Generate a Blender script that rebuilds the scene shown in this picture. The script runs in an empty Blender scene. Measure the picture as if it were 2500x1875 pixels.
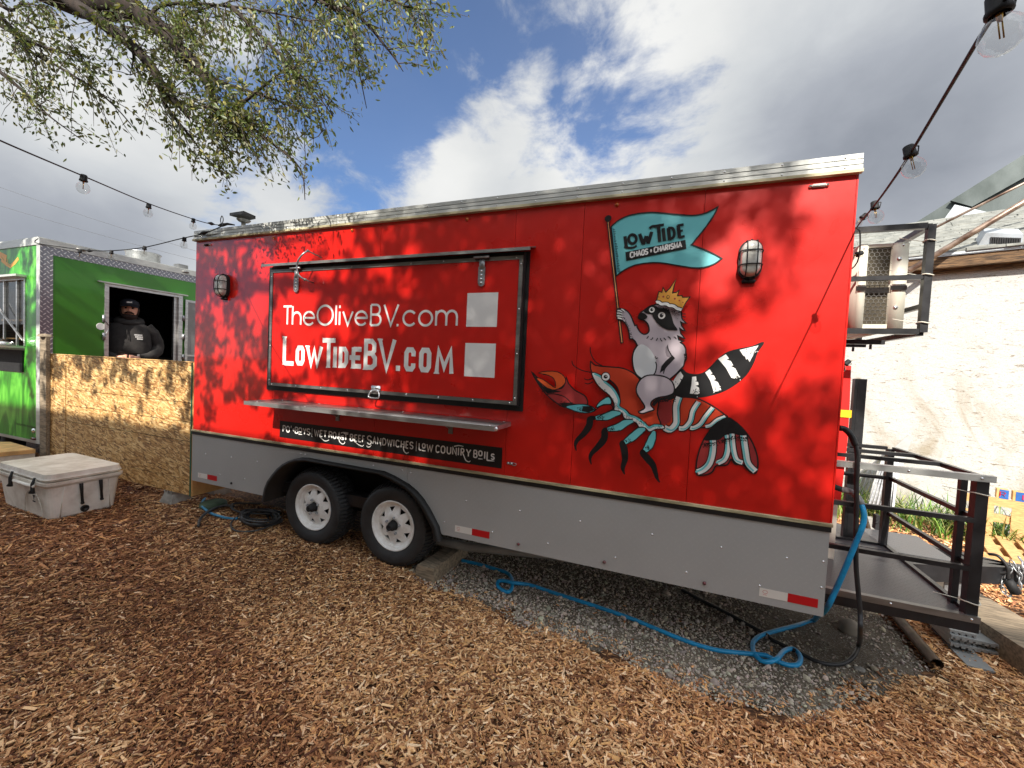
import bpy, bmesh, math, random
import numpy as np
from mathutils import Vector, Matrix
from mathutils.geometry import tessellate_polygon
random.seed(7); np.random.seed(7)
RA = math.radians
scene = bpy.context.scene

# ---------------------------------------------------------------- camera
F = 1004.2                                   # focal length in pixels of the 2500 px wide photograph
CAM = np.array([4.613, -2.792, 1.327])
ROT = (RA(87.81), RA(-2.67), RA(21.18))
cd = bpy.data.cameras.new('camera'); cam = bpy.data.objects.new('camera', cd)
scene.collection.objects.link(cam); scene.camera = cam
cam.location = CAM.tolist(); cam.rotation_mode = 'XYZ'; cam.rotation_euler = ROT
cd.sensor_width = 36; cd.lens = 36 * F / 2500; cd.clip_start = .05; cd.clip_end = 2000

# ---------------------------------------------------------------- light
SUN = np.array([0.0755, -0.778, 0.6244]); SUN /= np.linalg.norm(SUN)      # towards the sun
sl = bpy.data.lights.new('sun', 'SUN'); sl.energy = 3.7; sl.angle = RA(.55); sl.color = (1, .94, .85)
so = bpy.data.objects.new('sun', sl); scene.collection.objects.link(so)
so.rotation_euler = Vector(SUN).to_track_quat('Z', 'Y').to_euler(); so.location = (0, -20, 20)
scene.view_settings.view_transform = 'Standard'; scene.view_settings.look = 'None'
scene.view_settings.exposure = 1.1; scene.view_settings.gamma = 1; scene.view_settings.use_curve_mapping = False

# pixel (2500 px photograph) -> point where its ray meets a plane
def _R(a):
    cx, sx, cy, sy, cz, sz = [f(v) for v in a for f in (math.cos, math.sin)]
    X = np.array([[1,0,0],[0,cx,-sx],[0,sx,cx]]); Y = np.array([[cy,0,sy],[0,1,0],[-sy,0,cy]]); Z = np.array([[cz,-sz,0],[sz,cz,0],[0,0,1]])
    return Z @ Y @ X
RM = _R(ROT)
def ray(u, v): return RM @ np.array([(u-1250)/F, -(v-937.5)/F, -1.])
def onp(u, v, ax, val):
    d = ray(u, v); t = (val-CAM[ax])/d[ax]; return tuple(CAM + t*d)
def PX(u, v, x): return onp(u, v, 0, x)
def PY(u, v, y): return onp(u, v, 1, y)
def PZ(u, v, z): return onp(u, v, 2, z)
def PD(u, v, dep): return tuple(CAM + ray(u, v)*dep)
def proj(P):
    q = (np.asarray(P, float)-CAM) @ RM
    return 1250 - F*q[..., 0]/q[..., 2], 937.5 + F*q[..., 1]/q[..., 2], -q[..., 2]
def C2(s, ox, oy):                            # a zoomed crop's pixels -> photograph pixels
    return lambda x, y: (ox + x/s, oy + y/s)
c3 = C2(2.765, 0, 850); c4 = C2(3.072, 600, 550); c5 = C2(2.765, 440, 950); c6 = C2(3.16, 1250, 450); c7 = C2(3.16, 1250, 800)
c8 = C2(3.687, 1900, 900); c9 = C2(3.687, 1900, 1200); b8 = C2(3.687, 660, 1000); dd = C2(8.295, 1480, 700); r2 = C2(4.016, 1950, 350)
r3 = C2(4.016, 1950, 650); k7 = C2(6.9125, 440, 1130); k4 = C2(5.53, 2020, 1000); p5 = C2(4.74, 2250, 1150); g4 = C2(2.212, 1100, 1200); q0 = C2(.8848, 0, 0)
m3 = C2(8.295, 240, 700); l2 = C2(3.77, 0, 860); l1 = C2(5.53, 0, 560); t1 = C2(2.458, 0, 0)

# ---------------------------------------------------------------- node helpers
class NT:
    def __init__(s, tree): s.t = tree; s.n = tree.nodes; s.l = tree.links
    def new(s, typ, **kw):
        n = s.n.new(typ)
        for k, v in kw.items(): setattr(n, k, v)
        return n
    def put(s, sock, v):
        if v is None: return
        if hasattr(v, 'is_output'): s.l.new(v, sock)
        else:
            if sock.type == 'RGBA' and len(v) == 3: v = (*v, 1)
            sock.default_value = v
    def math(s, op, a, b=None, c=None, clamp=False):
        n = s.new('ShaderNodeMath', operation=op, use_clamp=clamp)
        for i, v in enumerate((a, b, c)): s.put(n.inputs[i], v)
        return n.outputs[0]
    def vec(s, op, a, b=None, scale=None):
        n = s.new('ShaderNodeVectorMath', operation=op); s.put(n.inputs[0], a)
        if b is not None: s.put(n.inputs[1], b)
        if scale is not None: s.put(n.inputs['Scale'], scale)
        return n.outputs['Value'] if op == 'DOT_PRODUCT' else n.outputs[0]
    def mix(s, f, a, b, mode='MIX'):
        n = s.new('ShaderNodeMix', data_type='RGBA', blend_type=mode); s.put(n.inputs[0], f); s.put(n.inputs[6], a); s.put(n.inputs[7], b)
        return n.outputs[2]
    def noise(s, v, scale, detail=4, rough=.55, dist=0, col=False):
        n = s.new('ShaderNodeTexNoise'); s.put(n.inputs['Vector'], v); s.put(n.inputs['Scale'], scale)
        s.put(n.inputs['Detail'], detail); s.put(n.inputs['Roughness'], rough); s.put(n.inputs['Distortion'], dist)
        return n.outputs['Color' if col else 'Fac']
    def ramp(s, f, stops):
        n = s.new('ShaderNodeValToRGB'); s.put(n.inputs[0], f); e = n.color_ramp.elements
        while len(e) < len(stops): e.new(.5)
        for q, (p, c) in zip(e, stops): q.position = p; q.color = (*c, 1) if len(c) == 3 else c
        return n.outputs[0]
    def step(s, f, a, b):
        n = s.new('ShaderNodeMapRange', interpolation_type='SMOOTHSTEP'); s.put(n.inputs[0], f); s.put(n.inputs[1], a); s.put(n.inputs[2], b)
        return n.outputs[0]
    def obj(s, sc=(1,1,1), rot=(0,0,0)):
        tc = s.new('ShaderNodeTexCoord'); m = s.new('ShaderNodeMapping'); s.l.new(tc.outputs['Object'], m.inputs[0])
        m.inputs['Scale'].default_value = sc; m.inputs['Rotation'].default_value = rot
        return m.outputs[0]

def lin(r, g, b):
    f = lambda c: (c/255/12.92) if c/255 <= .04045 else ((c/255+.055)/1.055)**2.4
    return (f(r), f(g), f(b))

# ---------------------------------------------------------------- world: daylight sky with broken cloud
world = bpy.data.worlds.new('World'); scene.world = world; world.use_nodes = True
W = NT(world.node_tree); W.n.clear()
sky = W.new('ShaderNodeTexSky', sky_type='NISHITA', sun_disc=False)
sky.sun_elevation = math.asin(SUN[2]); sky.sun_rotation = math.atan2(SUN[0], SUN[1]); sky.air_density = 1.0; sky.dust_density = .3; sky.ozone_density = 2.2
tc = W.new('ShaderNodeTexCoord'); dirv = W.vec('NORMALIZE', tc.outputs['Generated'])
# wispy cloud sheet: the direction is flattened so the cloud stretches towards the horizon
warp = W.noise(W.vec('MULTIPLY', dirv, (1, 1, 1.6)), 1.6, 3, .5, 0, True)
pos = W.vec('ADD', W.vec('MULTIPLY', dirv, (1, 1, 1.7)), W.vec('SCALE', W.vec('SUBTRACT', warp, (.5, .5, .5)), scale=.35))
n1 = W.noise(pos, 3.1, 9, .56); n2 = W.noise(pos, 1.3, 6, .5); n3 = W.noise(W.vec('ADD', pos, (7, 3, 1)), 8.5, 8, .62)
def blobs(items, base):
    acc = base
    for (u, v, ang, amp) in items:
        d = ray(u*1.1302, v*1.1302); d = d/np.linalg.norm(d); k = 1/(1-math.cos(RA(ang)))
        e = W.math('EXPONENT', W.math('MULTIPLY', W.math('SUBTRACT', W.vec('DOT_PRODUCT', dirv, tuple(d)), 1.0), k))
        acc = W.math('MULTIPLY_ADD', e, amp, acc)
    return acc
field = W.math('MULTIPLY_ADD', W.math('SUBTRACT', W.math('ADD', W.math('MULTIPLY', n1, .52), W.math('MULTIPLY', n3, .48)), .5), 2.6, .56)
cov = blobs([(620, 190, 9, -.34), (870, 300, 7, -.26), (930, 200, 8, -.26), (1080, 80, 8, -.13), (970, 330, 3.5, .2), (860, 412, 4, .24), (1000, 260, 3, .14), (1020, 150, 3, .1), (560, 130, 3, .12), (800, 370, 6, -.22), (200, 130, 5, -.18), (700, 40, 9, -.26), (760, 230, 8, -.12),
             (1200, 190, 8, -.2), (1380, 230, 8, -.2), (1120, 330, 6, -.12), (1500, 300, 5, -.1), (1290, 250, 5, -.2), (1440, 140, 4, -.14), (250, 330, 11, .25), (120, 470, 12, .3), (1170, 270, 3, .22), (960, 400, 4, .3), (1080, 395, 5, .25), (1230, 400, 6, .25),
             (1250, 180, 2.5, .2), (1150, 150, 2.5, .2), (1110, 210, 3, .16), (1800, 120, 15, .35), (1900, 350, 14, .35), (1500, 20, 9, .3), (650, 430, 6, .22), (1600, 400, 7, .3)], W.math('ADD', field, .06))
mask = W.math('MULTIPLY_ADD', W.step(cov, .26, .72), .9, .1)
bri = blobs([(1500, 90, 12, .25), (1250, 300, 7, .18), (330, 330, 12, .22), (950, 400, 5, .2), (40, 500, 11, -.34), (260, 480, 7, -.2), (760, 420, 5, -.12),
             (1750, 350, 14, -.25), (2000, 220, 12, -.2), (1950, 420, 9, -.12), (60, 250, 8, .12), (1330, 40, 8, .1)],
            W.math('MULTIPLY_ADD', n2, .6, W.math('MULTIPLY_ADD', n1, .45, .09)))
cloud = W.ramp(bri, [(.18, lin(146, 152, 163)), (.38, lin(178, 183, 192)), (.55, lin(210, 214, 218)), (.75, lin(238, 239, 238)), (.95, lin(252, 252, 250))])
bg1 = W.new('ShaderNodeBackground'); W.put(bg1.inputs[0], W.mix(1.0, sky.outputs[0], (.62, .84, 1.10), 'MULTIPLY')); bg1.inputs[1].default_value = .064
bg2 = W.new('ShaderNodeBackground'); W.put(bg2.inputs[0], cloud)
near = W.math('POWER', W.math('MAXIMUM', W.vec('DOT_PRODUCT', dirv, tuple(SUN)), 0.0), 2.0)      # thin cloud glows towards the sun
W.put(bg2.inputs[1], W.math('MULTIPLY_ADD', near, 1.1, .46))
mx = W.new('ShaderNodeMixShader'); W.put(mx.inputs[0], mask); W.l.new(bg1.outputs[0], mx.inputs[1]); W.l.new(bg2.outputs[0], mx.inputs[2])
wo = W.new('ShaderNodeOutputWorld'); W.l.new(mx.outputs[0], wo.inputs[0])
world.cycles.sampling_method = 'MANUAL'; world.cycles.sample_map_resolution = 512

# ---------------------------------------------------------------- materials
M = {}
def mat(name, col, rough=.5, metal=0, coat=0, var=0, vscale=8, bump=0, bscale=60, spec=.5, sheen=0, vdark=None, vsc=(1,1,1)):
    m = bpy.data.materials.new(name); m.use_nodes = True; N = NT(m.node_tree); b = N.n['Principled BSDF']
    b.inputs['Roughness'].default_value = rough; b.inputs['Metallic'].default_value = metal; b.inputs['Coat Weight'].default_value = coat
    b.inputs['Coat Roughness'].default_value = .06; b.inputs['Specular IOR Level'].default_value = spec
    b.inputs['Base Color'].default_value = (*col, 1)
    if var:
        v = N.obj(vsc); f = N.noise(v, vscale, 6, .6); d = vdark or tuple(c*(1-var) for c in col)
        N.put(b.inputs['Base Color'], N.mix(N.step(f, .3, .7), d, tuple(min(1, c*(1+var*.35)) for c in col)))
        N.put(b.inputs['Roughness'], N.math('MULTIPLY_ADD', N.noise(v, vscale*2.3, 4), .25, max(.02, rough-.12)))
    if bump:
        bn = N.new('ShaderNodeBump'); bn.inputs['Strength'].default_value = bump; bn.inputs['Distance'].default_value = .003
        N.put(bn.inputs['Height'], N.noise(N.obj(vsc), bscale, 5, .6)); N.l.new(bn.outputs[0], b.inputs['Normal'])
    M[name] = m; return m
def bsdf(name): return M[name].node_tree.nodes['Principled BSDF']

mat('red_paint', lin(204, 26, 18), .3, 0, .55, .09, .9, .035, 14)
mat('red_bare', lin(205, 26, 20), .5)
mat('aluminium', (.66, .66, .64), .34, .85, 0, .25, 7, .12, 25, vsc=(.4, 1, 6))
mat('aluminium_white', lin(205, 206, 200), .38, .25, 0, .2, 5, .1, 20, vsc=(.3, 1, 3))
mat('dull_steel', (.34, .33, .31), .38, .8, 0, .35, 6, .15, 30, vsc=(.5, 1, 3))
mat('bright_steel', (.75, .75, .75), .22, .9)
mat('zinc', (.42, .43, .44), .42, .75, 0, .2, 20)
mat('old_trim', lin(206, 196, 158), .55, 0, 0, .38, 3, .2, 30, vdark=lin(128, 118, 88), vsc=(1, 1, 5))
mat('black_rubber', (.012, .012, .012), .55, 0, 0, .4, 5); mat('tyre_rubber', (.032, .032, .033), .6, 0, 0, .3, 9)
mat('black_steel', (.022, .022, .024), .38, .1, .2, .4, 9, .15, 50)
mat('black_plastic', (.013, .013, .014), .7, 0, 0, .3, 20)
mat('dark_void', (.004, .004, .004), .9)
mat('white_vinyl', lin(232, 230, 226), .42, 0, 0, .06, 6)
mat('grey_letter', lin(236, 234, 230), .45)
mat('black_vinyl', (.012, .012, .013), .32)
mat('white_wheel', lin(252, 252, 250), .35, 0, 0, .05, 14, vdark=lin(232, 228, 222))
mat('glass_lens', lin(206, 204, 196), .22, 0, .4, .15, 60)
mat('amber_lens', lin(190, 90, 20), .2, 0, .5); mat('red_lens', lin(92, 8, 16), .18, 0, .6)
mat('teal_vinyl', lin(112, 196, 200), .38); mat('deep_teal', lin(84, 160, 170), .38); mat('fur_vinyl', lin(188, 176, 182), .42); mat('belly_vinyl', lin(214, 216, 216), .42)
mat('gold_vinyl', lin(222, 158, 66), .4); mat('pole_vinyl', lin(222, 152, 96), .4); mat('shell_vinyl', lin(196, 62, 34), .4); mat('shell_light', lin(214, 88, 40), .4); mat('shell_dark', lin(160, 52, 52), .4); mat('grey_fur', lin(138, 128, 134), .4)
mat('tape_white', lin(226, 222, 214), .35); mat('tape_red', lin(196, 22, 30), .35)
mat('timber', lin(150, 134, 112), .8, 0, 0, .5, 4, .6, 40, vsc=(2, 12, 12))
mat('pallet_wood', lin(214, 172, 116), .75, 0, 0, .3, 5, .4, 30, vsc=(3, 8, 20))
mat('old_wood', lin(120, 92, 62), .8, 0, 0, .6, 5, .6, 30, vdark=lin(48, 36, 26), vsc=(1.5, 1.5, 18))
mat('plywood', lin(206, 160, 100), .75, 0, 0, .25, 6, .2, 50)
mat('concrete', lin(160, 156, 148), .85, 0, 0, .3, 9, .5, 60)
mat('cooler_plastic', lin(238, 234, 224), .55, 0, 0, .14, 5, .15, 120, vdark=lin(206, 198, 184))
mat('blue_rubber', lin(24, 146, 200), .38, 0, 0, .2, 12); mat('blue_dull', lin(60, 132, 168), .5)
mat('black_hose', (.02, .02, .021), .45, 0, 0, .3, 20); mat('grey_cable', (.055, .055, .055), .5, 0, 0, .3, 20)
mat('grey_tape', (.2, .2, .2), .4, 0, 0, .3, 40, .5, 60)
mat('pvc_grey', lin(150, 150, 146), .5, 0, 0, .2, 5)
mat('rust_pipe', lin(104, 86, 70), .5, .5, 0, .5, 9)
mat('composite', lin(158, 160, 158), .7, 0, 0, .2, 8, .3, 90)
mat('green_paint', lin(60, 130, 34), .38, 0, .35, .12, 1.5)
mat('ac_white', lin(222, 218, 202), .45, 0, 0, .06, 6); mat('coil', lin(70, 62, 46), .6, .3, 0, .4, 60, .4, 200, vsc=(1, 1, 3))
mat('roof_metal', lin(84, 91, 90), .5, .4, 0, .35, 2.4, .2, 9, vdark=lin(62, 70, 68), vsc=(1, 1, .5))
mat('flashing', lin(190, 196, 200), .45, .3, 0, .3, 3, .5, 6)
mat('conduit', lin(176, 156, 140), .38, .5, 0, .4, 5, vdark=lin(92, 70, 58))
mat('skin', lin(236, 176, 148), .5, 0, 0, .12, 30); mat('beard', lin(44, 26, 18), .8, 0, 0, .4, 90, .8, 200); mat('hoodie', (.03, .026, .024), .9, 0, 0, .3, 14, .5, 60); mat('cap', (.012, .014, .024), .8, 0, 0, .2, 20)
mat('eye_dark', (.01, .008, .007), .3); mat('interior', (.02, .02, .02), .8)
mat('bark', lin(52, 42, 36), .95, 0, 0, .6, 16, 1.0, 60, vsc=(1, 1, .35)); mat('twig', lin(74, 64, 54), .85)
mat('sign_blue', lin(40, 100, 176), .6, 0, 0, .2, 20); mat('pine_board', lin(222, 178, 118), .7, 0, 0, .3, 8)
mat('stucco_far', lin(150, 140, 126), .9, 0, 0, .2, 3); mat('yellow', lin(226, 190, 30), .5); mat('green_edge', lin(34, 96, 70), .6, 0, 0, .3, 10)
mat('dull_green', lin(66, 84, 62), .7, 0, 0, .4, 8); mat('brass', lin(176, 140, 60), .35, .8)

def wood_grain(name, base, dark, sc):
    m = M[name]
# OSB: layered, randomly turned wood strands
def osb():
    m = bpy.data.materials.new('strand_board'); m.use_nodes = True; N = NT(m.node_tree); b = N.n['Principled BSDF']; M['strand_board'] = m
    cols = None; hs = None
    for i, (ang, sc) in enumerate([(20, 1), (-35, 1.15), (62, .9), (100, 1.1), (-70, 1.2)]):
        v = N.obj((9*sc, 1, 44*sc) if i % 2 else (12*sc, 1, 38*sc), (0, RA(ang+65), 0))
        v = N.obj((1, 1, 1), (0, RA(ang+60), 0)); v = N.vec('MULTIPLY', v, (13*sc, .01, 60*sc)); v = N.vec('ADD', v, (i*3.7, 0, i*1.9))
        vo = N.new('ShaderNodeTexVoronoi'); vo.inputs['Randomness'].default_value = 1; N.put(vo.inputs['Vector'], v); vo.inputs['Scale'].default_value = 1
        sep = N.new('ShaderNodeSeparateColor'); N.l.new(vo.outputs['Color'], sep.inputs[0])
        c = N.ramp(sep.outputs[0], [(0, lin(118, 84, 48)), (.3, lin(172, 126, 74)), (.6, lin(206, 162, 100)), (1, lin(238, 206, 150))])
        if cols is None: cols, hs = c, sep.outputs[0]
        else:
            k = N.math('GREATER_THAN', sep.outputs[1], .55); cols = N.mix(k, cols, c); 
            hs = N.math('ADD', N.math('MULTIPLY', hs, N.math('SUBTRACT', 1, k)), N.math('MULTIPLY', sep.outputs[0], k))
    N.put(b.inputs['Base Color'], cols); b.inputs['Roughness'].default_value = .6
    bn = N.new('ShaderNodeBump'); bn.inputs['Strength'].default_value = .5; bn.inputs['Distance'].default_value = .002; N.put(bn.inputs['Height'], hs); N.l.new(bn.outputs[0], b.inputs['Normal'])
osb()
# tread plate: small raised bars turned alternately
def tread(name, col, rough, metal, freq, cn, axes=(0, 2), bump=.6, lift=.35, l=.42, w=.1):
    m = bpy.data.materials.new(name); m.use_nodes = True; N = NT(m.node_tree); b = N.n['Principled BSDF']; M[name] = m
    sp = N.new('ShaderNodeSeparateXYZ'); N.l.new(N.obj(), sp.inputs[0]); a = N.math('MULTIPLY', sp.outputs[axes[0]], freq); c = N.math('MULTIPLY', sp.outputs[axes[1]], freq)
    p = N.math('ADD', a, c); q = N.math('SUBTRACT', a, c)
    fp, fq = N.math('FLOOR', p), N.math('FLOOR', q)
    par = N.math('ABSOLUTE', N.math('MODULO', N.math('ADD', fp, fq), 2)); lp = N.math('SUBTRACT', N.math('FRACT', p), .5); lq = N.math('SUBTRACT', N.math('FRACT', q), .5)
    def bar(x, y): return N.math('ADD', N.math('POWER', N.math('DIVIDE', N.math('ABSOLUTE', x), l), 2), N.math('POWER', N.math('DIVIDE', N.math('ABSOLUTE', y), w), 2))
    A = bar(lp, lq); B = bar(lq, lp)
    e = N.math('ADD', N.math('MULTIPLY', A, par), N.math('MULTIPLY', B, N.math('SUBTRACT', 1, par)))
    k = N.math('SUBTRACT', 1, N.step(e, .5, 1.1))
    big = N.noise(N.obj(), 3, 4)
    N.put(b.inputs['Base Color'], N.mix(N.math('MULTIPLY', k, lift), N.mix(big, col, tuple(x*.85 for x in col)), cn)); b.inputs['Roughness'].default_value = rough; b.inputs['Metallic'].default_value = metal
    bn = N.new('ShaderNodeBump'); bn.inputs['Strength'].default_value = bump; bn.inputs['Distance'].default_value = .002; N.put(bn.inputs['Height'], k); N.l.new(bn.outputs[0], b.inputs['Normal'])
tread('skirt_plate', lin(178, 178, 176), .55, .05, 20, lin(206, 206, 202), (0, 2), .2, .15, .34, .05)
tread('tread_plate', (.30, .30, .33), .34, .6, 15, (.95, .95, .92), (1, 2), 1.0, .9, .46, .13)
tread('tread_plate_front', (.5, .5, .52), .3, .8, 26, (.85, .85, .85), (0, 2), 1.0, .6)
tread('tread_deck', (.13, .13, .135), .36, .2, 30, (.1, .1, .1), (0, 1), .8, .5)
def stucco():
    m = bpy.data.materials.new('white_stucco'); m.use_nodes = True; N = NT(m.node_tree); b = N.n['Principled BSDF']; M['white_stucco'] = m
    v = N.obj(); n = N.noise(v, 75, 9, .75); st = N.noise(N.obj((1, 1, .8), (.3, .5, .2)), 1.1, 9, .62, 2.4); sc = N.noise(N.obj((2.2, 2.2, 9), (0, .7, 0)), 3.2, 10, .8, 1.4)
    sp = N.new('ShaderNodeSeparateXYZ'); N.l.new(v, sp.inputs[0]); low = N.step(sp.outputs[2], 2.2, .3)
    base = N.mix(N.step(n, .52, .72), lin(190, 190, 186), lin(96, 93, 86))
    base = N.mix(N.math('MULTIPLY', N.step(st, .45, .75), N.math('MULTIPLY_ADD', low, .6, .12)), base, lin(140, 122, 88))
    base = N.mix(N.math('MULTIPLY', N.step(sc, .55, .62), .85), base, lin(112, 98, 76))
    N.put(b.inputs['Base Color'], base); b.inputs['Roughness'].default_value = .9
    bn = N.new('ShaderNodeBump'); bn.inputs['Strength'].default_value = .7; bn.inputs['Distance'].default_value = .012; N.put(bn.inputs['Height'], N.noise(v, 22, 9, .7)); N.l.new(bn.outputs[0], b.inputs['Normal'])
stucco()
def shingle():
    m = bpy.data.materials.new('asphalt_shingle'); m.use_nodes = True; N = NT(m.node_tree); b = N.n['Principled BSDF']; M['asphalt_shingle'] = m
    v = N.obj((6, 6, 1)); N.put(b.inputs['Base Color'], N.mix(N.noise(v, 1.4, 3, .5), lin(74, 78, 76), lin(172, 172, 164))); b.inputs['Roughness'].default_value = .9
shingle()
def grime_green():                                    # the green truck's printed wrap: brushed light and dark greens
    m = bpy.data.materials.new('green_wrap'); m.use_nodes = True; N = NT(m.node_tree); b = N.n['Principled BSDF']; M['green_wrap'] = m
    n = N.noise(N.obj((2.4, 1, .8)), 2.2, 5, .5, 1.2); N.put(b.inputs['Base Color'], N.ramp(n, [(.3, lin(30, 92, 24)), (.5, lin(58, 150, 36)), (.72, lin(120, 212, 74))])); b.inputs['Roughness'].default_value = .35
    b.inputs['Coat Weight'].default_value = .2
grime_green()
def glass(name, tint, alpha):
    m = bpy.data.materials.new(name); m.use_nodes = True; N = NT(m.node_tree); N.n.clear(); M[name] = m
    t = N.new('ShaderNodeBsdfTransparent'); t.inputs[0].default_value = (*tint, 1); g = N.new('ShaderNodeBsdfGlossy'); g.inputs['Roughness'].default_value = .02
    fr = N.new('ShaderNodeLayerWeight'); fr.inputs['Blend'].default_value = .5; mxs = N.new('ShaderNodeMixShader')
    N.put(mxs.inputs[0], N.math('MULTIPLY_ADD', N.math('POWER', fr.outputs['Facing'], 3.5), .55, alpha, clamp=True)); N.l.new(t.outputs[0], mxs.inputs[1]); N.l.new(g.outputs[0], mxs.inputs[2])
    o = N.new('ShaderNodeOutputMaterial'); N.l.new(mxs.outputs[0], o.inputs[0])
glass('bulb_glass', (.93, .93, .92), .05); glass('window_glass', (.7, .7, .7), .06)
def leafmat():
    m = bpy.data.materials.new('leaf'); m.use_nodes = True; N = NT(m.node_tree); b = N.n['Principled BSDF']; M['leaf'] = m
    at = N.new('ShaderNodeAttribute', attribute_name='Col'); b.inputs['Roughness'].default_value = .45
    N.l.new(at.outputs['Color'], b.inputs['Base Color']); tr = N.new('ShaderNodeBsdfTranslucent'); N.put(tr.inputs[0], N.mix(.5, at.outputs['Color'], (.16, .2, .03)))
    ms = N.new('ShaderNodeMixShader'); ms.inputs[0].default_value = .3; N.l.new(b.outputs[0], ms.inputs[1]); N.l.new(tr.outputs[0], ms.inputs[2])
    N.l.new(ms.outputs[0], N.n['Material Output'].inputs[0])
leafmat()
def attrmat(name, rough, bump=0):
    m = bpy.data.materials.new(name); m.use_nodes = True; N = NT(m.node_tree); b = N.n['Principled BSDF']; M[name] = m
    at = N.new('ShaderNodeAttribute', attribute_name='Col'); g = N.noise(N.obj(), 160, 3, .6)
    N.put(b.inputs['Base Color'], N.mix(N.math('MULTIPLY', N.step(g, .35, .7), .25), at.outputs['Color'], (0, 0, 0))); b.inputs['Roughness'].default_value = rough; b.inputs['Specular IOR Level'].default_value = .3
attrmat('wood_chip', .75); attrmat('stone', .8); attrmat('grass_blade', .5)
def groundmat():
    m = bpy.data.materials.new('chip_ground'); m.use_nodes = True; N = NT(m.node_tree); b = N.n['Principled BSDF']; M['chip_ground'] = m
    v = N.obj((1, 1, 0)); vo = N.new('ShaderNodeTexVoronoi'); N.put(vo.inputs['Vector'], N.vec('MULTIPLY', v, (40, 75, 1))); vo.inputs['Scale'].default_value = 1
    sep = N.new('ShaderNodeSeparateColor'); N.l.new(vo.outputs['Color'], sep.inputs[0])
    N.put(b.inputs['Base Color'], N.ramp(sep.outputs[0], [(0, lin(52, 32, 20)), (.5, lin(96, 62, 38)), (1, lin(150, 108, 70))])); b.inputs['Roughness'].default_value = .9
    bn = N.new('ShaderNodeBump'); bn.inputs['Distance'].default_value = .01; N.put(bn.inputs['Height'], sep.outputs[1]); N.l.new(bn.outputs[0], b.inputs['Normal'])
groundmat()
def dirtmat():
    m = bpy.data.materials.new('dirt'); m.use_nodes = True; N = NT(m.node_tree); b = N.n['Principled BSDF']; M['dirt'] = m
    v = N.obj(); n = N.noise(v, 5, 8, .65); f = N.noise(v, 90, 4, .7)
    c = N.mix(N.step(n, .35, .7), lin(88, 76, 62), lin(122, 110, 94)); N.put(b.inputs['Base Color'], N.mix(N.step(f, .5, .75), c, lin(184, 178, 166))); b.inputs['Roughness'].default_value = .95
    bn = N.new('ShaderNodeBump'); bn.inputs['Distance'].default_value = .01; N.put(bn.inputs['Height'], N.math('ADD', n, f)); N.l.new(bn.outputs[0], b.inputs['Normal'])
dirtmat()

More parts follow.
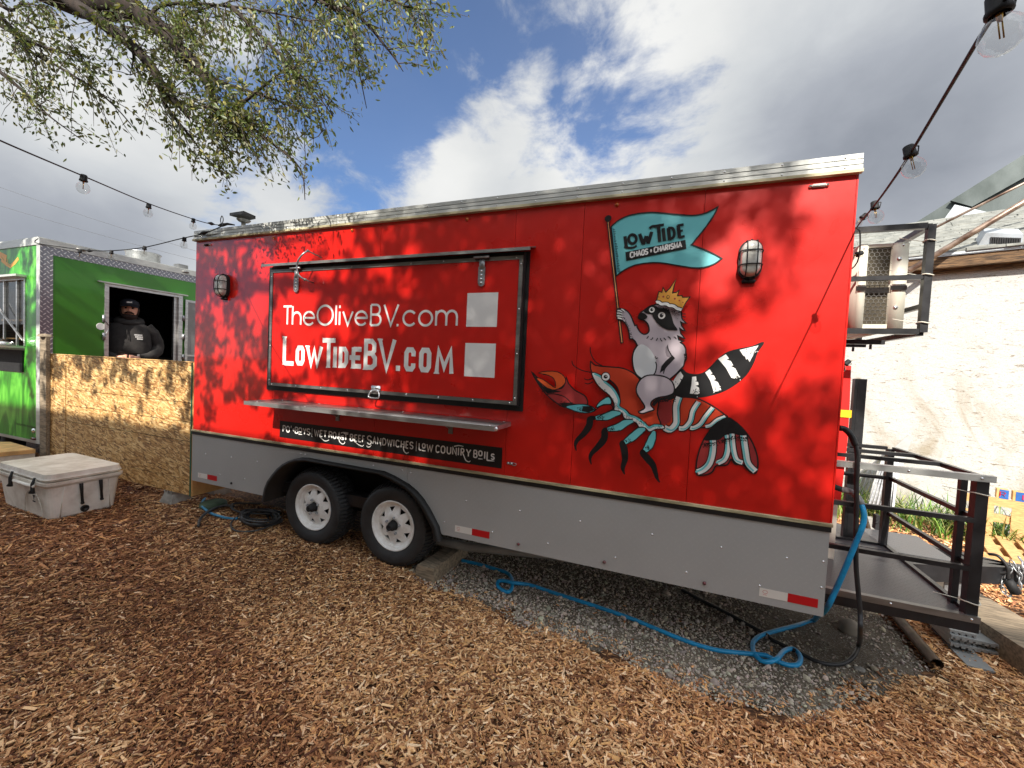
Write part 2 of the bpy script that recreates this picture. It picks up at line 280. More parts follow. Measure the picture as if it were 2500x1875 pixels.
# ---------------------------------------------------------------- mesh helpers
class MB:
    def __init__(s): s.v = []; s.f = []; s.m = []; s.sm = []
    def add(s, vs, fs, mi=0, smooth=False):
        o = len(s.v); s.v += [tuple(map(float, p)) for p in vs]; s.f += [tuple(o+i for i in f) for f in fs]; s.m += [mi]*len(fs); s.sm += [smooth]*len(fs); return s
    def box(s, lo, hi, mi=0):
        (a, b, c), (d, e, f) = lo, hi; a, d = min(a, d), max(a, d); b, e = min(b, e), max(b, e); c, f = min(c, f), max(c, f)
        return s.add([(a,b,c),(d,b,c),(d,e,c),(a,e,c),(a,b,f),(d,b,f),(d,e,f),(a,e,f)], [(0,3,2,1),(4,5,6,7),(0,1,5,4),(1,2,6,5),(2,3,7,6),(3,0,4,7)], mi)
    def bbox(s, lo, hi, r, mi=0):                       # bevelled box
        bm = bmesh.new(); bmesh.ops.create_cube(bm, size=1)
        for v in bm.verts: v.co = Vector([(lo[i]+hi[i])/2 + v.co[i]*(hi[i]-lo[i]) for i in range(3)])
        bmesh.ops.bevel(bm, geom=bm.edges[:], offset=r, segments=2, affect='EDGES'); bm.verts.index_update()
        s.add([v.co for v in bm.verts], [[v.index for v in f.verts] for f in bm.faces], mi, True); bm.free(); return s
    def bar(s, a, b, w, h=None, up=(0,0,1), mi=0):      # square bar from a to b
        h = h or w; a, b = Vector(a), Vector(b); d = (b-a).normalized(); U = Vector(up)
        if abs(d.dot(U)) > .95: U = Vector((0, 1, 0))
        x = d.cross(U).normalized()*w/2; y = d.cross(x).normalized()*h/2
        vs = [p+i*x+j*y for p in (a, b) for i, j in ((-1,-1),(1,-1),(1,1),(-1,1))]
        return s.add(vs, [(0,1,2,3),(7,6,5,4),(0,4,5,1),(1,5,6,2),(2,6,7,3),(3,7,4,0)], mi)
    def tube(s, pts, r, n=8, mi=0, caps=True, smooth=True):
        P = [Vector(p) for p in pts]; rr = (list(r) if len(r) == len(P) else list(np.interp(np.linspace(0, 1, len(P)), np.linspace(0, 1, len(r)), r))) if hasattr(r, '__len__') else [r]*len(P); vs = []; fs = []; X = None
        for i, p in enumerate(P):
            t = (P[min(i+1, len(P)-1)]-P[max(i-1, 0)]); t = t.normalized() if t.length > 1e-9 else Vector((0,0,1))
            if X is None: X = t.orthogonal().normalized()
            X = (X - t*X.dot(t)); X = X.normalized() if X.length > 1e-6 else t.orthogonal().normalized(); Y = t.cross(X)
            vs += [p + (X*math.cos(2*math.pi*k/n)+Y*math.sin(2*math.pi*k/n))*rr[i] for k in range(n)]
        for i in range(len(P)-1):
            for k in range(n): a, b = i*n+k, i*n+(k+1) % n; fs.append((a, b, b+n, a+n))
        if caps: fs += [tuple(range(n))[::-1], tuple((len(P)-1)*n+k for k in range(n))]
        return s.add(vs, fs, mi, smooth)
    def lathe(s, prof, c, ax=(0,0,1), n=24, mi=0, smooth=True):   # prof: (radius, height along ax)
        A = Vector(ax).normalized(); X = A.orthogonal().normalized(); Y = A.cross(X); c = Vector(c); vs = []; fs = []
        for r, h in prof: vs += [c + A*h + (X*math.cos(2*math.pi*k/n)+Y*math.sin(2*math.pi*k/n))*r for k in range(n)]
        for i in range(len(prof)-1):
            for k in range(n): a, b = i*n+k, i*n+(k+1) % n; fs.append((a, b, b+n, a+n))
        return s.add(vs, fs, mi, smooth)
    def prism(s, poly, vec, mi=0):                      # planar polygon (3-D points) extruded by vec
        P = [Vector(p) for p in poly]; E = Vector(vec); n = len(P); tr = tessellate_polygon([P])
        fs = [tuple(t) for t in tr] + [tuple(i+n for i in reversed(t)) for t in tr] + [(i, (i+1) % n, (i+1) % n+n, i+n) for i in range(n)]
        return s.add(P+[p+E for p in P], fs, mi)
def link(o, parent=None):
    scene.collection.objects.link(o)
    if parent is not None:
        o.parent = parent
        if parent.type == 'EMPTY' : o.matrix_parent_inverse = parent_inv[parent.name]
    return o
parent_inv = {}
def obj(name, mb, mats, parent=None, **props):
    me = bpy.data.meshes.new(name); me.from_pydata(mb.v, [], mb.f)
    for m in (mats if isinstance(mats, (list, tuple)) else [mats]): me.materials.append(M[m])
    me.polygons.foreach_set('material_index', mb.m); me.polygons.foreach_set('use_smooth', mb.sm); me.update()
    bm = bmesh.new(); bm.from_mesh(me); bmesh.ops.recalc_face_normals(bm, faces=bm.faces); bm.to_mesh(me); bm.free()
    o = bpy.data.objects.new(name, me); link(o, parent)
    for k, v in props.items(): o[k] = v
    if name in SMALL: o['kind'] = 'stuff'
    return o
SMALL = {'rivets', 'trim_rivets', 'skirt_rivets', 'rail_bolts', 'case_screws', 'hinge_bolts', 'shelf_bolts', 'lug_nuts', 'wire_mesh', 'tread', 'screw_ends', 'ribs', 'folded_rails', 'vent_slots', 'grooves', 'chest_print', 'shingle_course'}
def thing(name, loc, label, cat, group=None):
    o = bpy.data.objects.new(name, None); scene.collection.objects.link(o); o.location = loc; o.empty_display_size = .1
    parent_inv[o.name] = Matrix.Translation(-Vector(loc)); o['label'] = label; o['category'] = cat
    if group: o['group'] = group
    return o
def tag(o, label, cat, group=None):
    o['label'] = label; o['category'] = cat
    if group: o['group'] = group
    return o
def smooth(pts, n=6, closed=False):                    # Catmull-Rom through the points
    P = [np.array(p, float) for p in pts]; out = []; N = len(P)
    for i in range(N if closed else N-1):
        if closed: a, b, c, d = P[(i-1) % N], P[i], P[(i+1) % N], P[(i+2) % N]
        else: a, b, c, d = P[max(i-1, 0)], P[i], P[i+1], P[min(i+2, N-1)]
        for k in range(n):
            t = k/n; out.append(.5*((2*b)+(c-a)*t+(2*a-5*b+4*c-d)*t*t+(3*b-a-3*c+d)*t**3))
    if not closed: out.append(P[-1])
    return out

def stroke_poly(pts, w, closed=False):                  # ribbon quads around a 2-D polyline; w number or list
    P = [np.array(p, float) for p in pts]; P = [p for i, p in enumerate(P) if i == 0 or np.linalg.norm(p-P[i-1]) > 1e-5]
    if closed and np.linalg.norm(P[0]-P[-1]) < 1e-5: P = P[:-1]
    n = len(P)
    ww = w if hasattr(w, '__len__') else [w]*n
    if len(ww) != n: ww = list(np.interp(np.linspace(0, 1, n), np.linspace(0, 1, len(ww)), ww))
    L = []; Rr = []
    for i in range(n):
        a = P[(i-1) % n] if (closed or i > 0) else None; b = P[(i+1) % n] if (closed or i < n-1) else None
        d1 = (P[i]-a)/np.linalg.norm(P[i]-a) if a is not None and np.linalg.norm(P[i]-a) > 0 else None; d2 = (b-P[i])/np.linalg.norm(b-P[i]) if b is not None else None
        if d1 is None: d1 = d2
        if d2 is None: d2 = d1
        n1 = np.array([-d1[1], d1[0]]); n2 = np.array([-d2[1], d2[0]]); m = n1+n2; l = np.linalg.norm(m)
        m = n1 if l < 1e-6 else m/l; k = 1/max(.45, float(m@n1)); L.append(P[i]+m*k*ww[i]/2); Rr.append(P[i]-m*k*ww[i]/2)
    fs = [(i, (i+1) % n, (i+1) % n+n, i+n) for i in range(n if closed else n-1)]
    return L+Rr, fs
class Decal:                                            # flat print on a plane y = const, later pieces lie a hair further out
    def __init__(s, y=-.0012, step=.00013): s.mb = MB(); s.y = y; s.st = step; s.names = []
    def mi(s, m):
        if m not in s.names: s.names.append(m)
        return s.names.index(m)
    def nxt(s): s.y -= s.st
    def poly(s, pts, m):
        P = [Vector((p[0], p[1], 0)) for p in pts]; tr = tessellate_polygon([P]); s.mb.add([(p[0], s.y, p[1]) for p in pts], [tuple(t) for t in tr], s.mi(m)); s.nxt()
    def stroke(s, pts, w, m, closed=False):
        v, f = stroke_poly(pts, w, closed); s.mb.add([(p[0], s.y, p[1]) for p in v], f, s.mi(m)); s.nxt()
    def disc(s, c, rx, rz, m, n=20): s.poly([(c[0]+rx*math.cos(2*math.pi*k/n), c[1]+rz*math.sin(2*math.pi*k/n)) for k in range(n)], m)
    def build(s, name, parent, **kw): return obj(name, s.mb, s.names, parent, **kw)

# letters as strokes in a unit box (x 0..1 across, y 0..1 from baseline to cap height)
def arc(cx, cy, rx, ry, a0, a1, n=12): return [(cx+rx*math.cos(RA(a0+(a1-a0)*k/n)), cy+ry*math.sin(RA(a0+(a1-a0)*k/n))) for k in range(n+1)]
G = {
 'A': [[(0,0),(.5,1),(1,0)],[(.2,.36),(.8,.36)]], 'B': [[(.0,0),(.0,1)],[(.0,1),(.55,1)]+arc(.55,.76,.35,.24,90,-90,8)+[(.0,.52)],[(.0,.52),(.6,.52)]+arc(.6,.26,.4,.26,90,-90,8)+[(.0,0)]],
 'C': [arc(.5,.7,.5,.3,25,180,8)+arc(.5,.3,.5,.3,180,335,8)], 'D': [[(0,0),(0,1)],[(0,1),(.4,1)]+arc(.4,.5,.6,.5,90,-90,12)+[(0,0)]],
 'E': [[(0,0),(0,1)],[(0,1),(1,1)],[(0,.5),(.8,.5)],[(0,0),(1,0)]], 'F': [[(0,0),(0,1)],[(0,1),(1,1)],[(0,.5),(.8,.5)]],
 'H': [[(0,0),(0,1)],[(1,0),(1,1)],[(0,.5),(1,.5)]], 'I': [[(.5,0),(.5,1)]], 'L': [[(0,1),(0,0)],[(0,0),(1,0)]],
 'M': [[(0,0),(.08,1),(.5,.15),(.92,1),(1,0)]], 'N': [[(0,0),(0,1),(1,0),(1,1)]], 'O': [arc(.5,.66,.5,.34,0,180,10)+arc(.5,.34,.5,.34,180,360,10)[0:-1]+[(1,.66)]],
 'P': [[(0,0),(0,1)],[(0,1),(.5,1)]+arc(.5,.72,.5,.28,90,-90,8)+[(0,.44)]], 'R': [[(0,0),(0,1)],[(0,1),(.5,1)]+arc(.5,.74,.45,.26,90,-90,8)+[(0,.48)],[(.45,.48),(1,0)]],
 'S': [arc(.5,.75,.5,.25,20,270,12)+arc(.5,.25,.5,.25,90,-160,12)], 'T': [[(.5,0),(.5,1)],[(0,1),(1,1)]], 'U': [[(0,1),(0,.35)]+arc(.5,.35,.5,.35,180,360,10)+[(1,1)]],
 'V': [[(0,1),(.5,0),(1,1)]], 'W': [[(0,1),(.25,0),(.5,.8),(.75,0),(1,1)]], 'Y': [[(0,1),(.5,.45),(1,1)],[(.5,.45),(.5,0)]],
 '|': [[(.5,-.15),(.5,1.1)]], "'": [[(.5,1.05),(.4,.75)]], '+': [[(.5,.2),(.5,.8)],[(.1,.5),(.9,.5)]], '.': [[(.5,0),(.5,.14)]],
 'h': [[(0,0),(0,1)],[(0,.3)]+arc(.5,.36,.5,.3,180,0,10)+[(1,0)]], 'e': [[(.02,.36),(.98,.36)]+arc(.5,.34,.5,.34,10,320,18)], 'l': [[(.5,0),(.5,1)]], 'i': [[(.5,0),(.5,.68)],[(.5,.86),(.5,1)]],
 'v': [[(0,.68),(.5,0),(1,.68)]], 'c': [arc(.5,.34,.5,.34,40,320,18)], 'o': [arc(.5,.34,.5,.34,0,360,24)[:-1]], 'm': [[(0,0),(0,.68)],[(0,.4)]+arc(.25,.4,.25,.28,180,0,8)+[(.5,0)],[(.5,.4)]+arc(.75,.4,.25,.28,180,0,8)+[(1,0)]],
 'Q': [arc(.5,.5,.5,.5,0,360,28)[:-1]],
}
CLOSED = {'o', 'Q', 'O'}
def glyph(D, ch, x0, x1, z0, z1, w, m, f=lambda x, z: (x, z)):
    for st in G[ch]:
        D.stroke([f(x0+(x1-x0)*a, z0+(z1-z0)*b) for a, b in st], w, m, ch in CLOSED)

def onY0(tf, y=0): return lambda x, yy: (lambda p: (p[0], p[2]))(PY(*tf(x, yy), y))

# ================================================================= GROUND
def gz(x, y):                                          # height of the yard: falls gently to the right, dished under the gravel
    x = np.asarray(x, float); y = np.asarray(y, float)
    g = np.interp(x, [-30, 0, 2, 3.2, 5, 8, 30], [-.36, -.36, -.40, -.455, -.49, -.48, -.48])
    near = np.clip((-y-.1)/1.0, 0, 1); g = g + near*np.clip((x-2.4)/2.5, 0, 1)*.05
    g = g + .03*np.exp(-((y+.12)/.22)**2)*np.clip((x-.9)/.4, 0, 1)*np.clip((2.95-x)/.3, 0, 1)
    return g + .012*np.sin(x*2.1+y*1.7)*np.cos(y*2.6-x*.8)
gravel_edge = [(2.35, .3), (2.75, .02), (3.1, .0), (3.45, -.05), (3.75, -.1), (4.1, -.14), (4.45, -.18), (4.76, -.26), (5.05, -.3), (5.25, -.3), (5.45, -.17), (5.75, .1), (6.05, .36), (6.3, .62), (6.32, 1.2), (6.2, 3.2), (2.2, 3.2)]
def in_poly(x, y, poly):
    x = np.asarray(x); y = np.asarray(y); c = np.zeros(x.shape, bool); n = len(poly)
    for i in range(n):
        (x1, y1), (x2, y2) = poly[i], poly[(i+1) % n]
        k = ((y1 > y) != (y2 > y)) & (x < (x2-x1)*(y-y1)/(y2-y1+1e-12)+x1); c ^= k
    return c
def axis(a, b, fine, lo, hi):
    return sorted(set([lo, lo*.5, lo*.25, hi*.25, hi*.5, hi] + list(np.linspace(a, b, fine))))
xs = [-300, -120, -50, -20] + list(np.linspace(-12, 12, 121)) + [20, 50, 120, 300]; ys = [-300, -120, -50, -20] + list(np.linspace(-8, 12, 101)) + [20, 50, 120, 300]
g = MB(); vs = [(x, y, float(gz(x, y))) for y in ys for x in xs]; nx = len(xs)
g.add(vs, [(j*nx+i, j*nx+i+1, (j+1)*nx+i+1, (j+1)*nx+i) for j in range(len(ys)-1) for i in range(nx-1)], 0, True)
ground = obj('ground', g, 'chip_ground'); ground['kind'] = 'structure'
# bare dirt and gravel bed
g = MB(); gx = np.linspace(2.1, 6.6, 91); gy = np.linspace(-.6, 3.2, 77); XX, YY = np.meshgrid(gx, gy); ZZ = gz(XX, YY)
wob = .06*np.sin(XX*9)+.05*np.sin(XX*23+1)+.04*np.sin(YY*17); ins = in_poly(XX+wob*.5, YY-wob, gravel_edge)
ids = {}
for j in range(len(gy)):
    for i in range(len(gx)): ids[j, i] = len(g.v); g.v.append((float(XX[j, i]), float(YY[j, i]), float(ZZ[j, i])+.006))
fs = [(ids[j, i], ids[j, i+1], ids[j+1, i+1], ids[j+1, i]) for j in range(len(gy)-1) for i in range(len(gx)-1) if ins[j, i] and ins[j, i+1] and ins[j+1, i] and ins[j+1, i+1]]
g.f = fs; g.m = [0]*len(fs); g.sm = [True]*len(fs)
dirt = obj('dirt_patch', g, 'dirt'); dirt['kind'] = 'structure'

def bulk(name, V, Fc, col, m, smooth=False):             # big numpy mesh with a colour per vertex
    me = bpy.data.meshes.new(name); nv, nf, k = len(V), len(Fc), Fc.shape[1]
    me.vertices.add(nv); me.vertices.foreach_set('co', V.astype(np.float32).ravel()); me.loops.add(nf*k); me.loops.foreach_set('vertex_index', Fc.astype(np.int32).ravel())
    me.polygons.add(nf); me.polygons.foreach_set('loop_start', np.arange(0, nf*k, k, dtype=np.int32)); me.polygons.foreach_set('loop_total', np.full(nf, k, np.int32))
    me.polygons.foreach_set('use_smooth', np.full(nf, smooth)); me.update(calc_edges=True)
    if col is not None:
        a = me.color_attributes.new('Col', 'FLOAT_COLOR', 'POINT'); c = np.ones((nv, 4), np.float32); c[:, :3] = col; a.data.foreach_set('color', c.ravel())
    me.materials.append(M[m]); o = bpy.data.objects.new(name, me); scene.collection.objects.link(o); return o
def rotm(yaw, pitch, roll):
    cy, sy, cp, sp, cr, sr = np.cos(yaw), np.sin(yaw), np.cos(pitch), np.sin(pitch), np.cos(roll), np.sin(roll); R = np.empty((len(yaw), 3, 3))
    R[:, 0, 0] = cy*cp; R[:, 0, 1] = cy*sp*sr-sy*cr; R[:, 0, 2] = cy*sp*cr+sy*sr; R[:, 1, 0] = sy*cp; R[:, 1, 1] = sy*sp*sr+cy*cr; R[:, 1, 2] = sy*sp*cr-cy*sr
    R[:, 2, 0] = -sp; R[:, 2, 1] = cp*sr; R[:, 2, 2] = cp*cr; return R
def vnoise(x, y, s, seed):                              # cheap smooth value noise
    r = np.random.RandomState(seed); T = r.rand(64, 64); x = x*s+100; y = y*s+100; i = np.floor(x).astype(int); j = np.floor(y).astype(int); a = x-i; b = y-j; a = a*a*(3-2*a); b = b*b*(3-2*b)
    g = lambda p, q: T[p % 64, q % 64]
    return (g(i, j)*(1-a)+g(i+1, j)*a)*(1-b)+(g(i, j+1)*(1-a)+g(i+1, j+1)*a)*b
R_ = np.random.RandomState(11)
def chips():
    pts = []
    def region(x0, x1, y0, y1, dens, ref):
        n = int((x1-x0)*(y1-y0)*dens); x = R_.uniform(x0, x1, n); y = R_.uniform(y0, y1, n); d = np.hypot(x-CAM[0], y-CAM[1])
        return x, y, R_.rand(n) < np.clip((ref/d)**1.5, 0, 1)
    x, y, k = region(-7.5, 8.2, -3.0, 1.3, 9400, 2.9)
    u, v, w = proj(np.stack([x, y, gz(x, y)], -1)); k &= (w > .5) & (u > -350) & (u < 2850) & (v < 2150)
    gr = in_poly(x, y+.05*np.sin(x*9), gravel_edge); gd = in_poly(x, y-.2, gravel_edge)
    k &= ~gr | (R_.rand(len(x)) < .03*vnoise(x, y, 4, 8)) | (~gd & (R_.rand(len(x)) < .3*vnoise(x, y, 6, 31)))
    k &= ~((y > .5) & (x < 6.3))
    x1, y1 = x[k], y[k]
    x, y, k = region(6.3, 12.5, .6, 4.6, 2600, 4.0); gr = in_poly(x, y, gravel_edge); k &= ~gr; x2, y2 = x[k], y[k]
    x, y = np.concatenate([x1, x2]), np.concatenate([y1, y2]); n = len(x)
    d = np.hypot(x-CAM[0], y-CAM[1]); far = np.clip(d/3.4, 1, 2.0)
    big = R_.rand(n)**6; right = np.clip((x-4.6)/1.5, 0, 1)*np.clip((1.2-y)/1, 0, 1)
    fine = vnoise(x, y, 1.1, 5); red = np.clip((vnoise(x+2*y, y, .55, 9)-.42)*4, 0, 1)
    L = (.010+.020*R_.rand(n)+.042*big+.03*right*R_.rand(n)**2)*far*(.75+.5*fine); Wd = L*(.16+.24*R_.rand(n)); Wd = np.clip(Wd, .004, .016*far); T = .0022+.0035*R_.rand(n)
    B = np.array([[-.5,-.5,-.5],[.5,-.5,-.5],[.5,.5,-.5],[-.5,.5,-.5],[-.5,-.5,.5],[.5,-.5,.5],[.5,.5,.5],[-.5,.5,.5]])
    V = np.repeat(B[None], n, 0); V = V*(1+R_.uniform(-.3, .15, (n, 8, 3))*np.array([.6, 1.5, .6])); end = R_.uniform(.15, 1, (n, 2)); V[:, [1,2,5,6], 1] *= end[:, :1]; V[:, [0,3,4,7], 1] *= np.clip(end[:, 1:]+.3, 0, 1)
    V[:, :, 2] += .9*R_.uniform(-1, 1, (n, 1))*V[:, :, 0]**2
    V *= np.stack([L, Wd, T], -1)[:, None]
    Rm = rotm(R_.uniform(0, 6.283, n), R_.normal(0, .2, n), R_.normal(0, .38, n)); V = np.einsum('nij,nkj->nki', Rm, V)
    lift = .004+.022*R_.rand(n)*np.where(in_poly(x, y, gravel_edge), .3, 1)
    V += np.stack([x, y, gz(x, y)+lift], -1)[:, None]
    q = np.array([(4,5,6,7),(0,1,5,4),(1,2,6,5),(2,3,7,6),(3,0,4,7)]); Fc = (q[None]+8*np.arange(n)[:, None, None]).reshape(-1, 4)
    pal = np.array([lin(214,176,124), lin(190,146,98), lin(170,124,80), lin(142,98,60), lin(112,74,48), lin(206,160,100), lin(228,198,152), lin(92,60,42)])
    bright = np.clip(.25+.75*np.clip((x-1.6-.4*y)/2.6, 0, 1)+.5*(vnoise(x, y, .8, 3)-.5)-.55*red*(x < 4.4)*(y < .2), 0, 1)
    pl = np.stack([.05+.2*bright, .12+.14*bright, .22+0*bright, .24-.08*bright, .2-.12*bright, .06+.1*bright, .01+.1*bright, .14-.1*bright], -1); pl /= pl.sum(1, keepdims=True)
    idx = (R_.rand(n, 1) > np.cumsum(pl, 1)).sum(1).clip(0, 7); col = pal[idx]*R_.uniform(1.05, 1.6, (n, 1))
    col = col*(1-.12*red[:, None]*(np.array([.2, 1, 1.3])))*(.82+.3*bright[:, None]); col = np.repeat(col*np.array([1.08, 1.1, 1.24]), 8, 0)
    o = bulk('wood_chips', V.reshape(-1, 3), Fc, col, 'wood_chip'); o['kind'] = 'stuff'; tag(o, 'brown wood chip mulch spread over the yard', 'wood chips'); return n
NCH = chips()
def stones():
    bm = bmesh.new(); bmesh.ops.create_icosphere(bm, subdivisions=1, radius=1); bm.verts.index_update(); B = np.array([v.co[:] for v in bm.verts]); Fi = np.array([[v.index for v in f.verts] for f in bm.faces]); bm.free()
    n = 60000; x = R_.uniform(2.4, 6.5, n); y = R_.uniform(-.5, 2.6, n); k = in_poly(x, y+.07*np.sin(x*7), gravel_edge) & (R_.rand(n) < np.clip(1.15-.55*np.clip(y-.2, 0, 2), .15, 1))
    soil = np.exp(-((x-5.75)**2/.25+(y-.75)**2/.5)); k &= R_.rand(n) > soil*.93
    x, y = x[k], y[k]; n = len(x); s = .0038+.0075*R_.rand(n)**2.5+.018*(R_.rand(n) > .985)*R_.rand(n)
    V = B[None]*(1+R_.uniform(-.22, .22, (n, 12, 1)))*(s[:, None]*R_.uniform(.6, 1.35, (n, 3))*np.array([1, 1, .7]))[:, None]
    V = np.einsum('nij,nkj->nki', rotm(R_.uniform(0, 6.28, n), R_.normal(0, .3, n), R_.normal(0, .3, n)), V); V += np.stack([x, y, gz(x, y)+.006+s*.35], -1)[:, None]
    Fc = (Fi[None]+12*np.arange(n)[:, None, None]).reshape(-1, 3); v = R_.uniform(.45, 1.15, n)**1.2
    col = v[:, None]*np.array([.56, .48, .39])+np.array([.07, .06, .048]); col *= 1+R_.uniform(-.08, .08, (n, 3)); 
    o = bulk('gravel', V.reshape(-1, 3), Fc, np.repeat(col, 12, 0), 'stone'); o['kind'] = 'stuff'; tag(o, 'small grey gravel along and under the red trailer', 'gravel')
stones()

# ================================================================= RED FOOD TRAILER
LX, DEP, TOP = 5.5, 2.35, 2.475
ft = thing('food_trailer', (2.75, 1.1, -.45), 'bright red food trailer with painted web addresses and a creature mural on its side', 'trailer')
xs_ = [0, 1.131, 2.32, 3.51, 4.004, 4.745, 5.495]
for a, b in zip(xs_, xs_[1:]):                          # riveted sheets, thin joints between them
    m = MB().box((a+.0012, 0, .538), (b-.0012, .03, TOP)); obj('wall_panel', m, 'red_paint', ft)
m = MB().box((.02, .0302, .47), (5.48, .06, TOP)).box((.02, .0302, .0), (1.03, .06, .469)).box((3.07, .0302, .0), (5.48, .06, .469)).box((.02, DEP-.03, .0), (5.48, DEP, TOP)).box((0, .0302, .0), (.0199, DEP, TOP)).box((5.4801, .0302, .0), (5.5, DEP, TOP))
obj('body_shell', m, 'red_bare', ft)
obj('roof', MB().box((.0, .0, TOP+.06), (5.5, DEP, TOP+.09)), 'aluminium_white', ft)
obj('underframe', MB().box((.1, .12, .02), (5.4, .2, .12)).box((.1, DEP-.2, .02), (5.4, DEP-.12, .12)).box((.1, .2, .05), (5.4, DEP-.2, .09)), 'black_steel', ft)
# roof edge extrusion: three ribs over a yellowed drip strip
tr = MB()
for i, (z0, z1) in enumerate([(2.487, 2.511), (2.517, 2.540), (2.546, 2.572)]):
    tr.box((-.004, -.026+.002*i, z0), (5.51, .002, z1))
tr.box((-.003, -.008, 2.5112), (5.509, .002, 2.5168)).box((-.003, -.008, 2.5402), (5.509, .002, 2.5458)).box((-.004, .0022, 2.546), (5.51, .1, 2.572))
obj('roof_trim', tr, 'aluminium_white', ft)
obj('drip_strip', MB().box((-.012, -.034, 2.470), (5.512, .001, 2.487)), 'old_trim', ft)
rv = MB()
for k in range(19):
    for z in (2.5, 2.556): rv.lathe([(0, .004), (.0045, .003), (.0055, 0)], (.12+k*.295, -.026+(.004 if z > 2.52 else 0), z), (0, -1, 0), 8)
obj('trim_rivets', rv, 'bright_steel', ft)
obj('lower_strip', MB().box((-.006, -.018, .521), (5.504, .001, .5375)), 'old_trim', ft)
rb = MB().box((-.004, -.010, .489), (5.5, .0, .5205)); obj('rub_rail', rb, 'black_rubber', ft)
# grey tread plate skirt with the wheel opening cut out: three plates
fen = [(1.098, .0), (1.115, .095), (1.15, .165), (1.207, .235), (1.27, .3), (1.336, .35), (1.41, .39), (1.481, .417), (1.606, .436), (2.44, .427), (2.55, .402), (2.691, .354), (2.77, .31), (2.836, .255), (2.89, .195), (2.938, .129), (2.985, .06), (3.005, .0)]
def up(poly, y): return [(x, y, z) for x, z in poly]
L1 = [p for p in fen if p[0] <= 1.5]; x1 = 1.534; z1 = .430
obj('skirt_plate', MB().prism(up([(-.006, 0)]+L1+[(x1-.001, z1), (x1-.001, .4885), (-.006, .4885)], -.003), (0, .02, 0)), 'skirt_plate', ft)
x2 = 2.666; z2 = .362
obj('skirt_plate', MB().prism(up([(x1+.001, z1), (1.606, .436), (2.44, .427), (2.55, .402), (x2-.001, z2), (x2-.001, .4885), (x1+.001, .4885)], -.003), (0, .02, 0)), 'skirt_plate', ft)
L3 = [p for p in fen if p[0] >= 2.69]
obj('skirt_plate', MB().prism(up([(x2+.001, z2)]+L3+[(5.495, 0), (5.495, .4885), (x2+.001, .4885)], -.003), (0, .02, 0)), 'skirt_plate', ft)
obj('front_corner', MB().box((5.4955, -.001, .54), (5.503, .03, 2.47)), 'red_paint', ft)
rv = MB()
for x, z in [(3.207,.299),(3.645,.297),(4.086,.299),(3.865,.099),(4.334,.097),(4.557,.297),(4.958,.293),(4.773,.096),(5.475,.317),(5.475,.167),(5.174,.105),(3.435,.1),(.59,.315),(.951,.317),(.428,.121),(.786,.124),(1.51,.462),(1.56,.462),(1.99,.456),(2.32,.455),(2.612,.456),(2.694,.448),(3.026,.1),(.2,.3),(5.3,.3)]:
    rv.lathe([(0, .0045), (.005, .003), (.0065, 0)], (x, -.003, z), (0, -1, 0), 8)
obj('skirt_rivets', rv, 'bright_steel', ft)
# fender trim and wheel well
lip = MB(); ci = np.array([2.05, -.05]); sc_ = [((np.array(p)-ci)*.955+ci) for p in [(1.085, -.035)]+fen[1:-1]+[(3.015, -.04)]]
outr = [(1.085, -.035)]+fen[1:-1]+[(3.015, -.04)]; n = len(outr)
vs = [(x, -.052, z) for x, z in outr]+[(x, -.058, z) for x, z in sc_]+[(x, -.002, z) for x, z in outr]+[(x, .3, z) for x, z in sc_]+[(x, -.03, z) for x, z in sc_]
fs = []
for i in range(n-1): fs += [(i, i+1, i+1+n, i+n), (i, i+2*n, i+1+2*n, i+1), (i+n, i+1+n, i+1+3*n, i+3*n)]
lip.add(vs, fs, 0, True); fo = obj('fender', lip, 'black_rubber', ft)
obj('wheel_well', MB().box((1.05, .32, -.1), (3.05, .34, .5)).box((1.02, .06, .44), (3.05, .32, .46)).box((1.04, .03, .0), (1.05, .32, .44)).box((3.05, .03, .0), (3.06, .32, .44)), 'dark_void', ft)
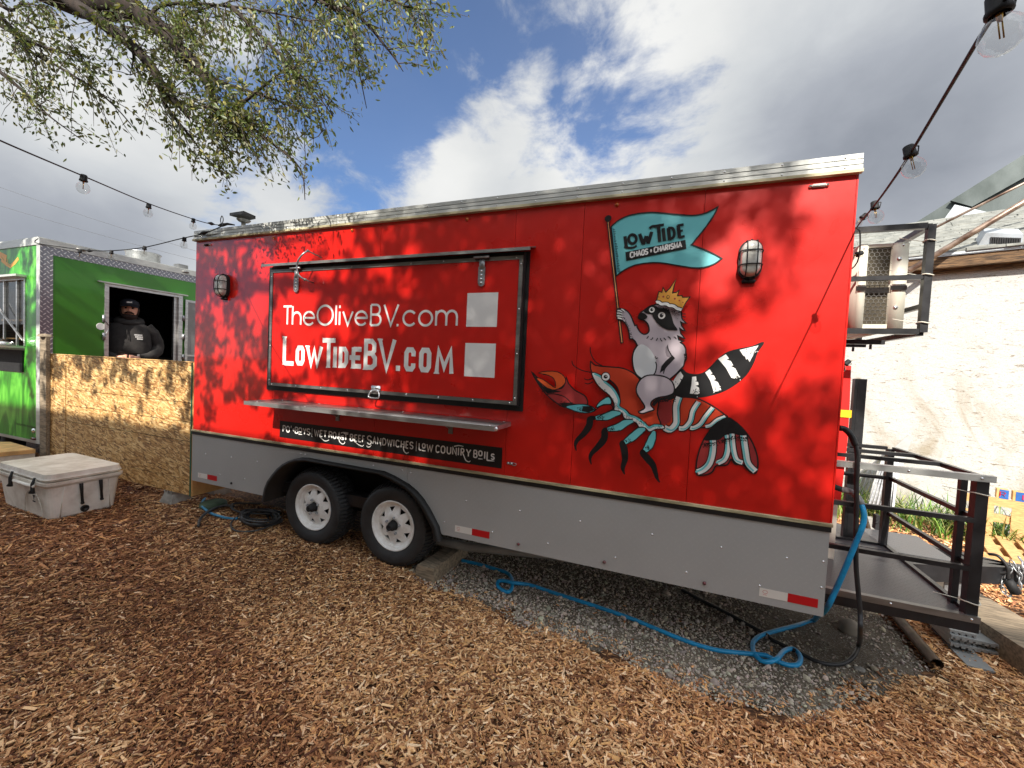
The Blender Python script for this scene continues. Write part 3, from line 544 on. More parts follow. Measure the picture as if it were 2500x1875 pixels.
def wheel(cx, cz, ang):
    y0 = .055; R0 = .355
    w = MB(); prof = [(.205, y0+.012), (.222, y0-.002), (.25, y0-.02), (.30, y0-.026), (.322, y0-.018), (.330, y0+.002), (.336, y0+.02), (.338, y0+.05), (.338, y0+.17), (.34, y0+.2), (.30, y0+.22), (.205, y0+.19)]
    w.lathe([(r, h) for r, h in prof], (cx, 0, cz), (0, 1, 0), 72); t = obj('wheel', w, 'tyre_rubber', ft)
    tr_ = MB()
    for k in range(60):                                  # shoulder lugs and tread blocks
        a = 2*math.pi*k/60
        def pt(r, y, da): return (cx+r*math.cos(a+da), y, cz+r*math.sin(a+da))
        for (y1_, y2_, r1, r2_) in [(y0-.014, y0+.045, .330, .358), (y0+.055, y0+.1, .356, .358), (y0+.11, y0+.16, .356, .358)]:
            da = .030; sk = .012 if y1_ > y0 else 0
            v = [pt(r1-.012, y1_, -da), pt(r1-.012, y1_, da), pt(r1+.003, y1_+.003, da*.8), pt(r1+.003, y1_+.003, -da*.8), pt(.345, y2_, -da+sk), pt(.345, y2_, da+sk), pt(r2_, y2_, da*.8+sk), pt(r2_, y2_, -da*.8+sk)]
            tr_.add(v, [(0,1,2,3),(4,7,6,5),(3,2,6,7),(0,3,7,4),(1,5,6,2)])
    obj('tread', tr_, 'tyre_rubber', t)
    r = MB(); r.lathe([(.205, y0+.016), (.2135, y0+.0), (.2135, y0-.006), (.206, y0-.008), (.203, y0+.002), (.198, y0+.014), (.188, y0+.02), (.184, y0+.022), (.18, y0+.036), (.166, y0+.04)], (cx, 0, cz), (0, 1, 0), 56, smooth=False)
    # disc with eight triangular windows
    Ry, nW = [(.166, y0+.068), (.125, y0+.034), (.092, y0+.022), (.06, y0+.026)], 8
    def q(rr, aa, yy): return (cx+rr*math.cos(aa), yy, cz+rr*math.sin(aa))
    for k in range(nW):
        a0 = 2*math.pi*k/nW+ang; s = 2*math.pi/nW
        yy = lambda rr: float(np.interp(rr, [.06, .092, .125, .166], [y0+.012, y0+.010, y0+.016, y0+.040]))
        A = [q(.168, a0+s*j/6, yy(.166)) for j in range(7)]; B = [q(.1, a0+s*j/6, yy(.1)) for j in range(7)]
        t0, t1_, t2 = q(.156, a0+s*.22, yy(.156)), q(.156, a0+s*.78, yy(.156)), q(.108, a0+s*.5, yy(.108))
        base = len(r.v); r.add(A+B+[t0, t1_, t2], [(0,1,14),(0,14,7),(1,2,14),(2,3,14),(3,15,14),(3,4,15),(4,5,15),(5,6,15),(6,13,15),(7,14,8),(8,14,16),(8,16,9),(9,16,10),(10,16,11),(11,16,12),(12,16,15),(12,15,13)], 0, True)
        h = .014
        for pa, pb in ((t0, t1_), (t1_, t2), (t2, t0)): r.add([pa, pb, (pb[0], pb[1]+h, pb[2]), (pa[0], pa[1]+h, pa[2])], [(0,1,2,3)])
    r.lathe([(.1, yy(.1)), (.085, y0+.006), (.072, y0+.004), (.058, y0+.008), (.046, y0+.01), (.044, y0+.02)], (cx, 0, cz), (0, 1, 0), 40)
    obj('rim', r, 'white_wheel', t)
    h = MB().lathe([(.04, y0+.03), (.039, y0-.018), (.033, y0-.024), (.03, y0-.026), (.026, y0-.055), (.02, y0-.058), (.016, y0-.05), (0, y0-.045)], (cx, 0, cz), (0, 1, 0), 24); obj('hub', h, 'black_plastic', t)
    lug = MB()
    for k in range(5): a = ang+2*math.pi*k/5+.3; lug.lathe([(.011, y0+.01), (.011, y0-.01), (.006, y0-.016), (0, y0-.017)], (cx+.068*math.cos(a), 0, cz+.068*math.sin(a)), (0, 1, 0), 6, smooth=False)
    obj('lug_nuts', lug, 'zinc', t); obj('backing', MB().lathe([(0, y0+.1), (.2, y0+.1)], (cx, 0, cz), (0, 1, 0), 24), 'dark_void', t)
wheel(1.612, -.035, .2); wheel(2.499, -.045, -.12)
obj('axle', MB().tube([(1.6, .2, -.04), (1.6, 2.1, -.04)], .03).tube([(2.5, .2, -.04), (2.5, 2.1, -.04)], .03), 'black_steel', ft)
# reflective tape
for i, (a, b, c_) in enumerate([(.094, .241, .387), (3.122, .268+3, 3.414), (5.174, 5.318, 5.465)]):
    D = Decal(-.0045); D.poly([(a, .045), (b, .045), (b, .096), (a, .096)], 'tape_white'); D.poly([(b, .045), (c_, .045), (c_, .096), (b, .096)], 'tape_red')
    D.stroke(arc(a+.03, .075, .013, .009, 0, 350, 10), .0018, 'tape_red'); D.stroke([(a+.02, .058), (a+.04, .058)], .002, 'tape_red'); D.build('reflective_tape', ft)
def lamp_round(x, z, r, m, y=-.003): obj('marker_lamp', MB().lathe([(r, 0), (r, .004), (r*.8, .01), (0, .014)], (x, y, z), (0, -1, 0), 16), m, ft)
for x in (3.647, 4.265, 4.879): lamp_round(x, .0515, .011, 'red_lens')
lamp_round(.602, .056, .011, 'black_plastic')
for x in (1.097, 2.021, 3.114, 4.217): lamp_round(x, 2.432, .013, 'amber_lens', -.001)
for x, m_ in ((5.322, 'glass_lens'), (.174, 'black_plastic')):
    b = obj('marker_bar', MB().bbox((x-.034, -.016, 2.418), (x+.034, -.001, 2.436), .004), m_, ft)
    obj('screw_ends', MB().lathe([(0, .016), (.008, .012), (.0095, 0)], (x-.04, -.001, 2.427), (0, -1, 0), 10).lathe([(0, .016), (.008, .012), (.0095, 0)], (x+.04, -.001, 2.427), (0, -1, 0), 10), 'bright_steel', b)
obj('hasp', MB().lathe([(0, .012), (.008, .01), (.01, 0)], (3.537, -.001, .632), (0, -1, 0), 12).bbox((3.548, -.012, .622), (3.575, -.001, .642), .003).tube(smooth([(3.572, -.008, .64), (3.596, -.01, .638), (3.602, -.01, .63), (3.594, -.01, .622), (3.572, -.008, .622)], 4), .0028, 6), 'zinc', ft)

# ---- serving hatch
H = -.07
hx0, hx1, hz0, hz1 = 1.16, 3.603, 1.067, 2.118
hatch = obj('hatch_door', MB().box((hx0+.03, H+.004, hz0+.028), (hx1-.03, -.012, hz1-.02)), 'red_paint', ft)
fr = MB(); w_ = .026
fr.box((hx0, H-.002, hz0), (hx0+w_, H+.01, hz1)).box((hx1-w_, H-.002, hz0), (hx1, H+.01, hz1)).box((hx0+w_, H-.003, hz0), (hx1-w_, H+.01, hz0+w_)).box((hx0+w_, H-.003, hz1-w_), (hx1-w_, H+.01, hz1))
obj('frame', fr, 'dull_steel', hatch)
obj('gasket', MB().box((hx0-.004, H+.012, hz0-.008), (hx1+.006, -.004, hz0+.028)).box((hx0-.004, H+.012, hz0+.028), (hx0+.03, -.004, hz1-.02)).box((hx1-.03, H+.012, hz0+.028), (hx1+.006, -.004, hz1-.02)).box((hx0-.004, H+.012, hz1-.02), (hx1+.006, -.004, hz1+.03)), 'black_rubber', hatch)
obj('surround', MB().box((1.07, -.0135, 1.02), (hx0-.006, -.0005, 2.16)).box((hx1+.008, -.0135, 1.02), (3.632, -.0005, 2.16)).box((hx0-.006, -.0135, 1.02), (hx1+.008, -.0005, hz0-.012)).box((hx0-.006, -.0135, hz1+.034), (hx1+.008, -.0005, 2.16)), 'black_rubber', hatch)
rv = MB()
for x in np.linspace(hx0+.05, hx1-.05, 9):
    for z in (hz0+.013, hz1-.013): rv.lathe([(0, .004), (.005, .002), (.006, 0)], (x, H-.003, z), (0, -1, 0), 8)
for z in np.linspace(hz0+.05, hz1-.06, 4):
    for x in (hx0+.013, hx1-.013): rv.lathe([(0, .004), (.005, .002), (.006, 0)], (x, H-.002, z), (0, -1, 0), 8)
obj('rivets', rv, 'bright_steel', hatch)
# rain rail above the hatch
obj('rain_rail', MB().prism([(1.10, 0, 2.195), (1.10, -.01, 2.195), (1.10, -.12, 2.160), (1.10, -.122, 2.138), (1.10, -.116, 2.138), (1.10, -.114, 2.156), (1.10, 0, 2.186)], (2.57, 0, 0)), 'dull_steel', ft)
for x in (1.485, 3.292):
    h = obj('hinge', MB().bbox((x-.055, H-.02, 2.098), (x+.055, H+.0, 2.140), .004), 'black_steel', hatch)
for x, s in ((1.485, 0), (3.292, 0)):
    obj('hinge_strap', MB().tube([(x-.06, H-.024, 2.116), (x+.06, H-.024, 2.116)], .009, 8).bbox((x-.022, H-.016, 2.03), (x+.022, H-.004, 2.112), .005).prism([(x-.026, H-.003, 2.05)]+[(x+.026*math.cos(RA(a)), H-.003, 1.935+.026*math.sin(RA(a))) for a in range(180, 361, 20)]+[(x+.026, H-.003, 2.05)], (0, -.01, 0)), 'zinc', hatch)
    b = MB()
    for z in (2.02, 1.99, 1.962, 1.935): b.lathe([(0, .008), (.007, .006), (.009, 0)], (x, H-.013, z), (0, -1, 0), 8)
    obj('hinge_bolts', b, 'bright_steel', hatch)
pr = [PY(*c4(465, 192), -.16), PY(*c4(430, 215), -.19), PY(*c4(398, 255), -.2), PY(*c4(384, 300), -.2), PY(*c4(388, 350), -.2), PY(*c4(408, 385), -.19), PY(*c4(445, 408), -.16)]
obj('cable_loop', MB().tube(smooth(pr, 5), .0075, 8), 'zinc', hatch)
for a_, e_ in ((pr[0], (pr[0][0]+.01, -.02, pr[0][2]-.02)), (pr[-1], (pr[-1][0], H-.003, pr[-1][2]-.01))): obj('loop_anchor', MB().tube([a_, e_], .006, 6).lathe([(0, .01), (.012, .008), (.012, -.01)], a_, (0, -1, 0), 8), 'dull_steel', hatch)
lx, lz = 2.385, 1.092
obj('latch', MB().bbox((lx-.045, H-.014, lz-.004), (lx+.045, H-.003, lz+.042), .004).tube(smooth([(lx-.03, H-.018, lz), (lx-.052, H-.03, lz-.045), (lx-.03, H-.032, lz-.056), (lx+.03, H-.032, lz-.056), (lx+.052, H-.03, lz-.045), (lx+.03, H-.018, lz)], 4, True)+[(lx-.03, H-.018, lz)], .006, 8).tube([(lx-.04, H-.016, lz+.002), (lx+.04, H-.016, lz+.002)], .007, 8), 'bright_steel', hatch)
# hatch lettering: a light round face above, a heavy narrow face below
Yh = H-.0001
hp = onY0(c4, H)
D = Decal(H+.0028, .00006); D.y = H+.004-.0016
z0, z1 = 1.622, 1.795; wt = .0185
for ch, a, b in [('T', 280, 342), ('h', 350, 412), ('e', 434, 514), ('Q', 536, 652), ('l', 672, 680), ('i', 699, 707), ('v', 728, 802), ('e', 822, 910), ('B', 938, 1012), ('V', 1036, 1142), ('.', 1134, 1144), ('c', 1182, 1278), ('o', 1300, 1398), ('m', 1428, 1584)]:
    X0, X1 = hp(a, 670)[0], hp(b, 670)[0]
    if ch == 'T': z1_ = z1-.008; glyph(D, ch, X0, X1, z0+.004, z1_, wt, 'white_vinyl')
    elif ch == '.': D.poly([(X0-.002, z0-.006), (X1+.004, z0-.006), (X1+.004, z0+.014), (X0-.002, z0+.014)], 'white_vinyl')
    else: glyph(D, ch, X0, X1, z0+.003, z1-.006, wt, 'white_vinyl')
D.build('web_address', hatch, label='thin round white lettering reading TheOliveBV.com')
D = Decal(H+.0024, .00006)
def heavy(ch, a, b, z0, z1, w=.036):
    X0, X1 = hp(a, 980)[0], hp(b, 980)[0]; k = w/2; x0, x1 = X0+k, X1-k; lo, hi = z0+k*.8, z1-k*.8
    S = {'L': [[(x0, z1), (x0, z0)], [(x0, lo), (X1, lo)]], 'T': [[((x0+x1)/2, z0), ((x0+x1)/2, z1)], [(X0, hi), (X1, hi)]], 'I': [[((x0+x1)/2, z0), ((x0+x1)/2, z1)]],
         'E': [[(x0, z0), (x0, z1)], [(x0, hi), (X1, hi)], [(X0-.02, (lo+hi)/2), (X1-.012, (lo+hi)/2)], [(x0, lo), (X1, lo)]],
         'D': [[(x0, z0), (x0, z1)], [(X0, hi), (x1-.02, hi), (x1, hi-.03), (x1, lo+.03), (x1-.02, lo), (X0, lo)]],
         'B': [[(x0, z0), (x0, z1)], [(X0, hi), (x1-.035, hi), (x1-.01, hi-.025), (x1-.01, (lo+hi)/2+.03), (x1-.03, (lo+hi)/2+.008), (X0, (lo+hi)/2+.008)], [(x1-.03, (lo+hi)/2+.004), (x1, (lo+hi)/2-.03), (x1, lo+.025), (x1-.03, lo), (X0, lo)]],
         'O': [[(x0+.015, hi), (x1-.015, hi), (x1, hi-.025), (x1, lo+.025), (x1-.015, lo), (x0+.015, lo), (x0, lo+.025), (x0, hi-.025)]],
         'C': [[(x1, hi-.05), (x1, hi-.02), (x1-.015, hi), (x0+.015, hi), (x0, hi-.025), (x0, lo+.025), (x0+.015, lo), (x1-.015, lo), (x1, lo+.02), (x1, lo+.045)]],
         'W': [[(x0-.005, z1), (x0+(x1-x0)*.27, z0+.01), (x0+(x1-x0)*.5, z1-.03), (x0+(x1-x0)*.73, z0+.01), (x1+.005, z1)]], 'V': [[(x0, z1), ((x0+x1)/2, z0+.012), (x1, z1)]],
         'M': [[(x0, z0), (x0+.012, z1-.015), ((x0+x1)/2, z0+.045), (x1-.012, z1-.015), (x1, z0)]], '.': [[((x0+x1)/2, z0), ((x0+x1)/2, z0+.042)]]}
    for st in S[ch]: D.stroke(st, w if ch not in 'WVM' else w*.92, 'white_vinyl', ch == 'O')
    # little flared ends
    for (xx, zz) in [(st[0]) for st in S[ch][:1]] if ch in 'LTIEDBWVM' else []:
        D.poly([(xx-k*1.25, zz-.008), (xx+k*1.25, zz-.008), (xx+k*1.4, zz+.006), (xx-k*1.3, zz+.008)] if zz > (z0+z1)/2 else [(xx-k*1.35, zz-.006), (xx+k*1.25, zz-.006), (xx+k*1.1, zz+.006), (xx-k*1.1, zz+.006)], 'white_vinyl')
for ch, a, b, z0_, z1_ in [('L', 275, 358, 1.262, 1.512), ('O', 372, 440, 1.268, 1.436), ('W', 450, 575, 1.268, 1.436), ('T', 572, 668, 1.264, 1.508), ('I', 652, 684, 1.268, 1.44), ('D', 696, 768, 1.268, 1.438), ('E', 792, 866, 1.268, 1.44), ('B', 884, 984, 1.264, 1.51), ('V', 988, 1128, 1.262, 1.51), ('.', 1120, 1168, 1.264, 1.5), ('C', 1188, 1274, 1.268, 1.45), ('O', 1300, 1392, 1.268, 1.45), ('M', 1418, 1564, 1.264, 1.452)]:
    heavy(ch, a, b, z0_, z1_, .04)
D.build('web_address', hatch, label='heavy narrow white lettering reading LowTideBV.com')
for q in ([(1662, 508), (1891, 508), (1877, 766), (1650, 762)], [(1646, 882), (1871, 888), (1861, 1142), (1634, 1130)]):
    D = Decal(H+.0025); x0, z1_ = hp(*q[0]); D.poly([(x0, z1_-.247), (x0+.247, z1_-.247), (x0+.247, z1_), (x0, z1_)], 'white_vinyl'); D.build('blank_sticker', hatch)

# ---- shelf
sh = obj('serving_shelf', MB().bbox((1.176, -.305, .920), (3.541, -.001, .937), .002), 'dull_steel', ft)
obj('front_lip', MB().box((1.174, -.309, .905), (3.543, -.3055, .938)).box((3.5415, -.305, .905), (3.545, -.004, .936)).box((1.172, -.305, .905), (1.1755, -.004, .936)), 'aluminium', sh)
for x in (1.93, 3.05): obj('bracket', MB().box((x-.018, -.012, .80), (x+.018, -.001, .918)).prism([(x-.003, -.012, .918), (x-.003, -.18, .918), (x-.003, -.17, .905), (x-.003, -.012, .83)], (.006, 0, 0)), 'dull_steel', sh)
rv = MB()
for x in np.linspace(1.3, 3.5, 5): rv.lathe([(0, .004), (.006, .002), (.007, 0)], (x, -.28, .937), (0, 0, 1), 8)
for x in np.linspace(1.3, 3.5, 6): rv.lathe([(0, .004), (.006, .002), (.007, 0)], (x, -.03, .937), (0, 0, 1), 8)
rv.lathe([(0, .012), (.016, .008), (.018, 0)], (3.545, -.27, .918), (1, 0, 0), 8); obj('shelf_bolts', rv, 'bright_steel', sh)

# ---- menu strip
D = Decal(-.0012); D.poly([(1.236, .584), (3.486, .584), (3.486, .739), (1.236, .739)], 'black_vinyl'); D.y -= .0006; D.st = .00006
sp_ = onY0(b8)
def t8(ch, a, b, z0=.637, z1=.701, w=.0102):
    X0, X1 = sp_(a, 170+.125*(a-100))[0]+w/2, sp_(b, 170+.125*(b-100))[0]-w/2
    if ch in "|'I": X0, X1 = (X0+X1)/2-.004, (X0+X1)/2+.004
    glyph(D, ch, X0, X1, z0+w/2*(ch not in "|'"), z1-w/2*(ch not in "|'"), w if ch != '|' else .004, 'grey_letter')
for ch, a, b in [('P', 112, 142), ("'", 185, 193), ('B', 222, 255), ('Y', 294, 326), ('S', 328, 362), ('|', 372, 382), ('W', 395, 440), ('E', 446, 474), ('T', 478, 512), ('R', 527, 564), ('A', 602, 640), ('B', 718, 752), ('E', 758, 788), ('E', 792, 822), ('F', 828, 856),
                 ('A', 922, 958), ('N', 964, 1002), ('D', 1010, 1048), ('W', 1052, 1104), ('I', 1109, 1122), ('C', 1130, 1168), ('H', 1176, 1212), ('E', 1220, 1250), ('S', 1256, 1292), ('|', 1312, 1322), ('L', 1338, 1368), ('W', 1408, 1470),
                 ('C', 1490, 1530), ('O', 1536, 1580), ('U', 1590, 1632), ('N', 1640, 1682), ('R', 1715, 1752), ('Y', 1762, 1812), ('B', 1830, 1870), ('I', 1925, 1942)]: t8(ch, a, b)
for ch, a, b, z0_, z1_ in [('O', 148, 180, .637, .701), ('O', 258, 292, .655, .701), ('O', 567, 600, .637, .701), ('S', 642, 670, .637, .68), ('T', 660, 708, .637, .701), ('S', 874, 918, .628, .708), ('O', 1368, 1402, .658, .701), ('T', 1690, 1705, .637, .701), ('O', 1874, 1914, .655, .701), ('L', 1950, 1984, .628, .701), ('S', 1988, 2024, .64, .69)]: t8(ch, a, b, z0_, z1_)
def curl(pts, w=.0075): D.stroke(smooth([sp_(*p) for p in pts], 5), [w, w*1.1, w*.9, w*.5], 'grey_letter')
curl([(258, 218), (292, 224)]); curl([(446, 235), (470, 262), (500, 282), (534, 272)]); curl([(1875, 440), (1915, 444)]); curl([(1368, 366), (1402, 371)]); curl([(618, 232), (628, 285), (655, 308), (676, 298), (672, 288)]); curl([(640, 210), (665, 204), (708, 208)])
curl([(750, 270), (790, 308), (830, 328), (846, 318)]); curl([(1200, 330), (1210, 375), (1232, 392), (1250, 382)]); curl([(1658, 330), (1700, 322), (1742, 330)]); curl([(1742, 400), (1762, 452), (1790, 468), (1806, 458)]); curl([(1950, 452), (1985, 458), (2020, 462)]); curl([(222, 172), (210, 178), (214, 190), (222, 188)]); curl([(874, 322), (880, 334), (900, 334), (915, 318)])
D.build('menu_strip', ft, label="black strip lettered PO' BOYS|WET ROAST BEEF SANDWICHES|LOW COUNTRY BOILS")

# ---- bulkhead lights
for cx, cz in ((.458, 2.005), (5.006, 2.028)):
    y1_ = -.085
    base = obj('bulkhead_light', MB().prism([(cx+.062*math.cos(RA(a)), -.001, cz+(.052 if math.sin(RA(a)) > 0 else -.052)+.062*math.sin(RA(a))) for a in range(0, 360, 12)], (0, -.03, 0)), 'black_plastic', ft)
    ln = MB(); rings = []
    prof = [(.054, -.03), (.052, -.062), (.046, -.078), (.034, -.088), (.016, -.092)]
    for r, y in prof: rings.append([(cx+r*math.cos(RA(a)), y, cz+(.048 if math.sin(RA(a)) > -1e-6 else -.048)+r*math.sin(RA(a))) for a in list(range(0, 181, 15))+list(range(195, 361, 15))+[]])
    n = len(rings[0]); vs = [p for rg in rings for p in rg]; fs = [(i*n+k, i*n+(k+1) % n, (i+1)*n+(k+1) % n, (i+1)*n+k) for i in range(len(rings)-1) for k in range(n)]+[tuple((len(rings)-1)*n+k for k in range(n))]
    ln.add(vs, fs, 0, True); obj('lens', ln, 'glass_lens', base)
    cg = MB()
    for dz in (-.04, .04): cg.tube(smooth([(cx-.06, -.02, cz+dz), (cx-.056, -.07, cz+dz), (cx-.03, -.096, cz+dz), (cx+.03, -.096, cz+dz), (cx+.056, -.07, cz+dz), (cx+.06, -.02, cz+dz)], 4), .0035, 6)
    for dx in (-.026, .026): cg.tube(smooth([(cx+dx, -.02, cz+.108), (cx+dx, -.07, cz+.096), (cx+dx, -.097, cz+.04), (cx+dx, -.097, cz-.04), (cx+dx, -.07, cz-.096), (cx+dx, -.02, cz-.108)], 4), .0035, 6)
    cg.bbox((cx-.035, -.03, cz-.135), (cx+.035, -.001, cz-.115), .004).lathe([(0, .012), (.006, .01), (.006, 0)], (cx, -.025, cz+.112), (0, -1, 0), 8).lathe([(0, .012), (.006, .01), (.006, 0)], (cx, -.025, cz-.112), (0, -1, 0), 8)
    obj('guard', cg, 'black_plastic', base)

# ---- mural
mu = bpy.data.objects.new('mural', None); link(mu, ft); parent_inv[mu.name] = Matrix.Translation((0, 0, 0)); mu['label'] = 'mural of a crowned animal waving a teal flag astride a crayfish'
W6 = onY0(c6); W7 = onY0(c7); WD = onY0(dd)
def P6(l): return [W6(*p) for p in l]
def P7(l): return [W7(*p) for p in l]
def PDt(l): return [WD(*p) for p in l]
OUT = .0085
def shape(D, pts, m, ow=OUT, n=4, sm=True):
    q = smooth(pts, n, True) if sm else pts
    D.poly(q, m)
    if ow: D.stroke(q, ow, 'black_vinyl', True)
D = Decal(-.0012)
fl = smooth(P6([(765, 328), (830, 275), (930, 235), (1080, 218), (1250, 232), (1390, 242), (1480, 228), (1545, 200), (1588, 175)]), 4)[:-1]+smooth(P6([(1588, 175), (1560, 235), (1500, 325), (1440, 400), (1385, 468)]), 4)[:-1]+smooth(P6([(1385, 468), (1470, 500), (1560, 540), (1618, 573)]), 4)[:-1]+smooth(P6([(1618, 573), (1560, 615), (1480, 642), (1400, 645), (1280, 628), (1150, 607), (1050, 608), (950, 625), (870, 660), (805, 708)]), 4)
D.poly(fl, 'teal_vinyl'); 
D.poly(P6([(765, 330), (785, 340), (800, 450), (818, 560), (820, 650), (806, 705), (780, 500)]), 'deep_teal')
for k in range(26):
    y = 350+k*13; x = 778+(y-350)*.115; D.stroke(P6([(x, y), (x+14+10*random.random(), y+6*random.random())]), .0035, 'black_vinyl')
D.stroke(fl, OUT, 'black_vinyl', True)
D.poly(P6([(875, 525), (1338, 430), (1345, 498), (882, 592)]), 'black_vinyl')
def s6(pts, w=.021, m='black_vinyl', closed=False): D.stroke(P6(pts), w, m, closed)
s6([(872, 402), (884, 492)]); s6(smooth([(866, 484), (910, 492), (945, 486), (962, 474)], 4), .014); s6([(930+30*math.cos(a), 424-30*math.sin(a)*1.15) for a in np.linspace(0, 6.0, 20)], .018, closed=True)
s6([(985, 384), (1012, 462)]); s6([(1012, 466), (1036, 400)]); s6([(1036, 402), (1052, 456)]); s6([(1050, 460), (1078, 368)]); s6(smooth([(1062, 344), (1080, 328), (1120, 322), (1172, 314)], 4), .016); s6([(1130, 322), (1140, 446)]); s6([(1166, 340), (1176, 440)])
s6([(1206, 338), (1216, 432)]); s6(smooth([(1204, 340), (1238, 342), (1252, 374), (1246, 408), (1216, 428)], 4), .017); s6([(1282, 318), (1292, 414)]); s6([(1276, 322), (1324, 312)], .016); s6([(1284, 366), (1318, 358)], .014); s6([(1288, 412), (1332, 402)], .016)
def small(ch, a, b):
    f = lambda x, z: W6(x, 568-(x-912)*.205-z*40)
    for st in G[ch]: D.stroke([f(a+(b-a)*p, q) for p, q in st], .0085, 'white_vinyl', ch in CLOSED)
for ch, a, b in [('C', 914, 936), ('H', 944, 964), ('A', 970, 994), ('O', 1001, 1021), ('S', 1029, 1047), ('+', 1064, 1082), ('C', 1098, 1118), ('H', 1126, 1146), ('A', 1152, 1176), ('R', 1184, 1202), ('I', 1210, 1218), ('S', 1226, 1244), ('M', 1251, 1276), ('A', 1284, 1308)]: small(ch, a, b)
pole = P6([(735, 288), (749, 286), (858, 1222), (842, 1226)]); D.poly(pole, 'pole_vinyl'); D.stroke(pole, .007, 'black_vinyl', True); D.disc(W6(743, 268), .022, .022, 'black_vinyl')
D.build('flag', mu, label='teal swallowtail flag lettered LOW TIDE, CHAOS + CHARISMA')

D = Decal(-.0012); y_fig = D.y
# tail behind
tail = P7([(1230, 500), (1240, 430), (1270, 372), (1310, 322), (1350, 350), (1420, 362), (1480, 347), (1530, 305), (1590, 243), (1660, 192), (1750, 165), (1850, 145), (1940, 114), (1892, 190), (1862, 270), (1800, 370), (1700, 452), (1600, 502), (1480, 532), (1380, 537), (1290, 532)])
shape(D, tail, 'black_vinyl', .006)
for st in ([(1300, 338), (1322, 372), (1312, 398), (1296, 392), (1304, 410), (1286, 440), (1262, 470), (1230, 440), (1252, 396), (1280, 358)], [(1390, 380), (1420, 376), (1424, 408), (1410, 412), (1436, 420), (1440, 440), (1416, 448), (1442, 462), (1447, 505), (1430, 514), (1372, 508), (1384, 440)],
           [(1490, 345), (1525, 320), (1546, 352), (1530, 362), (1558, 368), (1572, 396), (1552, 404), (1588, 420), (1615, 482), (1596, 490), (1555, 492), (1530, 410)], [(1590, 240), (1650, 205), (1674, 238), (1656, 246), (1688, 258), (1706, 290), (1686, 296), (1722, 314), (1756, 378), (1735, 372), (1718, 392), (1692, 386), (1650, 310)],
           [(1755, 172), (1902, 137), (1880, 170), (1868, 172), (1872, 190), (1852, 226), (1832, 264), (1820, 240), (1806, 246), (1798, 222), (1782, 214)]):
    D.poly(P7(st), 'white_vinyl')
for k in range(90):                                     # stippling
    bx, by = random.choice([(1410, 495), (1590, 480), (1735, 380), (1250, 425), (1850, 180)]); x, y = bx+random.gauss(0, 18), by+random.gauss(0, 14); D.disc(W7(x, y), .0032, .0032, random.choice(['black_vinyl', 'white_vinyl']), 5)
body = smooth(PDt([(290, 450), (380, 470), (450, 520), (510, 610), (550, 710), (582, 790)]), 3)[:-1]+PDt([(585, 795), (622, 778)])+smooth(PDt([(630, 830), (690, 920), (760, 965), (830, 955), (872, 890), (850, 770), (790, 700), (735, 675)]), 4)[:-1]+smooth(PDt([(735, 675), (665, 650), (658, 600), (700, 530), (760, 490), (870, 410), (960, 380), (1030, 350)]), 3)[:-1]+PDt([(1100, 380), (1250, 400), (1400, 440), (1515, 505), (1530, 640), (1560, 690), (1625, 745), (1545, 735), (1508, 720), (1530, 800), (1600, 900), (1540, 885), (1486, 845), (1510, 950), (1592, 1055), (1540, 1040), (1448, 1000), (1470, 1080), (1555, 1112), (1500, 1130)])+smooth(PDt([(1500, 1132), (1570, 1185), (1608, 1260), (1612, 1360), (1625, 1440), (1590, 1540)]), 3)[:-1]+P6([(1335, 1330), (1325, 1400), (1270, 1460), (1210, 1510), (1100, 1500), (1000, 1500), (955, 1460), (935, 1400), (932, 1330), (945, 1275), (968, 1244)])+PDt([(590, 1105), (540, 1062), (480, 1060), (470, 960), (440, 830), (390, 740), (330, 690), (250, 680), (222, 640), (215, 480), (240, 455)])
D.poly(body, 'fur_vinyl'); D.stroke(body, OUT, 'black_vinyl', True)
belly = P6([(955, 1275), (985, 1240), (1020, 1240), (1060, 1268), (1095, 1320), (1114, 1380), (1104, 1450), (1060, 1485), (1000, 1500), (955, 1462), (933, 1400), (934, 1330)]); D.poly(smooth(belly, 4, True), 'belly_vinyl'); D.stroke(smooth(P6([(968, 1244), (940, 1290), (930, 1350), (940, 1420), (960, 1465), (1000, 1500)]), 4), OUT, 'black_vinyl'); D.stroke(smooth(P6([(1108, 1370), (1116, 1400), (1106, 1450), (1085, 1478)]), 4), .007, 'black_vinyl')
D.poly(PDt([(1245, 1170), (1205, 1230), (1198, 1330), (1225, 1410), (1290, 1440), (1320, 1380), (1262, 1300)]), 'grey_fur')
D.poly(PDt([(1245, 1165), (1232, 1230), (1250, 1290), (1300, 1380), (1315, 1410), (1210, 1500), (1120, 1610), (1085, 1750), (1170, 1690), (1290, 1545), (1388, 1442), (1330, 1380), (1275, 1290), (1256, 1230)]), 'black_vinyl')
def sD(pts, w=.006, m='black_vinyl', n=3): D.stroke(smooth(PDt(pts), n), w, m)
sD([(1388, 1442), (1290, 1545), (1190, 1660), (1160, 1760)])
for p in ([(855, 1000), (845, 1030), (820, 1052)], [(945, 1030), (935, 1058), (900, 1076)], [(1042, 1040), (1030, 1070), (1012, 1096)], [(1100, 1045), (1108, 1080), (1135, 1110)], [(1165, 1038), (1185, 1060), (1212, 1086)], [(1245, 1015), (1280, 1030), (1305, 1072)], [(1368, 1018), (1398, 1035), (1420, 1068)], [(985, 1435), (1010, 1418)], [(1000, 1460), (1048, 1442)], [(1570, 1370), (1640, 1365)], [(1575, 1395), (1636, 1390)], [(1580, 1420), (1620, 1440)], [(920, 375), (985, 385)], [(895, 405), (960, 400)], [(1540, 560), (1610, 560)], [(1540, 610), (1606, 625)]): sD(p)
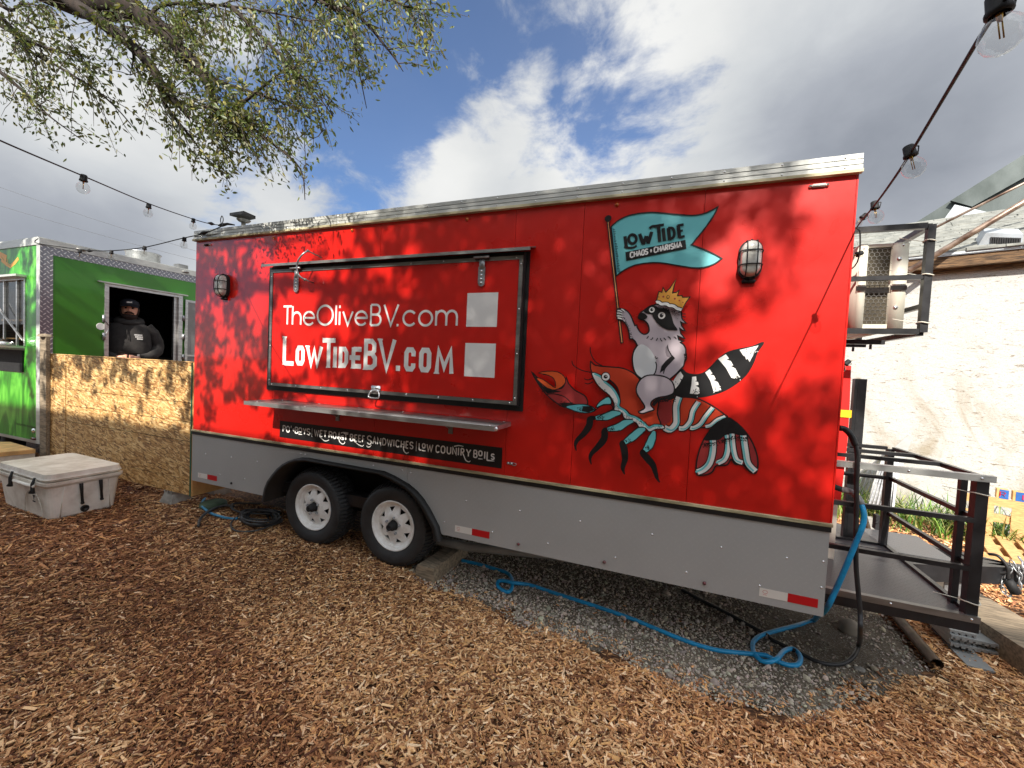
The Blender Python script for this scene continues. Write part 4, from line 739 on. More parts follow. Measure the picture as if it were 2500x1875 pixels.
for p in ([(240, 490), (285, 492), (322, 515)], [(222, 540), (280, 545), (330, 560)], [(225, 595), (285, 600), (335, 612)], [(238, 640), (290, 645), (322, 662)], [(310, 460), (350, 480), (380, 510)]):
    sD(p, .0145); sD(p, .0075, 'white_vinyl')
D.poly(smooth(PDt([(1010, 400), (1060, 440), (1180, 450), (1270, 490), (1330, 620), (1370, 760), (1445, 880), (1350, 885), (1230, 870), (1100, 800), (1000, 700), (945, 610), (930, 565), (860, 558), (800, 540), (762, 500), (820, 460), (900, 410)]), 3, True), 'black_vinyl')
D.poly(smooth(PDt([(725, 530), (790, 560), (838, 612), (800, 660), (740, 672), (680, 650), (660, 612), (684, 560)]), 3, True), 'black_vinyl')
def eye(f, x, y, s): 
    c = f(x, y); D.disc(c, s, s, 'white_vinyl'); D.disc((c[0]-s*.05, c[1]+s*.05), s*.52, s*.6, 'black_vinyl'); D.disc((c[0]+s*.2, c[1]+s*.3), s*.18, s*.18, 'white_vinyl', 8)
eye(WD, 1125, 592, .0215); eye(WD, 928, 477, .0175)
for k in range(150):
    a = random.random(); x, y = 1050+a*450+random.gauss(0, 10), 410+a*110+abs(random.gauss(0, 45)); D.disc(WD(x, y), .0022, .0022, 'black_vinyl', 5)
for k in range(70):
    a = random.random(); x, y = np.interp(a, [0, .5, 1], [360, 450, 540])+random.gauss(0, 12), np.interp(a, [0, .5, 1], [600, 820, 1060]); D.disc(WD(x, y), .0024, .0024, 'black_vinyl', 5)
crown = PDt([(1020, 335), (1050, 200), (1070, 125), (1130, 142), (1155, 45), (1210, 138), (1290, 60), (1413, -118), (1372, 20), (1345, 155), (1420, 142), (1475, 100), (1440, 212), (1530, 206), (1545, 242), (1690, 236), (1610, 345), (1550, 455), (1530, 490), (1440, 440), (1300, 380), (1200, 360), (1120, 350)]); shape(D, crown, 'gold_vinyl', .0065, sm=False)
for x, y, r in ((1070, 235, .004), (1160, 228, .006), (1388, 270, .006), (1480, 305, .005), (1550, 342, .0035)): D.disc(WD(x, y), r, r, 'shell_dark', 10)
D.disc(WD(1252, 235), .009, .011, 'black_vinyl'); D.disc(WD(1254, 233), .0055, .0075, 'gold_vinyl')
fz = [(1018, 348), (1050, 335), (1085, 350), (1120, 378), (1160, 375), (1200, 372), (1240, 378), (1275, 405), (1320, 408), (1370, 420), (1410, 450), (1440, 470), (1480, 478), (1520, 495)]
sD(fz, .028, 'black_vinyl'); sD(fz, .0175, 'white_vinyl')
D.build('crowned_rider', mu, label='grey masked animal wearing a gold crown')
# crayfish, lower layer sits under the rider's leg, so it starts at the same depth but under it
D2 = D; D = Decal(-.0012)
ab = P7([(1110, 600), (1200, 560), (1280, 537), (1420, 545), (1540, 600), (1640, 670), (1655, 690), (1560, 740), (1520, 765), (1380, 775), (1280, 780), (1200, 795), (1150, 745)]); D.y = y_fig-.004
shape(D, ab, 'shell_vinyl', OUT)
D.poly(P7([(1130, 575), (1230, 560), (1240, 640), (1225, 720), (1190, 742), (1150, 742), (1120, 660)]), 'shell_dark')
for path, w in (([(1290, 535), (1268, 600), (1268, 680), (1265, 740), (1220, 785), (1175, 770)], .036), ([(1440, 572), (1396, 640), (1376, 720), (1330, 772), (1288, 775)], .027), ([(1548, 616), (1496, 680), (1450, 745), (1400, 772), (1375, 770)], .024), ([(1642, 685), (1582, 710), (1530, 752), (1492, 762)], .018)):
    q = smooth(P7(path), 4); D.stroke(q, w+.013, 'black_vinyl'); D.stroke(q, w, 'white_vinyl'); D.stroke([(a[0]+w*.32, a[1]-w*.1) for a in q], w*.3, 'teal_vinyl')
fan = P7([(1655, 695), (1720, 725), (1790, 790), (1850, 880), (1888, 980), (1895, 1060), (1880, 1118), (1840, 1112), (1800, 1075), (1775, 1052), (1720, 1050), (1690, 1012), (1660, 1055), (1600, 1062), (1570, 1066), (1540, 1115), (1480, 1135), (1425, 1130), (1422, 1050), (1440, 960), (1475, 870), (1520, 800), (1560, 750)])
shape(D, fan, 'shell_dark', OUT)
for path, w in (([(1548, 860), (1548, 950), (1525, 1040), (1480, 1090), (1430, 1112)], .034), ([(1660, 825), (1664, 930), (1640, 1010), (1585, 1042)], .028), ([(1696, 815), (1706, 930), (1730, 1015), (1778, 1040)], .026), ([(1782, 825), (1800, 950), (1820, 1045), (1876, 1106)], .032)):
    q = smooth(P7(path), 4); D.stroke(q, w+.012, 'black_vinyl'); D.stroke(q, w, 'white_vinyl'); D.stroke([(a[0]-w*.3, a[1]) for a in q], w*.35, 'teal_vinyl')
D.poly(smooth(P7([(1655, 697), (1720, 727), (1790, 792), (1812, 824), (1760, 830), (1700, 815), (1640, 830), (1600, 862), (1540, 866), (1484, 864), (1520, 800), (1560, 750)]), 3, True), 'black_vinyl')
for k in range(140): 
    x = random.uniform(1470, 1820); D.disc(W7(x, np.interp(x, [1470, 1550, 1700, 1820], [885, 885, 835, 845])+abs(random.gauss(0, 16))), .0036, .0036, 'black_vinyl', 5)
car = P7([(612, 262), (650, 292), (760, 303), (850, 312), (930, 345), (990, 400), (1040, 470), (1130, 545), (1122, 660), (1150, 745), (1100, 742), (1060, 765), (1020, 730), (980, 690), (920, 668), (880, 630), (820, 600), (835, 540), (815, 460), (760, 405), (700, 372), (622, 345)])
shape(D, car, 'shell_vinyl', OUT, 3)
un = P7([(622, 345), (700, 372), (725, 410), (775, 450), (815, 500), (840, 560), (836, 605), (880, 630), (912, 668), (960, 680), (1000, 712), (1030, 730), (1060, 758), (1100, 742), (1165, 748), (1175, 775), (1110, 780), (1062, 800), (1030, 770), (985, 768), (960, 730), (900, 712), (865, 690), (850, 655), (795, 640), (790, 580), (755, 520), (690, 468), (645, 410)])
shape(D, un, 'white_vinyl', .007, 3); D.stroke(smooth(P7([(640, 355), (700, 385), (722, 420), (768, 456), (805, 505), (828, 560), (824, 605), (872, 638), (905, 674), (955, 690), (1020, 736), (1058, 768), (1100, 752), (1160, 757)]), 3), .013, 'teal_vinyl')
for k in range(150):
    a = random.random(); x = np.interp(a, [0, .4, .55, .75, 1], [660, 790, 830, 960, 1160])+random.gauss(0, 10); y = np.interp(a, [0, .4, .55, .75, 1], [430, 570, 640, 715, 770])+random.gauss(0, 8); D.disc(W7(x, y), .0024, .0024, 'black_vinyl', 5)
def leg(te, bl):
    q = smooth(P7(te), 5); w = [.012, .04, .044, .02]; D.stroke(q, [x+.014 for x in w], 'black_vinyl'); D.stroke(q, w, 'teal_vinyl')
    D.stroke(smooth(P7(bl), 5), [.022, .045, .045, .032, .022, .006], 'black_vinyl')
leg([(845, 655), (790, 660), (740, 680), (655, 692)], [(655, 690), (615, 700), (605, 750), (565, 810), (515, 860), (500, 900), (508, 942)])
leg([(940, 715), (880, 730), (830, 760), (745, 778)], [(745, 776), (725, 790), (718, 850), (672, 910), (625, 960), (612, 1000), (622, 1045)])
leg([(1030, 775), (990, 790), (930, 840), (870, 880)], [(875, 872), (860, 885), (872, 930), (878, 1000), (862, 1060), (864, 1090), (876, 1120)])
leg([(1100, 790), (1085, 840), (1060, 900), (1020, 950)], [(1024, 935), (1014, 955), (1050, 1000), (1090, 1050), (1110, 1110), (1122, 1150), (1142, 1180)])
for k in range(70): 
    bx, by = random.choice([(690, 690), (780, 775), (900, 865), (1045, 915)]); D.disc(W7(bx+random.gauss(0, 16), by+random.gauss(0, 8)), .0032, .0032, 'black_vinyl', 5)
arm = P7([(658, 610), (690, 565), (755, 530), (776, 582), (720, 588), (690, 600)]); shape(D, arm, 'teal_vinyl', .007, 3)
sec = P7([(655, 632), (700, 598), (770, 590), (786, 622), (740, 648), (700, 668), (668, 690)]); D.stroke(smooth(sec, 4), .007, 'black_vinyl')
claw = P7([(170, 340), (215, 385), (290, 440), (350, 468), (400, 465), (424, 430), (434, 382), (452, 430), (500, 480), (565, 515), (590, 545), (597, 585), (560, 598), (480, 585), (420, 610), (350, 570), (280, 510), (220, 430)])
shape(D, claw, 'shell_dark', OUT, 2)
fing = P7([(225, 350), (290, 336), (370, 342), (420, 378), (428, 420), (400, 455), (350, 478), (300, 470), (240, 425), (205, 385), (260, 400), (310, 435), (352, 460), (345, 400), (300, 368)]); shape(D, fing, 'shell_light', .006, 2)
D.poly(P7([(172, 342), (215, 400), (260, 450), (330, 475), (400, 490), (330, 500), (290, 505), (240, 455)]), 'black_vinyl')
D.stroke(smooth(P7([(285, 512), (340, 508), (420, 530), (480, 585)]), 4), .006, 'black_vinyl'); D.poly(P7([(380, 580), (440, 575), (482, 572), (485, 590), (420, 608)]), 'black_vinyl')
hand = P7([(428, 605), (480, 590), (560, 586), (620, 600), (655, 630), (600, 652), (520, 645), (465, 625)]); shape(D, hand, 'deep_teal', .007, 3); D.poly(P7([(560, 600), (620, 602), (652, 630), (600, 648), (550, 640)]), 'black_vinyl')
for k in range(90):
    bx, by = random.choice([(270, 480), (320, 490), (410, 580), (550, 620)]); D.disc(W7(bx+random.gauss(0, 20), by+random.gauss(0, 9)), .003, .003, 'black_vinyl', 5)
for p in ([(620, 156), (622, 200), (655, 262), (718, 302)], [(480, 258), (492, 292), (550, 328), (622, 345)], [(572, 392), (600, 402), (640, 388)], [(576, 424), (605, 432), (640, 415)]): D.stroke(smooth(P7(p), 5), .0065, 'black_vinyl')
c = W7(735, 378); D.disc(c, .031, .031, 'black_vinyl'); D.disc(c, .025, .025, 'white_vinyl'); D.disc(c, .0125, .0125, 'black_vinyl'); D.disc((c[0]+.003, c[1]+.003), .004, .004, 'white_vinyl', 8)
yc = D.y; D.build('crayfish', mu, label='red crayfish with teal legs and a black tail fan')
D = Decal(min(yc, D2.y)-.0003)
legp = P7([(965, 470), (985, 415), (1030, 375), (1090, 365), (1170, 375), (1225, 405), (1250, 450), (1246, 500), (1200, 522), (1130, 535), (1085, 560), (1075, 592), (1100, 625), (1060, 640), (1010, 655), (982, 642), (1030, 612), (1005, 560), (975, 515)]); shape(D, legp, 'fur_vinyl', OUT, 3)
D.poly(P7([(1245, 503), (1200, 528), (1130, 540), (1092, 562), (1082, 592), (1100, 600), (1140, 560), (1200, 548), (1260, 535)]), 'black_vinyl')
for k in range(60): D.disc(W7(1110+random.random()*150, 565-random.random()*25), .0034, .0034, 'black_vinyl', 5)
D.build('rider_leg', mu)

# ---- front platform, railing, tongue (part of the trailer)
px1, py0, py1, zt, zd = 6.205, .1, 1.12, .87, .115
pf = obj('front_platform', MB().box((5.50, py0+.03, zd-.012), (px1-.03, py1-.03, zd)), 'tread_deck', ft)
obj('edge_rail', MB().box((5.503, py0, zd-.075), (px1, py0+.028, zd-.022)).box((px1-.028, py0+.03, zd-.07), (px1, py1, zd+.018)).box((5.503, py1-.028, zd-.07), (px1-.03, py1, zd+.02)), 'black_steel', pf)
obj('edge_strip', MB().box((5.503, py0-.003, zd-.0215), (px1+.001, py0+.03, zd+.013)), 'dull_steel', pf)
rl = bpy.data.objects.new('railing', None); link(rl, ft); parent_inv[rl.name] = Matrix.Translation((0, 0, 0))
def rail(name, a, b, w=.028, mt='black_steel', h=None): obj(name, MB().bar(a, b, w, h), mt, rl)
z1r, z2r = .635, .375
rail('post', (px1-.03, py0+.035, zd-.05), (px1-.03, py0+.035, zt-.012), .05); rail('post', (px1-.03, py1-.02, zd), (px1-.03, py1-.02, zt-.015), .04)
rail('post', (px1-.03, .27, zd), (px1-.03, .27, zt-.02), .03)
for z in (z1r, z2r): rail('rail', (5.505, py0+.02, z), (px1-.055, py0+.02, z), .026)
for z in (zt-.01, z1r): rail('rail', (5.505, py1-.02, z), (px1-.05, py1-.02, z), .026)
for z in (zt-.01, z1r, z2r): rail('rail', (px1-.015, py0+.05, z), (px1-.015, py1-.04, z), .026)
for y in (.5, .78): rail('shelf_bar', (5.505, y, zt-.008), (px1-.03, y, zt-.008), .024)
obj('top_angle', MB().box((5.505, py0-.005, zt-.022), (px1+.012, py0-.001, zt+.012)).box((5.505, py0-.001, zt+.008), (px1+.012, py0+.03, zt+.012)), 'aluminium_white', rl)
b = MB()
for x in (5.86, 6.16): b.lathe([(0, .006), (.006, .004), (.007, 0)], (x, py0-.005, zt-.004), (0, -1, 0), 8)
for x in (5.83, 6.17): b.lathe([(0, .006), (.006, .004), (.007, 0)], (x, py0-.003, zd-.004), (0, -1, 0), 8)
obj('rail_bolts', b, 'bright_steel', rl)
# black door frame of the front locker and white panel behind the bars
lx0, lx1 = PY(2074, 1100, 1.15)[0], PY(2104, 1100, 1.15)[0]; lt = PY(2100, 925, 1.15)[2]; lb = PY(2090, 1368, 1.15)[2]
obj('locker_frame', MB().box((lx0, 1.15, lb), (lx0+.02, 1.2, lt)).box((lx0+.022, 1.152, lb), (lx1, 1.2, lt)), 'black_steel', ft)
rx0, rx1 = PY(2040, 1100, .62)[0], PY(2062, 1100, .62)[0]
obj('red_cover', MB().prism([(rx0-.2, .62, .5), (rx1, .62, .5), (rx1+.012, .62, .95), (rx1+.01, .62, 1.15), (rx1-.0, .62, 1.45), (rx0-.2, .62, 1.45)], (0, .06, 0)), 'red_bare', ft); obj('yellow_band', MB().box((rx0-.2, .612, 1.10), (rx1+.02, .69, 1.15)), 'yellow', ft)
obj('white_panel', MB().box((rx0-.2, .63, .02), (rx1-.01, .65, .495)), 'ac_white', ft)
tg = MB().bar((5.5, .55, .05), (6.9, 1.13, .05), .06, .12).bar((5.5, 1.75, .05), (6.9, 1.17, .05), .06, .12).box((6.7, 1.1, .0), (7.0, 1.2, .11)); tg.tube([(7.0, 1.15, .06), (7.5, 1.15, .05)], .042, 12)
tong = obj('tongue', tg, 'black_steel', ft); obj('tongue_deck', MB().box((5.55, 1.0, .111), (6.55, 1.5, .118)), 'tread_deck', tong)
obj('battery_clips', MB().box((6.28, 1.5, .118), (6.31, 1.56, .24)).box((6.34, 1.5, .118), (6.37, 1.56, .22)).tube([(6.29, 1.49, .2), (6.27, 1.47, .18)], .008, 6).tube([(6.35, 1.49, .19), (6.33, 1.47, .17)], .008, 6), 'black_plastic', tong)
obj('step_plate', MB().box((6.50, 1.0, -.12), (6.66, 1.012, .06)), 'zinc', tong)

def chain(pts, name, parent, n):
    P = smooth(pts, 12); cum = np.concatenate([[0], np.cumsum([np.linalg.norm(P[i+1]-P[i]) for i in range(len(P)-1)])]); m = MB()
    for k in range(n):
        s = cum[-1]*(k+.5)/n; c = Vector([np.interp(s, cum, [p[i] for p in P]) for i in range(3)]); e = Vector([np.interp(min(s+.01, cum[-1]), cum, [p[i] for p in P]) for i in range(3)]); t = (e-c).normalized() if (e-c).length > 0 else Vector((0, 0, 1))
        x = t.orthogonal().normalized(); x = x if k % 2 else t.cross(x); l, w = cum[-1]/n*.85, .012
        m.tube([c+t*l*math.sin(a)+x*w*math.cos(a) for a in np.linspace(0, 2*math.pi, 11)], .0042, 5, caps=False)
    return obj(name, m, 'zinc', parent)
A = PY(*p5(1040, 1050), 1.1); chain([A, (A[0]+.03, 1.08, A[2]-.06), (A[0]+.045, 1.08, A[2]+.0), (A[0]+.05, 1.12, A[2]+.03)], 'safety_chain', tong, 5)
chain([(A[0]-.02, 1.07, A[2]-.04), (A[0]-.06, 1.06, A[2]-.16), (A[0]-.02, 1.06, A[2]-.22), (A[0]+.03, 1.07, A[2]-.16), (A[0]+.03, 1.08, A[2]-.03)], 'safety_chain', tong, 12)
q = PY(*p5(1000, 1260), 1.05); q2 = PY(*p5(1090, 1410), 1.05); obj('plug', MB().tube([q, q2], [.026, .03], 12), 'black_plastic', tong)
obj('cable', MB().tube(smooth([PY(*p5(780, 960), 1.12), PY(*p5(880, 980), 1.08), PY(*p5(960, 1060), 1.06), PY(*p5(1000, 1140), 1.05), PY(*p5(1000, 1250), 1.05)], 6), .010, 8).tube(smooth([PY(*p5(760, 1120), 1.12), PY(*p5(860, 1170), 1.08), PY(*p5(960, 1175), 1.06), PY(*p5(1040, 1130), 1.05)], 6), .010, 8), 'black_hose', tong)
def tie(parent, c, r, name='cable_tie'):
    obj(name, MB().tube([(c[0]+r*math.cos(a), c[1]+r*math.sin(a), c[2]+.004*math.sin(2*a)) for a in np.linspace(0, 6.28, 13)], .0035, 5, caps=False).tube([(c[0]-r, c[1], c[2]), (c[0]-r-.12, c[1]-.02, c[2]+.02)], .002, 5), 'ac_white', parent)
tie(rl, (px1-.03, py0+.035, zt-.09), .04); tie(rl, (px1-.03, py0+.035, zd+.08), .04)

# ---- cage with air conditioner on the front wall
cg = bpy.data.objects.new('equipment_cage', None); link(cg, ft); parent_inv[cg.name] = Matrix.Translation((0, 0, 0))
cx1, cy0, cy1, cz0, cz1 = 5.955, .3, 1.18, 1.645, 2.262
def cbar(a, b, w=.032): obj('bar', MB().bar(a, b, w), 'black_steel', cg)
for y in (cy0, cy1):
    cbar((cx1, y, cz0), (cx1, y, cz1), .036)
    for z in (cz0+.005, cz1-.005): cbar((5.502, y, z), (cx1-.019, y, z))
cbar((5.502, cy0, 1.965), (cx1-.019, cy0, 1.965), .026)
for z in (cz0, cz1): cbar((cx1, cy0+.019, z-.001), (cx1, cy1-.019, z-.001))
cbar((5.502, .74, cz1-.006), (cx1-.017, .74, cz1-.006)); cbar((cx1, cy0+.019, 1.8), (cx1, cy1-.019, 1.8), .026)
for y in (.62, .9): obj('angle_support', MB().bar((5.502, y, cz0-.034), (cx1-.05, y, cz0-.034), .03, .03).lathe([(.008, 0), (.008, -.03)], (cx1-.12, y, cz0-.05), (0, 0, 1), 8), 'black_steel', cg)
for z in (2.17, 1.975, 1.70): tie(cg, (cx1, cy0, z), .028)
ac = thing('air_conditioner', (5.68, .7, cz0+.02), 'cream outdoor air conditioner unit standing in the black cage', 'air conditioner')
ax0, ax1, ay0, ay1, az0, az1 = PY(*r2(592, 1050), .36)[0], PY(*r2(1092, 1010), .36)[0], .36, 1.1, cz0+.025, 2.19
aw = ax1-ax0; al, ar = .2*aw, .31*aw
obj('housing', MB().bbox((ax0, ay0, az0), (ax0+al, ay1, az1), .006).bbox((ax1-ar, ay0, az0), (ax1, ay1, az1), .006).box((ax0+al, ay0+.01, az1-.02), (ax1-ar, ay1, az1-.002)).box((ax0+al, ay0+.01, az0), (ax1-ar, ay1, az0+.03)).box((ax0+al-.01, ay0+.2, az0+.03), (ax1-ar, ay0+.21, az1-.02)), 'ac_white', ac)
obj('coil', MB().box((ax0+al+.001, ay0+.03, az0+.03), (ax1-ar-.001, ay0+.06, az1-.02)), 'coil', ac)
net = MB(); hx = .0145; rows = int((az1-az0-.05)/(hx*1.5)); cols_ = int((ax1-ar-ax0-al)/(hx*1.73))+1
for r_ in range(rows):
    for c_ in range(cols_):
        x = ax0+al+.005+(c_+.5*(r_ % 2))*hx*1.732; z = az0+.04+r_*hx*1.5; P = [(x+hx*math.cos(RA(a)), ay0+.004, z+hx*math.sin(RA(a))) for a in (30, 90, 150, 210)]
        if x < ax1-ar-.004:
            for a_, b_ in zip(P, P[1:]): net.bar(a_, b_, .0016)
obj('wire_mesh', net, 'dull_steel', ac)
obj('cross_strap', MB().box((ax0-.001, ay0-.003, 1.905), (ax0+al+.001, ay0-.0005, 1.93)).box((ax1-ar-.001, ay0-.003, 1.905), (ax1+.001, ay0-.0005, 1.93)).box((ax0+al+.001, ay0+.012, 1.89), (ax1-ar, ay0+.028, 1.925)), 'dull_steel', ac)
obj('case_screws', MB().lathe([(0, .004), (.006, 0)], (ax0+al*.5, ay0, az1-.03), (0, -1, 0), 8).lathe([(0, .004), (.006, 0)], (ax1-.03, ay0, az1-.02), (0, -1, 0), 8).lathe([(0, .006), (.012, .004), (.013, 0)], (ax1-ar*.6, ay0, az0+.13), (0, -1, 0), 12).lathe([(0, .006), (.012, .004), (.013, 0)], (ax1-ar*.6, ay0, az1-.1), (0, -1, 0), 12), 'bright_steel', ac)

# ================================================================= things beside and under the red trailer
# satellite dish on the roof
c0 = PY(*C2(5.53, 450, 450)(785, 445), .35); dish = thing('satellite_dish', (c0[0], .35, 2.56), 'flat dark rectangular satellite dish on a short post on the trailer roof', 'satellite dish')
q = [PY(*C2(5.53, 450, 450)(x, y), yy) for x, y, yy in ((610, 422, .45), (800, 397, .2), (962, 468, .3), (850, 493, .6))]
obj('antenna_panel', MB().prism(q, (0, .0, .03)), 'black_plastic', dish); qc = np.mean(q, 0); obj('mast', MB().tube([(qc[0], qc[1], qc[2]-.03), (qc[0]-.02, qc[1], 2.565)], .022, 10).lathe([(.07, -.03), (.05, -.05), (.02, -.055)], tuple(qc), (0, 0, 1), 14), 'dull_steel', dish)

# strand-board screen
FY = .08
fb = thing('board_fence', (-1.6, FY, -.36), 'strand board screen between the green truck and the red trailer', 'fence')
XR = PY(474, 885, FY)[0]; XL = PY(108, 870, FY)[0]; XS = PY(*c3(446, 300), FY)[0]; ZT = PY(474, 885, FY)[2]; ZB = -.215
xr = PY(470, 1000, FY)[0]-.03
zl = [PY(*c3(x, y), FY)[2] for x, y in ((1275, 370), (1275, 500), (1262, 628), (1240, 882))]
rows_ = [ZT]+zl+[ZB]
for a, b in zip(rows_, rows_[1:]): obj('board', MB().box((XS+.003, FY, b+.0035), (xr, FY+.012, a-.0035)), 'strand_board', fb)
obj('board', MB().box((XL, FY-.006, ZB+.01), (XS-.001, FY+.008, ZT-.002)), 'strand_board', fb)
obj('backing', MB().box((XL, FY+.0125, ZB+.02), (xr, FY+.03, ZT-.01)).box((XL+.3, FY+.03, ZB), (XL+.36, FY+.1, ZT-.01)).box((xr-.1, FY+.03, ZB), (xr-.02, FY+.1, ZT-.01)), 'dark_void', fb)
obj('green_edge', MB().box((xr+.001, FY-.002, ZB-.005), (xr+.022, FY+.012, ZT-.003)), 'green_edge', fb)
obj('end_post', MB().box((xr+.0225, FY+.002, ZB), (xr+.045, FY+.04, ZT-.002)).box((xr+.0225, FY+.041, ZB), (xr+.045, 1.1, ZB+.22)), 'plywood', fb)
obj('top_cap', MB().box((XL, FY-.008, ZT-.0015), (xr+.02, FY+.03, ZT+.008)), 'pine_board', fb)
pa, pb_ = PY(103, 830, FY-.03), PY(118, 830, FY-.03)
pp = MB().box((pa[0], FY-.05, ZB), (pb_[0], FY-.012, PY(110, 822, FY-.03)[2])); pp.lathe([((pb_[0]-pa[0])/2, 0), ((pb_[0]-pa[0])*.38, .03), (0, .04)], ((pa[0]+pb_[0])/2, FY-.031, PY(110, 822, FY-.03)[2]), (0, 0, 1), 12)
obj('round_top_post', pp, 'timber', fb)
# concrete deck blocks
def block(x, y, z, label, gi):
    t = thing('deck_block', (x, y, z), label, 'concrete block', gi); m = MB()
    b, t_ = .115, .075; h = .15
    m.add([(x-b, y-b, z), (x+b, y-b, z), (x+b, y+b, z), (x-b, y+b, z), (x-t_, y-t_, z+h*.8), (x+t_, y-t_, z+h*.8), (x+t_, y+t_, z+h*.8), (x-t_, y+t_, z+h*.8)], [(0,3,2,1),(4,5,6,7),(0,1,5,4),(1,2,6,5),(2,3,7,6),(3,0,4,7)])
    for sx in (-1, 1):
        for sy in (-1, 1): m.bbox((x+sx*.02, y+sy*.02, z+h*.75), (x+sx*.072, y+sy*.072, z+h), .006)
    obj('block', m, 'concrete', t)
bx, by, _ = PZ(415, 1226, -.35); block(bx, by+.06, -.37, 'grey concrete pier block under the right end of the board screen', None)
bx2 = PZ(475, 1215, -.36); block(bx2[0]+.05, bx2[1]+.22, -.375, 'dusty concrete pier block half hidden in the dark behind the first one', None)

# cooler
cl = thing('cooler', tuple(PZ(*l2(450, 1565), -.355)), 'large dirty white cooler with black latches and drain plug', 'cooler')
B0 = np.array(PZ(*l2(455, 1560), -.355)); A1 = np.array(PZ(*l2(1062, 1420), -.355)); dv = A1-B0; dv[2] = 0; Dp = np.linalg.norm(dv); dv /= Dp; ev = np.array([-abs(dv[1]), 0, 0]); ev = np.array([-dv[1], dv[0], 0]); ev = ev if ev[0] < 0 else -ev
Lc, Hc = Dp*1.9, .40
def cooler_pt(a, b, z): p = B0+ev*a*Lc+dv*b*Dp; return (p[0], p[1], B0[2]+z)
def taper_box(m, z0, z1, g0, g1, r=.05, mi=0):
    rings = []
    for z, gr in ((z0, g0-.015), (z0+.02, g0), ((z0+z1)/2, (g0+g1)/2), (z1, g1)):
        rg = []
        for (ca, cb, a0) in ((0, 0, 180), (1, 0, 270), (1, 1, 0), (0, 1, 90)):
            for k in range(5):
                a = RA(a0+k*22.5); ox = (r if ca == 0 else Lc-r)+(gr if ca else -gr)+r*(math.cos(a)); oy = (r if cb == 0 else Dp-r)+(gr if cb else -gr)+r*math.sin(a); p = B0+ev*ox+dv*oy; rg.append((p[0], p[1], B0[2]+z))
        rings.append(rg)
    n = len(rings[0]); m.add([p for rg in rings for p in rg], [(i*n+k, i*n+(k+1) % n, (i+1)*n+(k+1) % n, (i+1)*n+k) for i in range(3) for k in range(n)]+[tuple(range(n)), tuple(3*n+k for k in range(n))], mi)
m = MB(); taper_box(m, 0, Hc-.07, 0, .03); obj('body', m, 'cooler_plastic', cl)
m = MB(); taper_box(m, Hc-.069, Hc-.02, .052, .055); obj('rim', m, 'cooler_plastic', cl)
m = MB(); taper_box(m, Hc-.012, Hc+.06, .05, .035, .06); obj('lid', m, 'cooler_plastic', cl); obj('gasket', MB(), 'black_rubber', cl) if False else None
def cp(a, b, z, off=0): p = B0+ev*a+dv*b-ev*off*0; return (p[0], p[1], B0[2]+z)
# right side (towards the red trailer) is the plane a = 0
def side(b, z, out): p = B0+dv*b*Dp-ev*out; return (p[0], p[1], B0[2]+z)
def front(a, z, out): p = B0+ev*a*Lc-dv*out; return (p[0], p[1], B0[2]+z)
for b_ in (.42, .72):
    obj('strap_handle', MB().tube(smooth([side(b_, .33, .042), side(b_, .27, .05), side(b_+.015, .2, .04), side(b_+.03, .14, .03)], 5), [.016, .014, .011, .012], 8).bbox(tuple(np.array(side(b_+.03, .125, .03))-.012), tuple(np.array(side(b_+.03, .125, .03))+.012), .004), 'black_rubber', cl)
obj('drain_plug', MB().lathe([(.034, 0), (.034, .008), (.02, .012), (.018, .004), (0, .004)], side(.50, .06, .008), tuple(-ev), 18), 'black_rubber', cl)
for a_ in (.14, .62): obj('latch', MB().tube([front(a_, Hc+.02, .055), front(a_+.002, Hc-.04, .07), front(a_+.006, Hc-.1, .066), front(a_+.012, Hc-.125, .07)], [.009, .013, .016, .024], 8), 'black_rubber', cl)
obj('handle_bar', MB().tube([front(.13, Hc-.06, .06), front(.17, Hc-.055, .075), front(.5, Hc-.055, .075), front(.56, Hc-.06, .06)], .017, 8), 'cooler_plastic', cl)
obj('grooves', MB().tube([side(.14, .02, .012), side(.18, .32, .034)], .004, 5).tube([side(.9, .02, .012), side(.86, .32, .034)], .004, 5).tube([front(.28+.19*math.cos(t), .02+.26*math.sin(t), .012+.02*math.sin(t)) for t in np.linspace(0, math.pi, 14)], .004, 5), 'cooler_plastic', cl)
obj('emblem', MB().prism([front(.25, .235, .032), front(.205, .235, .032), front(.215, .215, .03), front(.224, .2, .03), (front(.215, .19, .029)), front(.24, .19, .029), front(.231, .2, .03), front(.24, .215, .03)], tuple(-dv*.002)).prism([front(.255, .18, .029), front(.2, .18, .029), front(.2, .165, .028), front(.255, .165, .028)], tuple(-dv*.0022)), 'black_plastic', cl)
# tan lidded box beyond the cooler
q = [PZ(*c3(x, y), .02) for x, y in ((-260, 700), (0, 705), (240, 682), (70, 632), (-200, 632))]
tb = thing('storage_box', tuple(np.mean(q, 0)*[1, 1, 0]+[0, 0, -.36]), 'low box with a tan lid behind the cooler at the left edge', 'box')
obj('lid', MB().prism(q, (0, 0, -.05)), 'pine_board', tb); obj('body', MB().prism([(x*.97+np.mean([p[0] for p in q])*.03, y, -.031) for x, y, z in q], (0, 0, -.33)), 'cooler_plastic', tb)

